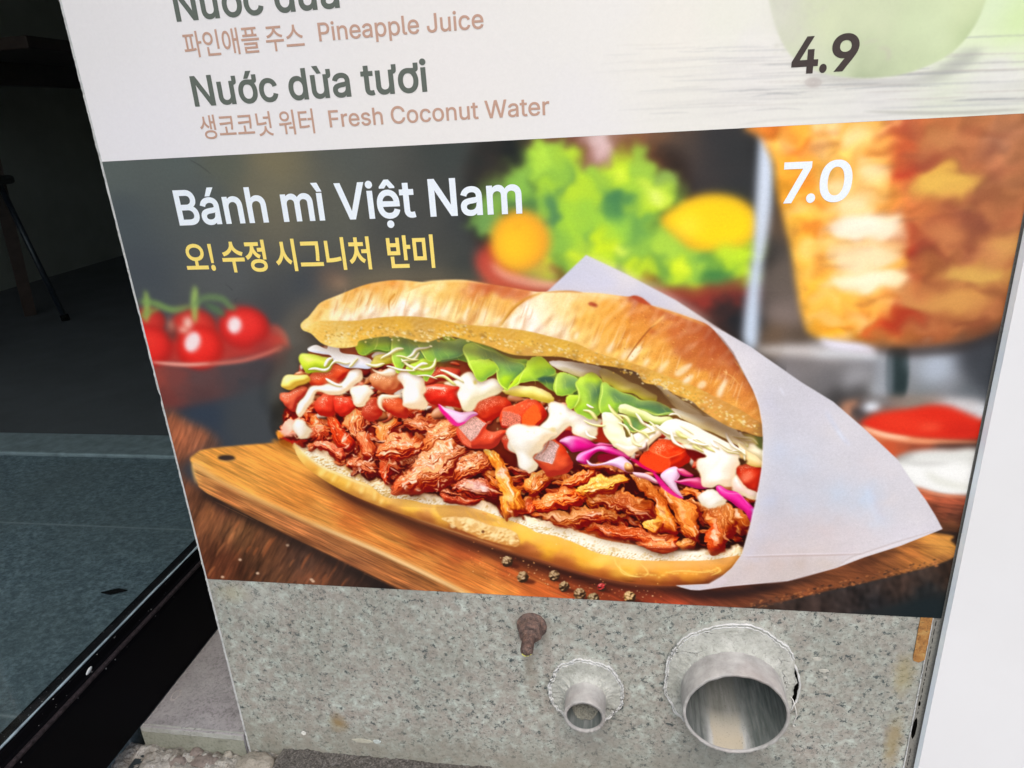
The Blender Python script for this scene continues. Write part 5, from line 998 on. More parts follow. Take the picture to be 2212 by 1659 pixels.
# ---------------------------------------------------------------- materials
def granite():
    m, nt, bs = nmat('polished granite'); P = wpos(nt)
    n1 = tex(nt, 'n', 95, 5, 0.6, P).outputs['Fac']; n2 = tex(nt, 'n', 38, 4, 0.55, P).outputs['Fac']
    n3 = tex(nt, 'n', 420, 3, 0.6, P).outputs['Fac']; n4 = tex(nt, 'n', 7, 3, 0.5, P).outputs['Fac']
    c = ramp(nt, n1, [(0.30, (0.28, 0.275, 0.245)), (0.45, (0.36, 0.362, 0.327)), (0.54, (0.405, 0.43, 0.393)), (0.66, (0.53, 0.59, 0.55))])
    c = mix(nt, ramp(nt, n2, [(0.42, 0.0), (0.62, 0.55)]), c, (0.34, 0.285, 0.255))
    c = mix(nt, ramp(nt, n3, [(0.52, 0.0), (0.72, 0.5)]), c, (0.50, 0.51, 0.48))
    c = mix(nt, ramp(nt, n4, [(0.36, 0.0), (0.64, 0.42)]), c, (0.235, 0.245, 0.215))
    gv_ = tex(nt, 'v', 330, vec=P); gr_ = ramp(nt, N_sep(nt, gv_.outputs['Color']), [(0.0, (0.72, 0.71, 0.70)), (0.5, (1.0, 1.0, 0.99)), (1.0, (1.24, 1.27, 1.25))]); c = mix(nt, 0.38, c, gr_, 'MULTIPLY')
    gv2 = tex(nt, 'v', 150, vec=P); c = mix(nt, 0.35, c, ramp(nt, N_sep(nt, gv2.outputs['Color']), [(0.0, (0.80, 0.78, 0.76)), (0.5, (1.0, 0.99, 0.98)), (1.0, (1.18, 1.21, 1.19))]), 'MULTIPLY')
    # dark mica flecks: distorted cells kept in loose clusters
    wob = tex(nt, 'n', 330, 3, 0.7, P).outputs['Color']
    vv = N(nt, 'ShaderNodeVectorMath', operation='MULTIPLY_ADD'); nt.links.new(wob, vv.inputs[0]); vv.inputs[1].default_value = (.009,)*3; nt.links.new(P, vv.inputs[2])
    m1 = tex(nt, 'n', 165, 5, 0.72, vv.outputs[0]).outputs['Fac']; k1 = ramp(nt, m1, [(0.578, 0.0), (0.596, 1.0)])
    m2 = tex(nt, 'n', 330, 3, 0.65, vv.outputs[0]).outputs['Fac']; k2 = ramp(nt, m2, [(0.59, 0.0), (0.62, 0.85)])
    cl = ramp(nt, tex(nt, 'n', 26, 3, 0.6, P).outputs['Fac'], [(0.34, 0.55), (0.52, 1.0)])
    dark = mix(nt, tex(nt, 'n', 200, 2, 0.5, P).outputs['Fac'], (0.014, 0.024, 0.027), (0.07, 0.10, 0.11))
    c = mix(nt, mth(nt, 'MULTIPLY', k1, cl), c, dark); c = mix(nt, mth(nt, 'MULTIPLY', k2, cl), c, (0.09, 0.105, 0.10))
    # white nicks and dust
    f3 = tex(nt, 'v', 150, vec=vv.outputs[0]); k3 = ramp(nt, mth(nt, 'SUBTRACT', mth(nt, 'MULTIPLY', mth(nt, 'POWER', N_sep(nt, f3.outputs['Color']), 9.0), 0.20), f3.outputs['Distance']), [(0.0, 0.0), (0.05, 0.75)])
    c = mix(nt, k3, c, (0.62, 0.62, 0.58))
    # splash dirt creeping up from the ground
    sep = N(nt, 'ShaderNodeSeparateXYZ'); nt.links.new(P, sep.inputs[0])
    up = mth(nt, 'ADD', sep.outputs['Z'], mth(nt, 'MULTIPLY', tex(nt, 'n', 22, 4, 0.6, P).outputs['Fac'], 0.07))

    g = N(nt, 'ShaderNodeMapRange'); nt.links.new(up, g.inputs[0]); g.inputs[1].default_value = -0.235; g.inputs[2].default_value = -0.165; g.inputs[3].default_value = 0.75; g.inputs[4].default_value = 0.0
    c = mix(nt, mth(nt, 'MULTIPLY', g.outputs[0], ramp(nt, n2, [(0.3, 0.35), (0.6, 1.0)])), c, (0.25, 0.24, 0.195))
    # rust stain on the stone and ochre bleed along the right-hand joint
    for (px, pz, rx, rz, col, amt) in ((0.1335, -0.213, 0.017, 0.021, (0.26, 0.165, 0.05), 0.75), (0.782, -0.075, 0.016, 0.04, (0.36, 0.30, 0.13), 0.5), (0.784, -0.17, 0.013, 0.06, (0.30, 0.23, 0.10), 0.65), (0.03, -0.02, 0.03, 0.018, (0.42, 0.40, 0.25), 0.4), (0.39, -0.046, 0.034, 0.03, (0.17, 0.14, 0.12), 0.5), (0.385, -0.10, 0.012, 0.07, (0.24, 0.19, 0.14), 0.4), (0.61, -0.225, 0.11, 0.06, (0.17, 0.18, 0.165), 0.55), (0.45, -0.20, 0.05, 0.05, (0.22, 0.21, 0.19), 0.4), (0.06, -0.03, 0.05, 0.03, (0.50, 0.50, 0.46), 0.3)):
        dx = mth(nt, 'DIVIDE', mth(nt, 'SUBTRACT', sep.outputs['X'], px), rx); dz = mth(nt, 'DIVIDE', mth(nt, 'SUBTRACT', sep.outputs['Z'], pz), rz)
        d = mth(nt, 'SQRT', mth(nt, 'ADD', mth(nt, 'MULTIPLY', dx, dx), mth(nt, 'MULTIPLY', dz, dz)))
        d = mth(nt, 'ADD', d, mth(nt, 'MULTIPLY', tex(nt, 'n', 85, 5, 0.7, P).outputs['Fac'], 1.1))
        r = N(nt, 'ShaderNodeMapRange'); nt.links.new(d, r.inputs[0]); r.inputs[1].default_value = 0.75; r.inputs[2].default_value = 1.45; r.inputs[3].default_value = amt; r.inputs[4].default_value = 0.0
        c = mix(nt, r.outputs[0], c, col)
    nt.links.new(c, bs.inputs['Base Color']); bs.inputs['Specular IOR Level'].default_value = 0.35
    rr = ramp(nt, n2, [(0.3, 0.32), (0.7, 0.55)]); nt.links.new(rr, bs.inputs['Roughness'])
    bump(nt, bs, n3, 0.0003, 0.5)
    return m

def N_sep(nt, colsock):
    s = nt.nodes.new('ShaderNodeSeparateColor'); nt.links.new(colsock, s.inputs[0]); return s.outputs[0]

def stone(name, a, b, sc=60, rough=0.75, bm=0.0015, pits=True):
    m, nt, bs = nmat(name); P = wpos(nt)
    n1 = tex(nt, 'n', sc, 6, 0.65, P).outputs['Fac']; n2 = tex(nt, 'n', sc*5, 4, 0.6, P).outputs['Fac']; n3 = tex(nt, 'n', sc*0.2, 3, 0.5, P).outputs['Fac']
    c = mix(nt, n1, a, b); c = mix(nt, ramp(nt, n2, [(0.35, 0.5), (0.5, 0.0)]), c, tuple(np.array(a)*0.45)); c = mix(nt, ramp(nt, n3, [(0.4, 0.0), (0.65, 0.4)]), c, tuple(np.array(b)*np.array((0.85, 0.9, 0.85))))
    nt.links.new(c, bs.inputs['Base Color']); bs.inputs['Roughness'].default_value = rough; bs.inputs['Specular IOR Level'].default_value = 0.3
    bump(nt, bs, mth(nt, 'ADD', n1, mth(nt, 'MULTIPLY', n2, 0.6)), bm)
    return m

def rust_mat():
    m, nt, bs = nmat('rusted steel'); P = wpos(nt)
    n1 = tex(nt, 'n', 150, 7, 0.7, P).outputs['Fac']; n2 = tex(nt, 'n', 600, 4, 0.6, P).outputs['Fac']
    c = ramp(nt, n1, [(0.30, (0.05, 0.036, 0.032)), (0.46, (0.12, 0.085, 0.075)), (0.60, (0.20, 0.125, 0.10)), (0.72, (0.34, 0.25, 0.21))])
    c = mix(nt, ramp(nt, n2, [(0.6, 0.0), (0.75, 0.7)]), c, (0.32, 0.26, 0.23))
    nt.links.new(c, bs.inputs['Base Color']); bs.inputs['Roughness'].default_value = 0.85; bs.inputs['Specular IOR Level'].default_value = 0.3
    bump(nt, bs, mth(nt, 'ADD', n1, n2), 0.0007)
    return m

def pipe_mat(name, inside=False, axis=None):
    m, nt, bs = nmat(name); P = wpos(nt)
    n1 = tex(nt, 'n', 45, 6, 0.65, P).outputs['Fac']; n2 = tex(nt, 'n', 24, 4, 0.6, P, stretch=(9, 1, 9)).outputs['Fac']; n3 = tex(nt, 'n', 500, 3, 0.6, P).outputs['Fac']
    if inside: c = ramp(nt, n2, [(0.3, (0.08, 0.095, 0.088)), (0.5, (0.14, 0.157, 0.15)), (0.7, (0.23, 0.24, 0.235))])  # bore grey lowered to carry part of the shade inside the pipe
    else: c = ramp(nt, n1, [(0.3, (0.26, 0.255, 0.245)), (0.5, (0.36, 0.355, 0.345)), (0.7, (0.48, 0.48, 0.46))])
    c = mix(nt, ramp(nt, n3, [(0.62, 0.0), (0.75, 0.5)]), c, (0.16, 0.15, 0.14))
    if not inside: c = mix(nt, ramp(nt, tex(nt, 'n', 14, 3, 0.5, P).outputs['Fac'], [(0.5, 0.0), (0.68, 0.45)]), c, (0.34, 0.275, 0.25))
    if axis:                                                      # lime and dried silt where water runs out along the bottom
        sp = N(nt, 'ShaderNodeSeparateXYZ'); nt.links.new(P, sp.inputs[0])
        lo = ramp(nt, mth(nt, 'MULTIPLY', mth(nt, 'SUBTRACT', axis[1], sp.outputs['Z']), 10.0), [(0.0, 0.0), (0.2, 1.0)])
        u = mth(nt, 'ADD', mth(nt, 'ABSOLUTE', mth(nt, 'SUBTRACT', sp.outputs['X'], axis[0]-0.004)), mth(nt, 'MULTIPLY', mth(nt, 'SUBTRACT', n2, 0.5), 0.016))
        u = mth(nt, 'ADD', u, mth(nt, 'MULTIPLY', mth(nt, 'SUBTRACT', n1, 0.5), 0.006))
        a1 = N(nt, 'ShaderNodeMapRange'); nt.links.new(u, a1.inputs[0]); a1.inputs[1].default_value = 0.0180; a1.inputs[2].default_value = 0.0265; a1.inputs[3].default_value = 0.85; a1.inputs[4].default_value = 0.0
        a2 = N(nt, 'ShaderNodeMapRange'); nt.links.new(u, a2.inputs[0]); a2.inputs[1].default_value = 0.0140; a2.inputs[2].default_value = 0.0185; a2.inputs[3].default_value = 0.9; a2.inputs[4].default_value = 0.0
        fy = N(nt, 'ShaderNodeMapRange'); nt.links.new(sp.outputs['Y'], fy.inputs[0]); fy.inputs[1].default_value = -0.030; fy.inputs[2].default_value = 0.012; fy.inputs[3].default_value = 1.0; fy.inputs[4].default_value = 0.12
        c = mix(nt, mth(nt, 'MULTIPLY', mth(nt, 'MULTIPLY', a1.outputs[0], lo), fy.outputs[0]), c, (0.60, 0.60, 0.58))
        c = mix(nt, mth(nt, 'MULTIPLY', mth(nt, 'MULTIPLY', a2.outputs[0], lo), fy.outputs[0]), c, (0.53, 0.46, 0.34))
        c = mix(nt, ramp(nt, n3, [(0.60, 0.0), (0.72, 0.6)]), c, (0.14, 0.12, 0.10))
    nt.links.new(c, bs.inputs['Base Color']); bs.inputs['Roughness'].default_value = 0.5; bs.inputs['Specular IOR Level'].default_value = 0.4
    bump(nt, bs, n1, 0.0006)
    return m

def mortar_mat(name, a=(0.29, 0.30, 0.265), b=(0.54, 0.55, 0.515)):
    m, nt, bs = nmat(name); P = wpos(nt)
    n1 = tex(nt, 'n', 70, 7, 0.7, P).outputs['Fac']; n2 = tex(nt, 'n', 350, 4, 0.65, P).outputs['Fac']
    c = mix(nt, ramp(nt, n1, [(0.3, 0.0), (0.7, 1.0)]), a, b); c = mix(nt, ramp(nt, n2, [(0.32, 0.6), (0.45, 0.0)]), c, (0.22, 0.22, 0.20))
    v = tex(nt, 'v', 26, vec=P); v.feature = 'DISTANCE_TO_EDGE'
    wob = tex(nt, 'n', 60, 4, 0.6, P).outputs['Color']; vv = N(nt, 'ShaderNodeVectorMath', operation='MULTIPLY_ADD'); nt.links.new(wob, vv.inputs[0]); vv.inputs[1].default_value = (.02,)*3; nt.links.new(P, vv.inputs[2]); nt.links.new(vv.outputs[0], v.inputs['Vector'])
    crk = mth(nt, 'MULTIPLY', ramp(nt, v.outputs['Distance'], [(0.0, 1.0), (0.011, 0.0)]), ramp(nt, tex(nt, 'n', 22, 2, 0.5, P).outputs['Fac'], [(0.50, 0.0), (0.60, 0.75)]))
    c = mix(nt, crk, c, (0.12, 0.115, 0.10))
    nt.links.new(c, bs.inputs['Base Color']); bs.inputs['Roughness'].default_value = 0.85; bs.inputs['Specular IOR Level'].default_value = 0.25
    bump(nt, bs, mth(nt, 'SUBTRACT', mth(nt, 'ADD', n1, mth(nt, 'MULTIPLY', n2, .5)), crk), 0.0016)
    return m

def ground_mat():
    m, nt, bs = nmat('rough broken ground'); P = wpos(nt); sep = N(nt, 'ShaderNodeSeparateXYZ'); nt.links.new(P, sep.inputs[0])
    n1 = tex(nt, 'n', 55, 7, 0.65, P).outputs['Fac']; n2 = tex(nt, 'n', 420, 4, 0.65, P).outputs['Fac']; n3 = tex(nt, 'n', 9, 4, 0.6, P).outputs['Fac']
    asph = ramp(nt, n2, [(0.32, (0.05, 0.047, 0.043)), (0.52, (0.13, 0.12, 0.11)), (0.66, (0.22, 0.205, 0.19)), (0.78, (0.40, 0.38, 0.35))])
    mort = ramp(nt, n1, [(0.3, (0.19, 0.165, 0.135)), (0.45, (0.38, 0.36, 0.32)), (0.7, (0.58, 0.57, 0.54))])
    mort = mix(nt, ramp(nt, n2, [(0.33, 0.7), (0.46, 0.0)]), mort, (0.11, 0.09, 0.075))
    f = mth(nt, 'ADD', sep.outputs['X'], mth(nt, 'MULTIPLY', mth(nt, 'SUBTRACT', n3, 0.5), 0.05))
    g = N(nt, 'ShaderNodeMapRange'); nt.links.new(f, g.inputs[0]); g.inputs[1].default_value = 0.025; g.inputs[2].default_value = 0.05
    c = mix(nt, g.outputs[0], mort, asph)
    nt.links.new(c, bs.inputs['Base Color']); bs.inputs['Roughness'].default_value = 0.95; bs.inputs['Specular IOR Level'].default_value = 0.2
    bump(nt, bs, mth(nt, 'ADD', n1, mth(nt, 'MULTIPLY', n2, 0.6)), 0.004)
    return m

def slate_mat():
    m, nt, bs = nmat('dark slate tiles'); P = wpos(nt); sep = N(nt, 'ShaderNodeSeparateXYZ'); nt.links.new(P, sep.inputs[0])
    n1 = tex(nt, 'n', 95, 7, 0.78, P, stretch=(1.0, 1.25, 1)).outputs['Fac']; n2 = tex(nt, 'n', 5, 3, 0.5, P).outputs['Fac']
    c = ramp(nt, n1, [(0.34, (0.04, 0.058, 0.072)), (0.5, (0.11, 0.15, 0.172)), (0.66, (0.25, 0.315, 0.345))])
    c = mix(nt, ramp(nt, n2, [(0.35, 0.0), (0.7, 0.5)]), c, (0.10, 0.125, 0.13))
    y = mth(nt, 'ADD', sep.outputs['Y'], 0.005); fr = mth(nt, 'ABSOLUTE', mth(nt, 'SUBTRACT', mth(nt, 'FRACT', mth(nt, 'ADD', mth(nt, 'DIVIDE', y, 0.468), 0.5)), 0.5))
    j = mth(nt, 'MULTIPLY', ramp(nt, fr, [(0.0, 1.0), (0.008, 0.0)]), 0.55)
    c = mix(nt, j, c, (0.33, 0.37, 0.38))
    nt.links.new(c, bs.inputs['Base Color']); bs.inputs['Roughness'].default_value = 0.55; bs.inputs['Specular IOR Level'].default_value = 0.35
    bump(nt, bs, n1, 0.0012)
    return m

def metal_black():
    m, nt, bs = nmat('black powder coat'); P = wpos(nt)
    n1 = tex(nt, 'n', 30, 4, 0.6, P).outputs['Fac']
    v = tex(nt, 'v', 250, vec=P); fl = ramp(nt, mth(nt, 'SUBTRACT', mth(nt, 'MULTIPLY', mth(nt, 'MULTIPLY', mth(nt, 'POWER', N_sep(nt, v.outputs['Color']), 1.6), tex(nt, 'n', 40, 4, 0.7, P).outputs['Fac']), 0.42), v.outputs['Distance']), [(0.0, 0.0), (0.03, 0.9)])
    sep = N(nt, 'ShaderNodeSeparateXYZ'); nt.links.new(P, sep.inputs[0])
    g = N(nt, 'ShaderNodeMapRange'); nt.links.new(mth(nt, 'ADD', sep.outputs['Y'], mth(nt, 'MULTIPLY', n1, 0.12)), g.inputs[0]); g.inputs[1].default_value = 0.24; g.inputs[2].default_value = 0.04
    c = mix(nt, mth(nt, 'MULTIPLY', fl, g.outputs[0]), (0.0035, 0.0035, 0.0045), (0.30, 0.31, 0.31))
    nt.links.new(c, bs.inputs['Base Color']); bs.inputs['Roughness'].default_value = 0.34; bs.inputs['Specular IOR Level'].default_value = 0.03
    return m

def glass_mat():
    m = bpy.data.materials.new('window glass'); m.use_nodes = True; nt = m.node_tree; nt.nodes.clear()
    o = nt.nodes.new('ShaderNodeOutputMaterial'); t = N(nt, 'ShaderNodeBsdfTransparent'); t.inputs[0].default_value = (0.80, 0.86, 0.87, 1)
    g = N(nt, 'ShaderNodeBsdfGlossy', Roughness=0.01); g.inputs[0].default_value = (1, 1, 1, 1)
    fr = N(nt, 'ShaderNodeFresnel', IOR=1.42); ge = nt.nodes.new('ShaderNodeNewGeometry'); fs = mth(nt, 'MULTIPLY', fr.outputs[0], mth(nt, 'SUBTRACT', 1.0, ge.outputs['Backfacing'])); mx = nt.nodes.new('ShaderNodeMixShader')
    nt.links.new(fs, mx.inputs[0]); nt.links.new(t.outputs[0], mx.inputs[1]); nt.links.new(g.outputs[0], mx.inputs[2])
    # dried drops and dust specks on the pane
    P = wpos(nt); v = tex(nt, 'v', 70, vec=P)
    k = mth(nt, 'MULTIPLY', ramp(nt, mth(nt, 'SUBTRACT', mth(nt, 'MULTIPLY', mth(nt, 'POWER', N_sep(nt, v.outputs['Color']), 6.0), 0.07), v.outputs['Distance']), [(0.0, 0.0), (0.02, 0.7)]), ramp(nt, tex(nt, 'n', 14, 4, 0.7, P).outputs['Fac'], [(0.52, 0.0), (0.62, 0.8)]))
    df = N(nt, 'ShaderNodeBsdfDiffuse'); df.inputs[0].default_value = (0.55, 0.56, 0.54, 1); m2 = nt.nodes.new('ShaderNodeMixShader')
    nt.links.new(k, m2.inputs[0]); nt.links.new(mx.outputs[0], m2.inputs[1]); nt.links.new(df.outputs[0], m2.inputs[2]); nt.links.new(m2.outputs[0], o.inputs[0])
    return m

def print_mat(name, img):
    m, nt, bs = nmat(name)
    t = nt.nodes.new('ShaderNodeTexImage'); t.image = img; t.interpolation = 'Cubic'; t.extension = 'EXTEND'
    uv = nt.nodes.new('ShaderNodeUVMap'); uv.uv_map = 'print'
    nt.links.new(uv.outputs[0], t.inputs[0]); nt.links.new(t.outputs[0], bs.inputs['Base Color'])
    bs.inputs['Roughness'].default_value = 0.42; bs.inputs['Specular IOR Level'].default_value = 0.22
    n = tex(nt, 'n', 900, 2, 0.5); bump(nt, bs, n.outputs['Fac'], 0.00005, 0.6)
    return m

def to_image(name, art, gain):
    a = np.clip(art, 0, 1); l = np.where(a <= 0.04045, a/12.92, ((a+0.055)/1.055)**2.4)*gain
    l = np.clip(l, 0, 0.93)
    s = np.where(l <= 0.0031308, l*12.92, 1.055*l**(1/2.4)-0.055)
    h, w, _ = a.shape
    im = bpy.data.images.new(name, w, h, alpha=False, float_buffer=False)
    px = np.ones((h, w, 4), np.float32); px[..., :3] = s[::-1]
    im.pixels.foreach_set(px.ravel()); im.update(); im.pack()
    return im

MG = granite(); MPALE = mortar_mat('pale sawn stone edge', (0.42, 0.43, 0.42), (0.68, 0.70, 0.71)); MORT = mortar_mat('pipe mortar')
MSEAL = stone('weathered sealant', (0.15, 0.145, 0.13), (0.29, 0.285, 0.265), 90, 0.8, 0.0006)
def board_mat():
    m = plain('white board face', (219, 221, 224), 0.38, 0.35, 0.012, 6); nt = m.node_tree; bs = nt.nodes['Principled BSDF']
    old = bs.inputs['Base Color'].links[0].from_socket; P = wpos(nt); v = tex(nt, 'v', 55, vec=P)
    k = ramp(nt, mth(nt, 'SUBTRACT', mth(nt, 'MULTIPLY', mth(nt, 'POWER', N_sep(nt, v.outputs['Color']), 9.0), 0.09), v.outputs['Distance']), [(0.0, 0.0), (0.02, 0.6)])
    c = mix(nt, k, old, (0.30, 0.29, 0.27)); c = mix(nt, ramp(nt, tex(nt, 'n', 4, 5, 0.6, P).outputs['Fac'], [(0.45, 0.0), (0.75, 0.10)]), c, (0.55, 0.53, 0.49))
    nt.links.new(c, bs.inputs['Base Color']); return m
MWHITE = board_mat(); MBLUE = plain('board edge strip', (226, 236, 248), 0.45, 0.4, 0.03, 40)
MBLACK = metal_black(); MRUST = rust_mat(); MDARK = plain('matt black', (10, 9, 8), 1.0, 0.0, 0.1, 90)

# ---------------------------------------------------------------- ground
GX = np.unique(np.concatenate([np.linspace(-14, -0.7, 26), np.linspace(-0.7, -0.26, 22), np.linspace(-0.26, 0.50, 380), np.linspace(0.5, 1.0, 60), np.linspace(1, 14, 26)]))
GY = np.unique(np.concatenate([np.linspace(-14, -0.5, 26), np.linspace(-0.5, -0.12, 40), np.linspace(-0.12, 0.0, 62)]))
def gz(x, y):
    if not (-0.6 < x < 1.1 and y > -0.5): return -0.288
    k = min(1, max(0, (x-0.03)/0.02)); k = k*k*(3-2*k)
    hump = -0.289+0.023*k
    left = -0.279+0.008*nz(x*30, y*30, 3)+0.007*abs(nz(x*75, y*75, 5))+0.0035*nz(x*190, y*190, 9)+0.0016*nz(x*420, y*420, 6)
    rg_ = hump+0.0035*nz(x*30, y*30, 7)+0.0030*nz(x*140, y*140, 2)+0.0016*nz(x*380, y*380, 4)
    z = left*(1-k)+rg_*k
    if x < -0.005: z -= 0.006*max(0, 1+y/0.012) if y > -0.012 else 0
    e = min(1, max(0, (y+0.5)/0.2))
    return z*e+(-0.288)*(1-e)
gv = [(x, y, gz(x, y)) for y in GY for x in GX]; nx = len(GX)
gf = [(j*nx+i, j*nx+i+1, (j+1)*nx+i+1, (j+1)*nx+i) for j in range(len(GY)-1) for i in range(nx-1)]
gm = bpy.data.meshes.new('ground'); gm.from_pydata(gv, [], gf)
g = link('ground', gm, ground_mat(), smooth=True); g['kind'] = 'structure'

# floor inside the glass, its walls and ceiling
f = link('floor', boxbm(-2.90, -0.176, -1.6, 4.2, FLOOR-0.06, FLOOR), slate_mat()); f['kind'] = 'structure'
MW = plain('dim plaster', (150, 150, 140), 0.8, 0.2, 0.08, 4)
w = link('back_wall', boxbm(-2.95, -2.86, -1.6, 4.2, FLOOR, 2.4), MW); tag(w, 'dim grey green wall far back inside the glass, behind the table', 'wall')
w = link('far_wall', boxbm(-2.86, 0.0, 4.2, 4.3, FLOOR, 2.4), MW); tag(w, 'dark end wall of the room behind the glass and the column', 'wall')
c = link('ceiling', boxbm(-2.95, 0.0, -1.7, 4.3, 2.4, 2.5), MW); c['kind'] = 'structure'
w = link('recess_wall', boxbm(-0.19, 0.0, 0.52, 4.19, FLOOR, 2.39), plain('dark recess', (60, 58, 54), 0.8, 0.2)); tag(w, 'dark wall closing the gap between glass and stone column', 'wall')

# raised strip across the inner floor
bm = boxbm(-2.85, -0.185, 0.757, 0.872, FLOOR, FLOOR+0.012, bevel=0.004)
tag(link('floor_strip', bm, plain('worn strip', (122, 134, 138), 0.45, 0.4, 0.2, 30)), 'grey raised strip running across the dark slate floor behind glass', 'floor strip')
bm = boxbm(-2.85, -0.185, 0.874, 4.19, FLOOR, FLOOR+0.004)
tag(link('mat', bm, plain('dark runner', (82, 83, 86), 0.8, 0.2, 0.08, 6)), 'dark floor covering beyond the raised strip behind the glass', 'mat')

# table and chair inside, almost lost in the dark
DW = plain('dark stained wood', (58, 42, 36), 0.5, 0.3, 0.2, 30); DM = plain('dark steel rod', (26, 32, 42), 0.35, 0.5, 0.1, 30)
t = thing('table', 'dark wooden table with thick legs standing behind the glass', 'table', (-2.2, 2.7, FLOOR))
link('table_top', boxbm(-2.75, -1.75, 2.0, 3.5, 0.83, 0.875, bevel=0.004), DW, t)
link('apron', boxbm(-2.24, -2.18, 2.06, 3.44, 0.735, 0.829), DW, t)
for yy in (2.10, 3.36): link('leg', tube([(-2.22, yy+0.02, FLOOR+0.003), (-2.12, yy-0.01, 0.735)], [0.033, 0.042], 4), DW, t)
t = thing('chair', 'dark chair with thin slanting steel legs behind the glass', 'chair', (-2.1, 1.9, FLOOR))
for a, b in (((-1.9514, 2.02), (-2.0766, 2.02)), ((-2.40, 2.02), (-2.32, 2.02)), ((-1.96, 1.62), (-2.08, 1.66)), ((-2.42, 1.62), (-2.34, 1.66))):
    lg_ = link('leg', tube([(a[0], a[1], FLOOR+0.004), ((a[0]+b[0])/2, (a[1]+b[1])/2, 0.05), (b[0], b[1], 0.345)], 0.012, 10), DM, t, True)
    link('foot_cap', tube([(a[0], a[1], FLOOR+0.004), (a[0]-0.002, a[1], FLOOR+0.03)], 0.017, 10), MDARK, lg_, True)
link('seat', boxbm(-2.42, -2.03, 1.60, 2.06, 0.34, 0.375, bevel=0.012), plain('dark seat', (46, 46, 44), 0.6, 0.3), t)
# fallen leaf on the slate
bm = bmesh.new()
vs = [bm.verts.new((-0.392+0.022*a, 0.262+0.010*b, FLOOR+0.003+0.002*math.sin(a*3))) for a, b in ((-1, -.5), (-.5, .5), (.2, .7), (1, .5), (.6, -.3), (-.1, -.8))]
fc = bm.faces.new(vs); ex = bmesh.ops.extrude_face_region(bm, geom=[fc]); bmesh.ops.translate(bm, verts=[v for v in ex['geom'] if isinstance(v, bmesh.types.BMVert)], vec=(0, 0, 0.0015))
tag(link('leaf', bm, plain('dead leaf', (14, 13, 14), 0.9, 0.1)), 'small black dead leaf lying on the slate floor behind glass', 'leaf')

# ---------------------------------------------------------------- glass partition running off to the left
gp = thing('glass_partition', 'glass partition on a dusty black metal bottom rail, left of the column', 'glass partition', (-0.17, -0.3, FLOOR))
prof = [(-0.155, FLOOR+0.0005), (-0.155, -0.134), (-0.1565, -0.1285), (-0.160, -0.126), (-0.1655, -0.1225), (-0.168, -0.113), (-0.1715, -0.1125), (-0.1735, -0.1135), (-0.179, -0.1135), (-0.195, -0.116), (-0.20, -0.13), (-0.20, FLOOR+0.0005)]
bm = bmesh.new(); Y0, Y1 = -1.5, 0.518
A_ = [bm.verts.new((x, Y0, z)) for x, z in prof]; B_ = [bm.verts.new((x, Y1, z)) for x, z in prof]
for i in range(len(prof)):
    j = (i+1) % len(prof); bm.faces.new((A_[i], A_[j], B_[j], B_[i]))
bm.faces.new(A_); bm.faces.new(B_[::-1])
link('bottom_rail', bm, MBLACK, gp)
bm = bmesh.new(); yy = np.linspace(-1.49, 0.516, 120)                    # dusty glazing bead, the bevel's brownish highlight put into its colour
link('bead', tube([(-0.1588, y, -0.1262+0.0002*nz(y*30, 1)) for y in yy], 0.0030, 8), plain('dusty bead highlight', (44, 38, 41), 0.7, 0.2, 0.45, 260), gp, True)
link('sealant_bead', tube([(-0.1722, y, -0.1105+0.0006*nz(y*16, 2)) for y in yy], [0.0014+0.0006*nz(y*25, 6) for y in yy], 8), plain('silicone bead', (150, 168, 178), 0.4, 0.4, 0.2, 60), gp, True)
link('glass_pane', boxbm(-0.181, -0.1735, Y0+0.002, Y1-0.002, -0.1135, 2.30), glass_mat(), gp)
link('top_rail', boxbm(-0.20, -0.155, Y0, Y1, 2.302, 2.385), MBLACK, gp)
bm = boxbm(-0.1548, -0.139, -1.2, -0.012, FLOOR-0.042, FLOOR-0.032); link('rail_foot', bm, plain('grey foot flange', (52, 60, 64), 0.5, 0.4), gp)
bm = bmesh.new(); bmesh.ops.create_icosphere(bm, subdivisions=2, radius=1, matrix=Matrix.Translation((-0.1655, -0.0374, -0.120)) @ Matrix.Rotation(0.3, 4, 'X') @ Matrix.Diagonal((0.0015, 0.006, 0.0028, 1)))
link('paint_fleck', bm, plain('paint fleck', (206, 212, 214), 0.6, 0.3), gp, True)

# ---------------------------------------------------------------- stone slab in the recess
sl = thing('stone_slab', 'grey stone slab on the ground between black rail and column', 'stone slab', (-0.08, 0.2, FLOOR))
link('slab', boxbm(-0.1548, -0.0045, -0.0020, 0.518, FLOOR-0.036, FLOOR-0.0006, bevel=0.0016), stone('lilac grey stone', (0.15, 0.145, 0.145), (0.52, 0.49, 0.51), 55, 0.6, 0.0014), sl)
bm = bmesh.new(); xs = np.linspace(-0.1545, -0.006, 70)                   # pale sawn front arris
top = [bm.verts.new((x, 0.0035+0.0012*nz(x*90, 2), FLOOR-0.0002)) for x in xs]; mid = [bm.verts.new((x, -0.0024+0.0004*nz(x*120, 8), FLOOR-0.0012)) for x in xs]; low = [bm.verts.new((x, -0.0028, FLOOR-0.0075+0.001*nz(x*80, 5))) for x in xs]
for a, b in ((top, mid), (mid, low)):
    for i in range(69): bm.faces.new((a[i], a[i+1], b[i+1], b[i]))
link('front_edge', bm, mortar_mat('sawn arris', (0.30, 0.31, 0.28), (0.47, 0.48, 0.46)), sl)
bm = boxbm(-0.1545, -0.0046, -0.0030, -0.0022, FLOOR-0.0355, FLOOR-0.008); link('front_face', bm, stone('mossy stone face', (0.17, 0.175, 0.135), (0.38, 0.385, 0.33), 55, 0.8, 0.001), sl)
bm = bmesh.new(); ra, rb = [], []
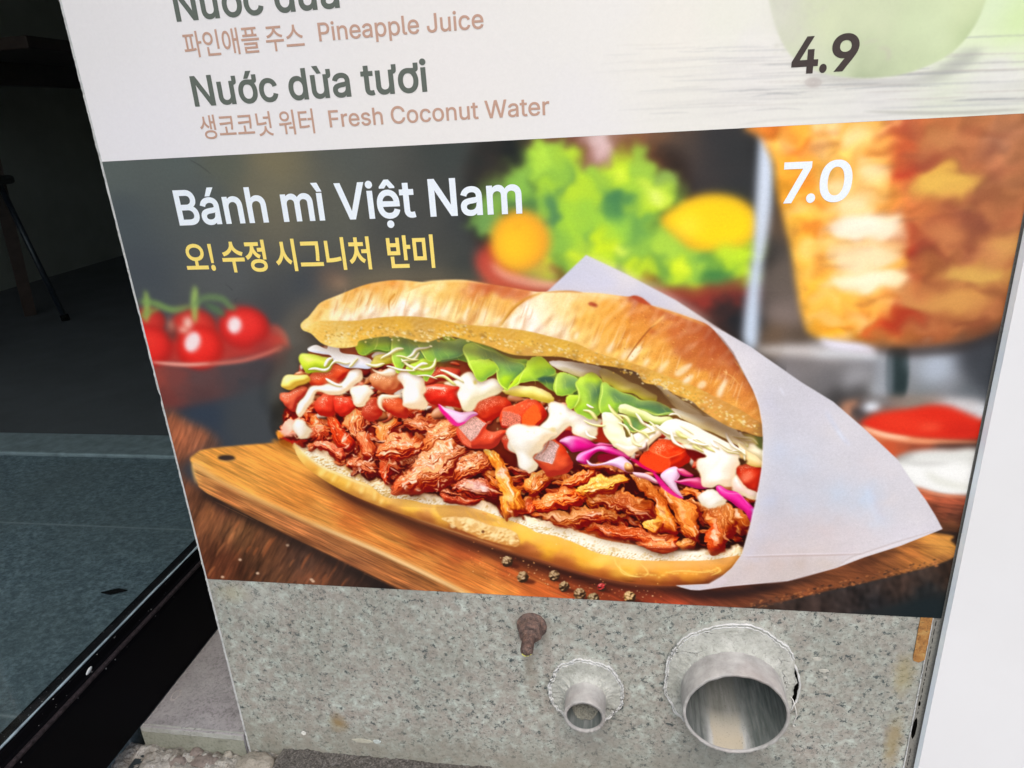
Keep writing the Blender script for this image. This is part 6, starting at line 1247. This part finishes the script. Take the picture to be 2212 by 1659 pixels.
for k in range(28):
    t_ = 2*math.pi*k/28; e = 1+0.25*nz(math.cos(t_)*2, math.sin(t_)*2, 4)
    ra.append(bm.verts.new((-0.1385+0.0062*math.cos(t_)*e, 0.0545+0.011*math.sin(t_)*e, FLOOR+0.0002))); rb.append(bm.verts.new((-0.1385+0.0040*math.cos(t_)*e, 0.0545+0.0075*math.sin(t_)*e, FLOOR+0.0006)))
for k in range(28): bm.faces.new((ra[k], ra[(k+1) % 28], rb[(k+1) % 28], rb[k]))
link('cement_spot', bm, mortar_mat('cement ring', (0.40, 0.37, 0.36), (0.56, 0.53, 0.52)), sl)

# ---------------------------------------------------------------- stone column
PB = (0.6079, -0.1039, 0.05424, 0.0440); PS = (0.4486, -0.1291, 0.02298, 0.0393)      # pipe axis x, z, radius, length
co = thing('stone_column', 'speckled grey granite column with drain pipes, wrapped by the menu poster', 'column', (0.4, 0.25, -0.29))
bm = bmesh.new()
rect = [bm.verts.new(p) for p in ((0, 0, -0.33), (0.800, 0, -0.33), (0.800, 0, 2.38), (0, 0, 2.38))]
ed = [bm.edges.new((rect[i], rect[(i+1) % 4])) for i in range(4)]
for cx_, cz_, r_, _ in (PB, PS):
    ring = [bm.verts.new((cx_+(r_-0.001)*math.cos(2*math.pi*k/64), 0, cz_+(r_-0.001)*math.sin(2*math.pi*k/64))) for k in range(64)]
    ed += [bm.edges.new((ring[k], ring[(k+1) % 64])) for k in range(64)]
bmesh.ops.triangle_fill(bm, use_beauty=True, edges=ed, normal=(0, -1, 0))
link('front_panel', bm, MG, co)
bm = bmesh.new()                                                          # sides and back of the shaft
q = [(-0.004, 0.004), (-0.004, 0.5), (0.812, 0.5), (0.812, 0.004)]
A_ = [bm.verts.new((x, y, -0.33)) for x, y in q]; B_ = [bm.verts.new((x, y, 2.38)) for x, y in q]
for i in range(3): bm.faces.new((A_[i], A_[i+1], B_[i+1], B_[i]))
link('shaft', bm, stone('grey column side', (0.16, 0.16, 0.15), (0.28, 0.28, 0.27), 40, 0.7, 0.0005), co)
zs = np.linspace(-0.33, 2.38, 1400); bm = bmesh.new(); a, b, c_ = [], [], []     # pale chipped arris down the left corner
for z in zs:
    j = 0.0006*nz(z*70, 1)+0.0006*nz(z*260, 3); ch = max(0, nz(z*45, 9)-0.45)*0.004
    a.append(bm.verts.new((0.0004, -0.0003, z))); b.append(bm.verts.new((-0.0026+j+ch, 0.0002+ch*0.6, z))); c_.append(bm.verts.new((-0.0042+j, 0.006, z)))
for i in range(len(zs)-1):
    bm.faces.new((a[i], a[i+1], b[i+1], b[i])); bm.faces.new((b[i], b[i+1], c_[i+1], c_[i]))
link('corner_arris', bm, MPALE, co)
# rusty strip, sealant joint, and the split in it
def wavy(x0, x1, z0, z1, n, amp, sd): return [(x0+amp*nz(z*110, sd), z) for z in np.linspace(z0, z1, n)]+[(x1+amp*nz(z*110, sd+3), z) for z in np.linspace(z1, z0, n)]
def rstrip():
    m, nt, bs = nmat('rust stained glue'); P = wpos(nt); n1 = tex(nt, 'n', 120, 7, 0.7, P).outputs['Fac']; n2 = tex(nt, 'n', 500, 3, 0.6, P).outputs['Fac']
    c = ramp(nt, n1, [(0.3, (0.20, 0.085, 0.025)), (0.5, (0.36, 0.17, 0.045)), (0.66, (0.46, 0.29, 0.10)), (0.8, (0.50, 0.42, 0.26))]); c = mix(nt, ramp(nt, n2, [(0.36, 0.6), (0.44, 0.0)]), c, (0.09, 0.045, 0.02))
    nt.links.new(c, bs.inputs['Base Color']); bs.inputs['Roughness'].default_value = 0.85; bump(nt, bs, n1, 0.0008); return m
pts = wavy(0.7878, 0.7992, -0.0535, 0.0, 40, 0.0007, 4); pts[0:1] = [(0.7940, -0.0575), (0.7890, -0.0556)]
link('rust_strip', sheet(pts, 0.0002, -0.0010), rstrip(), co)
link('glue_line', sheet(wavy(0.7988, 0.8001, -0.33, 0.0, 160, 0.0006, 12), 0.0002, -0.0009), MPALE, co)
link('sealant_joint', boxbm(0.8001, 0.8122, 0.0003, 0.02, -0.33, 2.38), MSEAL, co)
cr_ = []
z = -0.004
while z > -0.30:
    L = rnd.uniform(0.003, 0.010)
    if not -0.166 < z < -0.128: cr_.append((z, L))
    z -= L+rnd.uniform(0.0005, 0.003)
bm = bmesh.new()
def sliver(bm, zc, L, w, x):
    k = 9; l_ = [bm.verts.new((x+0.0004*nz(zz*150, 2)-w*math.sqrt(max(0, 1-t*t)), 0.0, zz)) for t, zz in ((t, zc-L/2+L/2*t) for t in np.linspace(-1, 1, k))]
    r_ = [bm.verts.new((x+0.0004*nz(zz*150, 2)+w*math.sqrt(max(0, 1-t*t))+1e-5, 0.0, zz)) for t, zz in ((t, zc-L/2+L/2*t) for t in np.linspace(-1, 1, k))]
    for i in range(k-1): bm.faces.new((l_[i], l_[i+1], r_[i+1], r_[i]))
for z, L in cr_: sliver(bm, z, L, 0.00035, 0.8033)
sliver(bm, -0.1095, 0.0075, 0.0011, 0.8031); sliver(bm, -0.1325, 0.031, 0.0022, 0.8029)
link('joint_split', bm, MDARK, co)
# stuck-on paint chips
for (x, z, a_, b_, col) in ((0.6951, -0.0617, 0.0046, 0.0022, (182, 181, 172)), (0.7034, -0.077, 0.0050, 0.0022, (178, 177, 168)), (0.1616, -0.2395, 0.013, 0.0032, (176, 174, 160)), (0.1815, -0.2385, 0.005, 0.003, (186, 194, 192)), (0.0825, -0.2355, 0.003, 0.003, (226, 226, 220)), (0.7055, -0.0865, 0.002, 0.0013, (176, 175, 168))):
    pp = [(x+a_*math.cos(t)*(1+0.35*nz(x*50+math.cos(t)*2, math.sin(t)*2)), z+b_*math.sin(t)*(1+0.4*nz(x*70+math.cos(t)*2, math.sin(t)*2, 3))) for t in np.linspace(0, 2*math.pi, 18, endpoint=False)]
    link('paint_chip', sheet(pp, 0.0002, -0.0007), plain('chip %d' % int(x*1e4), col, 0.8, 0.2, 0.1, 200), co)

# ---------------------------------------------------------------- white board on the next bay
wb = thing('white_board', 'plain white board with pale blue edge, right of the poster', 'board', (1.2, 0, -0.29))
link('panel', boxbm(0.8100, 1.75, -0.0096, 0.0022, -0.30, 2.38), MWHITE, wb)
zz = np.linspace(-0.30, 2.38, 500); bm = bmesh.new(); a, b = [], []
for z in zz: a.append(bm.verts.new((0.8076+0.0001*nz(z*90, 3), -0.0052, z))); b.append(bm.verts.new((0.8101, -0.0096, z)))
for i in range(len(zz)-1): bm.faces.new((a[i], a[i+1], b[i+1], b[i]))
link('edge_strip', bm, MBLUE, wb)  # pale blue strip along the board's left edge
w = link('next_bay', boxbm(0.8125, 1.75, 0.0030, 0.5, -0.33, 2.38), MG); tag(w, 'stone wall bay behind the plain white board', 'wall')

# ---------------------------------------------------------------- drain pipes
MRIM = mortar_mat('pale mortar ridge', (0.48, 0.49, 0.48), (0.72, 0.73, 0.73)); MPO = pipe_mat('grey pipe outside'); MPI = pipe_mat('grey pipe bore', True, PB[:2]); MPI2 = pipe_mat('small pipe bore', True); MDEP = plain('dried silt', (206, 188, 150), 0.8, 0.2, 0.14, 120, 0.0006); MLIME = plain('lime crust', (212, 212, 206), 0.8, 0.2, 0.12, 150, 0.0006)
def drain(cx, cz, r, ln, wall, label, jag, collar_R, seed, gap=False):
    t = thing('drain_pipe', label, 'pipe', (cx, 0, cz), 'drain pipes in the granite column')
    def rimj(a, rr, y, i):
        d = 0.0012*nz(math.cos(a)*6+seed, math.sin(a)*6, 1)*jag
        if math.sin(a) < -0.55: d += 0.0016*max(0, nz(math.cos(a)*22, math.sin(a)*22, seed)+0.1)*jag
        return rr*(1+0.004*nz(math.cos(a), math.sin(a), seed)), (y+d if i in (1, 2, 3) else y)
    bm = revolve([(r, 0.02), (r, -ln+0.0006), (r-0.0006, -ln), (r-wall, -ln), (r-wall, -ln+0.003)], cx, cz, 128, rimj)
    link('pipe', bm, MPO, t, True)
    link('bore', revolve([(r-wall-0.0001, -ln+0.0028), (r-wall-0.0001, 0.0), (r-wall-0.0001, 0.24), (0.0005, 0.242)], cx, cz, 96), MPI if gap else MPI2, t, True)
    # mortar collar: thick skirt from a ragged outer edge up to the pipe
    R = collar_R
    def cj(a, rr, y, i):
        up = max(0, math.sin(a)); Ro = R[0]+(R[1]-R[0])*up**1.3+0.0028*nz(math.cos(a)*3+seed, math.sin(a)*3, 2)+0.0016*nz(math.cos(a)*14, math.sin(a)*14, seed)+0.0007*nz(math.cos(a)*46, math.sin(a)*46, seed)
        if gap:
            ga = (a+math.pi) % (2*math.pi)-math.pi
            gk = math.exp(-((ga-0.10)/0.42)**4); Ro -= 0.0058*gk*(1+0.4*nz(ga*9, 3))
        k = (rr-1); f = 1-k
        rad = (r-0.0005)+(Ro-r)*(1-f) if i else Ro
        rad = r*0.995+(Ro-r)*rr
        yy = y+0.0014*nz(math.cos(a)*5+rr*5, math.sin(a)*9, seed+4)*(1 if i > 1 else 0.2)+0.0005*nz(math.cos(a)*22+rr*22, math.sin(a)*40, seed)
        return rad, min(-0.0002, yy) if i else 0.0003
    bm = revolve([(1.0, 0.0), (0.998, -0.0036), (0.98, -0.0054), (0.95, -0.0058), (0.91, -0.0052), (0.87, -0.0062), (0.75, -0.0068), (0.55, -0.0066), (0.35, -0.0072), (0.18, -0.0084), (0.06, -0.0104), (-0.02, -0.0118)], cx, cz, 220, cj)
    col = link('mortar_collar', bm, MORT, t, True)
    for q_, (fr_, w_) in enumerate(((0.985, 0.0015), (0.88, 0.0009))):
        pts_ = []
        for a in np.linspace(0.62 if gap else 0.0, (2*math.pi-0.50) if gap else 2*math.pi, 260):
            rr, yy = cj(a, fr_, -0.0056-0.0004*q_, 3); rr += 0.0005*nz(math.cos(a)*30, math.sin(a)*30, q_)
            pts_.append((cx+rr*math.cos(a), yy-0.0004, cz+rr*math.sin(a)))
        link('collar_ridge', tube(pts_, [w_*(0.55+0.9*abs(nz(k*0.11, seed, q_))) for k in range(260)], 7), MRIM, col, True)
    return t
big = drain(*PB, 0.0032, 'large open grey drain pipe with cracked mortar collar and loose thread', 1.0, (0.0715, 0.0865), 3, True)
sm = drain(*PS, 0.0036, 'small grey drain pipe partly filled with grit, left of the large one', 0.5, (0.0425, 0.0505), 8)
# shade of the gap by the lifted collar as a black sheet, outer rim of mortar, fibre
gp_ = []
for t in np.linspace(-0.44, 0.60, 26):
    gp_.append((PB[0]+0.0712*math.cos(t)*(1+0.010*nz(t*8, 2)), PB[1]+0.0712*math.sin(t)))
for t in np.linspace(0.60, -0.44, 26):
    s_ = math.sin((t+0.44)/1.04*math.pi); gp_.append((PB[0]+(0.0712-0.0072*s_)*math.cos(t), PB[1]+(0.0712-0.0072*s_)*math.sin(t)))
link('collar_gap_shade', sheet(gp_, 0.0003, -0.0008), MDARK, big)
bm = tube([(PB[0]+(0.0724+0.0008*nz(t*7, 5))*math.cos(t), -0.0010, PB[1]+(0.0724+0.0008*nz(t*7, 5))*math.sin(t)) for t in np.linspace(-0.55, 0.70, 40)], [0.0012+0.0007*nz(t*11, 8) for t in np.linspace(-0.55, 0.7, 40)], 7)
link('collar_rim', bm, MRIM, big, True)
th = [(0.6695, -0.006, -0.1080), (0.6735, -0.007, -0.1140), (0.6765, -0.010, -0.1240), (0.6785, -0.010, -0.1330), (0.6765, -0.009, -0.1420), (0.6760, -0.008, -0.1490), (0.6782, -0.008, -0.1505)]
link('loose_thread', tube(th, 0.0005, 6), plain('white fibre', (214, 214, 210), 0.8, 0.2), big, True)
# grit in the small pipe
bm = bmesh.new(); rr_ = PS[2]-0.0040
grid = [[bm.verts.new((PS[0]+rr_*u*math.sqrt(max(0, 1-0)) , -0.025+0.030*max(0, v+0.85)+0.0016*nz(u*9, v*9, 3)+0.001*nz(u*25, v*25), PS[1]+rr_*v)) if u*u+v*v <= 1.0 else None for u in np.linspace(-1, 1, 41)] for v in np.linspace(-1, 0.75, 36)]
for j in range(35):
    for i in range(40):
        q = (grid[j][i], grid[j][i+1], grid[j+1][i+1], grid[j+1][i])
        if all(q): bm.faces.new(q)
for k in range(170):
    u, v = rnd.uniform(-.8, .8), rnd.uniform(-.85, .55)
    if u*u+v*v > 0.8: continue
    bmesh.ops.create_icosphere(bm, subdivisions=1, radius=rnd.uniform(0.0006, 0.0016), matrix=Matrix.Translation((PS[0]+rr_*u, -0.0258+0.030*max(0, v+0.85), PS[1]+rr_*v)))
bmesh.ops.delete(bm, geom=[v for v in bm.verts if not v.link_faces], context='VERTS')
gr = link('grit', bm, stone('grit', (0.06, 0.058, 0.05), (0.34, 0.33, 0.28), 160, 0.9, 0.0006), sm); gr['kind'] = 'stuff'

# ---------------------------------------------------------------- rusty anchor bolt
ab = thing('anchor_bolt', 'rusty anchor bolt with nut sticking out of the granite', 'bolt', (0.389, 0, -0.0385))
bx, bz = 0.3892, -0.0400
def rj(a, rr, y, i): return rr*(1+0.05*nz(math.cos(a)*3, math.sin(a)*3, y*300)), y+0.0004*nz(math.cos(a)*5, math.sin(a)*5, 2)
link('washer', revolve([(0.0168, 0.0003), (0.0170, -0.0022), (0.0160, -0.0036), (0.0130, -0.0042), (0.004, -0.0046)], bx, bz, 40, rj), MRUST, ab, True)
bm = bmesh.new(); bmesh.ops.create_cone(bm, cap_ends=True, segments=6, radius1=0.0142, radius2=0.0136, depth=0.0115, matrix=Matrix.Translation((bx-0.0004, -0.0108, bz)) @ Matrix.Rotation(math.radians(92), 4, 'X') @ Matrix.Rotation(0.15, 4, 'Z'))
bmesh.ops.bevel(bm, geom=list(bm.edges), offset=0.0005, segments=1, affect='EDGES'); link('nut', bm, MRUST, ab)
pr = [(0.0076, -0.016)]; y = -0.0165
while y > -0.0405: pr += [(0.0070, y), (0.0060, y-0.0008)]; y -= 0.0016
pr += [(0.0060, -0.041), (0.0050, -0.0428), (0.0004, -0.0430)]
link('stud', revolve(pr, bx-0.0006, bz, 28, rj), MRUST, ab, True)
link('thin_nut', revolve([(0.0095, -0.016), (0.0098, -0.0185), (0.0088, -0.0205), (0.006, -0.021)], bx-0.0006, bz, 6, None), MRUST, ab)
bm = bmesh.new()
for k in range(14):
    t_ = -1.6+rnd.uniform(-0.9, 0.9); bmesh.ops.create_icosphere(bm, subdivisions=1, radius=rnd.uniform(0.0007, 0.0013), matrix=Matrix.Translation((bx-0.0006+0.0060*math.cos(t_), -0.0418+rnd.uniform(-.0006, .0016), bz+0.0060*math.sin(t_))))
link('paint_daub', bm, plain('yellow green paint', (206, 206, 104), 0.7, 0.3, 0.1, 300), ab, True)

# ---------------------------------------------------------------- loose stones at the foot of the wall
def pebble(name, x, y, z, a, b, c, mat, sd, label, flat_=0.0):
    bm = bmesh.new(); bmesh.ops.create_icosphere(bm, subdivisions=4, radius=1)
    for v in bm.verts:
        d = 1+0.22*nz(v.co.x*1.3+sd, v.co.y*1.3, v.co.z*1.3)+0.08*nz(v.co.x*4+sd, v.co.y*4, v.co.z*4)+0.03*nz(v.co.x*11, v.co.y*11+sd, v.co.z*11)
        v.co = Vector((x+v.co.x*a*d, y+v.co.y*b*d, z+v.co.z*c*d))
    o = link(name, bm, mat, None, True); return tag(o, label, 'stone', 'rubble stones at the foot of the column')
MS1 = stone('tan rubble', (0.20, 0.165, 0.125), (0.47, 0.44, 0.39), 60, 0.9, 0.002); MS2 = stone('reddish rubble', (0.15, 0.115, 0.10), (0.29, 0.245, 0.225), 60, 0.9, 0.002)
pebble('rubble_stone', 0.0175, -0.026, -0.2765, 0.026, 0.022, 0.0145, MS1, 1, 'large tan rubble stone at the left foot of the granite column')
pebble('rubble_stone', -0.0285, -0.0075, -0.2785, 0.0062, 0.005, 0.0048, MS1, 3, 'small tan pebble under the front edge of the stone slab')
pebble('rubble_stone', -0.0560, -0.020, -0.2805, 0.018, 0.012, 0.006, MS2, 5, 'flat reddish grey stone in front of the slab')
pebble('rubble_stone', -0.0935, -0.024, -0.2795, 0.013, 0.010, 0.0062, MS2, 7, 'small brownish stone left of the flat reddish one')
pebble('rubble_stone', -0.0750, -0.008, -0.2795, 0.010, 0.007, 0.0055, MS2, 9, 'dark chip wedged against the slab front edge')

# ---------------------------------------------------------------- menu poster
mp_ = thing('menu_poster', 'drinks and sandwich menu poster stuck on the granite column', 'poster', (0.4, 0, 0))
GAIN = 1.0
def print_sheet(name, x0, x1, z0, z1, y, img):
    bm = bmesh.new(); uvl = bm.loops.layers.uv.new('print')
    box(bm, x0, x1, y, -0.0004, z0, z1)
    for f_ in bm.faces:
        for l_ in f_.loops: l_[uvl].uv = ((l_.vert.co.x-x0)/(x1-x0), (l_.vert.co.z-z0)/(z1-z0))
    return link(name, bm, print_mat(name+' ink', img), mp_)
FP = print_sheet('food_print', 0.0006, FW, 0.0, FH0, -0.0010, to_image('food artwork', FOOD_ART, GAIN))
MP = print_sheet('menu_print', 0.0006, FW, FH0+0.0001, MENU_TOP, -0.0010, to_image('menu artwork', MENU_ART, GAIN))
import os
from mathutils.geometry import delaunay_2d_cdt
def sysfont(f):                                                     # fonts that ship with Blender itself
    try: return bpy.data.fonts.load(os.path.join(bpy.utils.resource_path('LOCAL'), 'datafiles', 'fonts', f))
    except Exception: return None
SANS, HANGUL = sysfont('Inter.woff2'), sysfont('Noto Sans CJK Regular.woff2')

SIGN = {}
def outlines(txt, font, bold, space, sgn=None):
    """closed outlines of a line of text, each pushed outwards by bold (letter height units)"""
    if bold and sgn is None:                                        # which way this font winds its outer contours
        if font not in SIGN:
            q_ = outlines('l', font, 0.0, 1.0)[0]
            SIGN[font] = 1.0 if (q_[:, 0]*np.roll(q_[:, 1], -1)-np.roll(q_[:, 0], -1)*q_[:, 1]).sum() < 0 else -1.0
        sgn = SIGN[font]
    cu = bpy.data.curves.new('text', 'FONT'); cu.body = txt; cu.resolution_u = 5; cu.fill_mode = 'NONE'; cu.space_character = space
    if font: cu.font = font
    to = bpy.data.objects.new('text', cu); COL.objects.link(to)
    me = bpy.data.meshes.new_from_object(to.evaluated_get(bpy.context.evaluated_depsgraph_get()))
    bpy.data.objects.remove(to); bpy.data.curves.remove(cu)
    nb = {}
    for e in me.edges:
        a_, b_ = e.vertices; nb.setdefault(a_, []).append(b_); nb.setdefault(b_, []).append(a_)
    seen, loops = set(), []
    for s in nb:
        if s in seen: continue
        lp, prev, cur = [s], None, s; seen.add(s)
        while True:
            nx_ = [q for q in nb[cur] if q != prev and q not in seen]
            if not nx_: break
            prev, cur = cur, min(nx_) if len(lp) == 1 else nx_[0]; seen.add(cur); lp.append(cur)
        loops.append(np.array([me.vertices[q].co[:2] for q in lp]))
    bpy.data.meshes.remove(me)
    out = []
    for p in loops:
        keep = [k for k in range(len(p)) if np.hypot(*(p[k]-p[k-1])) > 1e-5]
        p = p[keep]
        if len(p) < 3: continue
        if bold:
            d1 = p-np.roll(p, 1, 0); d2 = np.roll(p, -1, 0)-p
            n1 = np.c_[d1[:, 1], -d1[:, 0]]/np.linalg.norm(d1, axis=1)[:, None]; n2 = np.c_[d2[:, 1], -d2[:, 0]]/np.linalg.norm(d2, axis=1)[:, None]
            n = n1+n2; n /= np.maximum(np.linalg.norm(n, axis=1)[:, None], 1e-6); c = np.clip((n*n1).sum(1), 0.5, 1)
            p = p-n*(bold/c)[:, None]*sgn
        out.append(p)
    return out

def winding(loops, q):
    w = 0
    for p in loops:
        a_, b_ = p, np.roll(p, -1, 0)
        up = (a_[:, 1] <= q[1]) & (b_[:, 1] > q[1]); dn = (a_[:, 1] > q[1]) & (b_[:, 1] <= q[1])
        cr = (b_[:, 0]-a_[:, 0])*(q[1]-a_[:, 1])-(q[0]-a_[:, 0])*(b_[:, 1]-a_[:, 1])
        w += int((up & (cr > 0)).sum())-int((dn & (cr < 0)).sum())
    return w

CAP = max(p[:, 1].max() for p in outlines('H', SANS, 0.0, 1.0))

def lettering(txt, x0, x1, zb, zh, col, bold=0.0, bbox=False, label=None, y=-0.00125, space=1.0, par=None, spans=None):
    """one line of printed text: fitted to x0..x1; zb baseline and zh cap height, or the box bottom/height if bbox"""
    if spans:                                                       # kerned by hand: (glyph, left, right) in metres
        loops = []; k = zh/CAP
        for ch, a_, b_ in spans:
            lp = outlines(ch, SANS, bold, 1.0); mn = min(p[:, 0].min() for p in lp); mx_ = max(p[:, 0].max() for p in lp)
            loops += [np.c_[(a_+(p[:, 0]-mn)*(b_-a_)/(mx_-mn))/k, p[:, 1]] for p in lp]
    else: loops = outlines(txt, HANGUL if bbox else SANS, bold, space)
    allp = np.vstack(loops); xa, xb = allp[:, 0].min(), allp[:, 0].max(); k = (x1-x0)/(xb-xa)
    za, kz = (allp[:, 1].min(), zh/(allp[:, 1].max()-allp[:, 1].min())) if bbox else (0.0, zh/CAP)
    vs, es = [], []
    for p in loops:
        n0 = len(vs); vs += [Vector(q) for q in p]; es += [(n0+i, n0+(i+1) % len(p)) for i in range(len(p))]
    rv, _, rf, *_ = delaunay_2d_cdt(vs, es, [], 0, 1e-5)
    fs = [f_ for f_ in rf if winding(loops, np.mean([rv[i] for i in f_], axis=0)) != 0]
    me = bpy.data.meshes.new('lettering'); me.from_pydata([(x0+(v[0]-xa)*k, y, zb+(v[1]-za)*kz) for v in rv], [], fs)
    bm = bmesh.new(); bm.from_mesh(me); bmesh.ops.delete(bm, geom=[v for v in bm.verts if not v.link_faces], context='VERTS'); bm.to_mesh(me); bm.free()
    m, nt, bs = nmat('ink '+txt[:6]); l = lin(col)*GAIN
    n = tex(nt, 'n', 700, 3, 0.6); cc = ramp(nt, n.outputs['Fac'], [(0.3, tuple(np.clip(l*0.94, 0, .93))), (0.7, tuple(np.clip(l*1.05, 0, .93)))])
    nt.links.new(cc, bs.inputs['Base Color']); bs.inputs['Roughness'].default_value = 0.42; bs.inputs['Specular IOR Level'].default_value = 0.22
    o = link('lettering', me, m, par)
    if label: o['label'] = label
    return o
GR, TAN, WH, YE = (96, 104, 97), (190, 155, 138), (230, 239, 254), (247, 219, 118)
lettering('Nước dứa', 0.1066, 0.2562, 0.5882, 0.0237, GR, 0.016, label='grey heading of the upper drink, cut by the picture edge', par=MP)
lettering('파인애플 주스', 0.1085, 0.2205, 0.5585, 0.0208, TAN, 0.003, True, label='tan Korean line for pineapple juice', par=MP)
lettering('Pineapple Juice', 0.2341, 0.3768, 0.5638, 0.0136, TAN, 0.009, label='tan English line for pineapple juice', par=MP)
lettering('Nước dừa tươi', 0.1078, 0.3251, 0.5195, 0.0237, GR, 0.016, label='grey heading of the coconut water', par=MP)
lettering('생코코넛 워터', 0.1085, 0.2185, 0.4905, 0.0208, TAN, 0.003, True, label='tan Korean line for coconut water', par=MP)
lettering('Fresh Coconut Water', 0.2328, 0.4284, 0.4949, 0.0136, TAN, 0.009, label='tan English line for coconut water', par=MP)
lettering('4.9', 0.6197, 0.6686, 0.5150, 0.0243, (66, 58, 56), 0.022, label='dark price of the coconut water', par=MP, spans=[('4', 0.6197, 0.6394), ('.', 0.6407, 0.6462), ('9', 0.6489, 0.6686)])
lettering('Bánh mì Việt Nam', 0.0668, 0.4012, 0.4150, 0.0310, WH, 0.016, label='white sandwich heading', par=FP)
lettering('오! 수정 시그니처  반미', 0.0645, 0.3170, 0.3672, 0.0310, YE, 0.008, True, label='yellow Korean sandwich line', par=FP)
lettering('7.0', 0.6205, 0.6745, 0.4158, 0.0308, WH, 0.018, label='white price of the sandwich', par=FP, spans=[('7', 0.6210, 0.6425), ('.', 0.6402, 0.6472), ('0', 0.6496, 0.6744)])
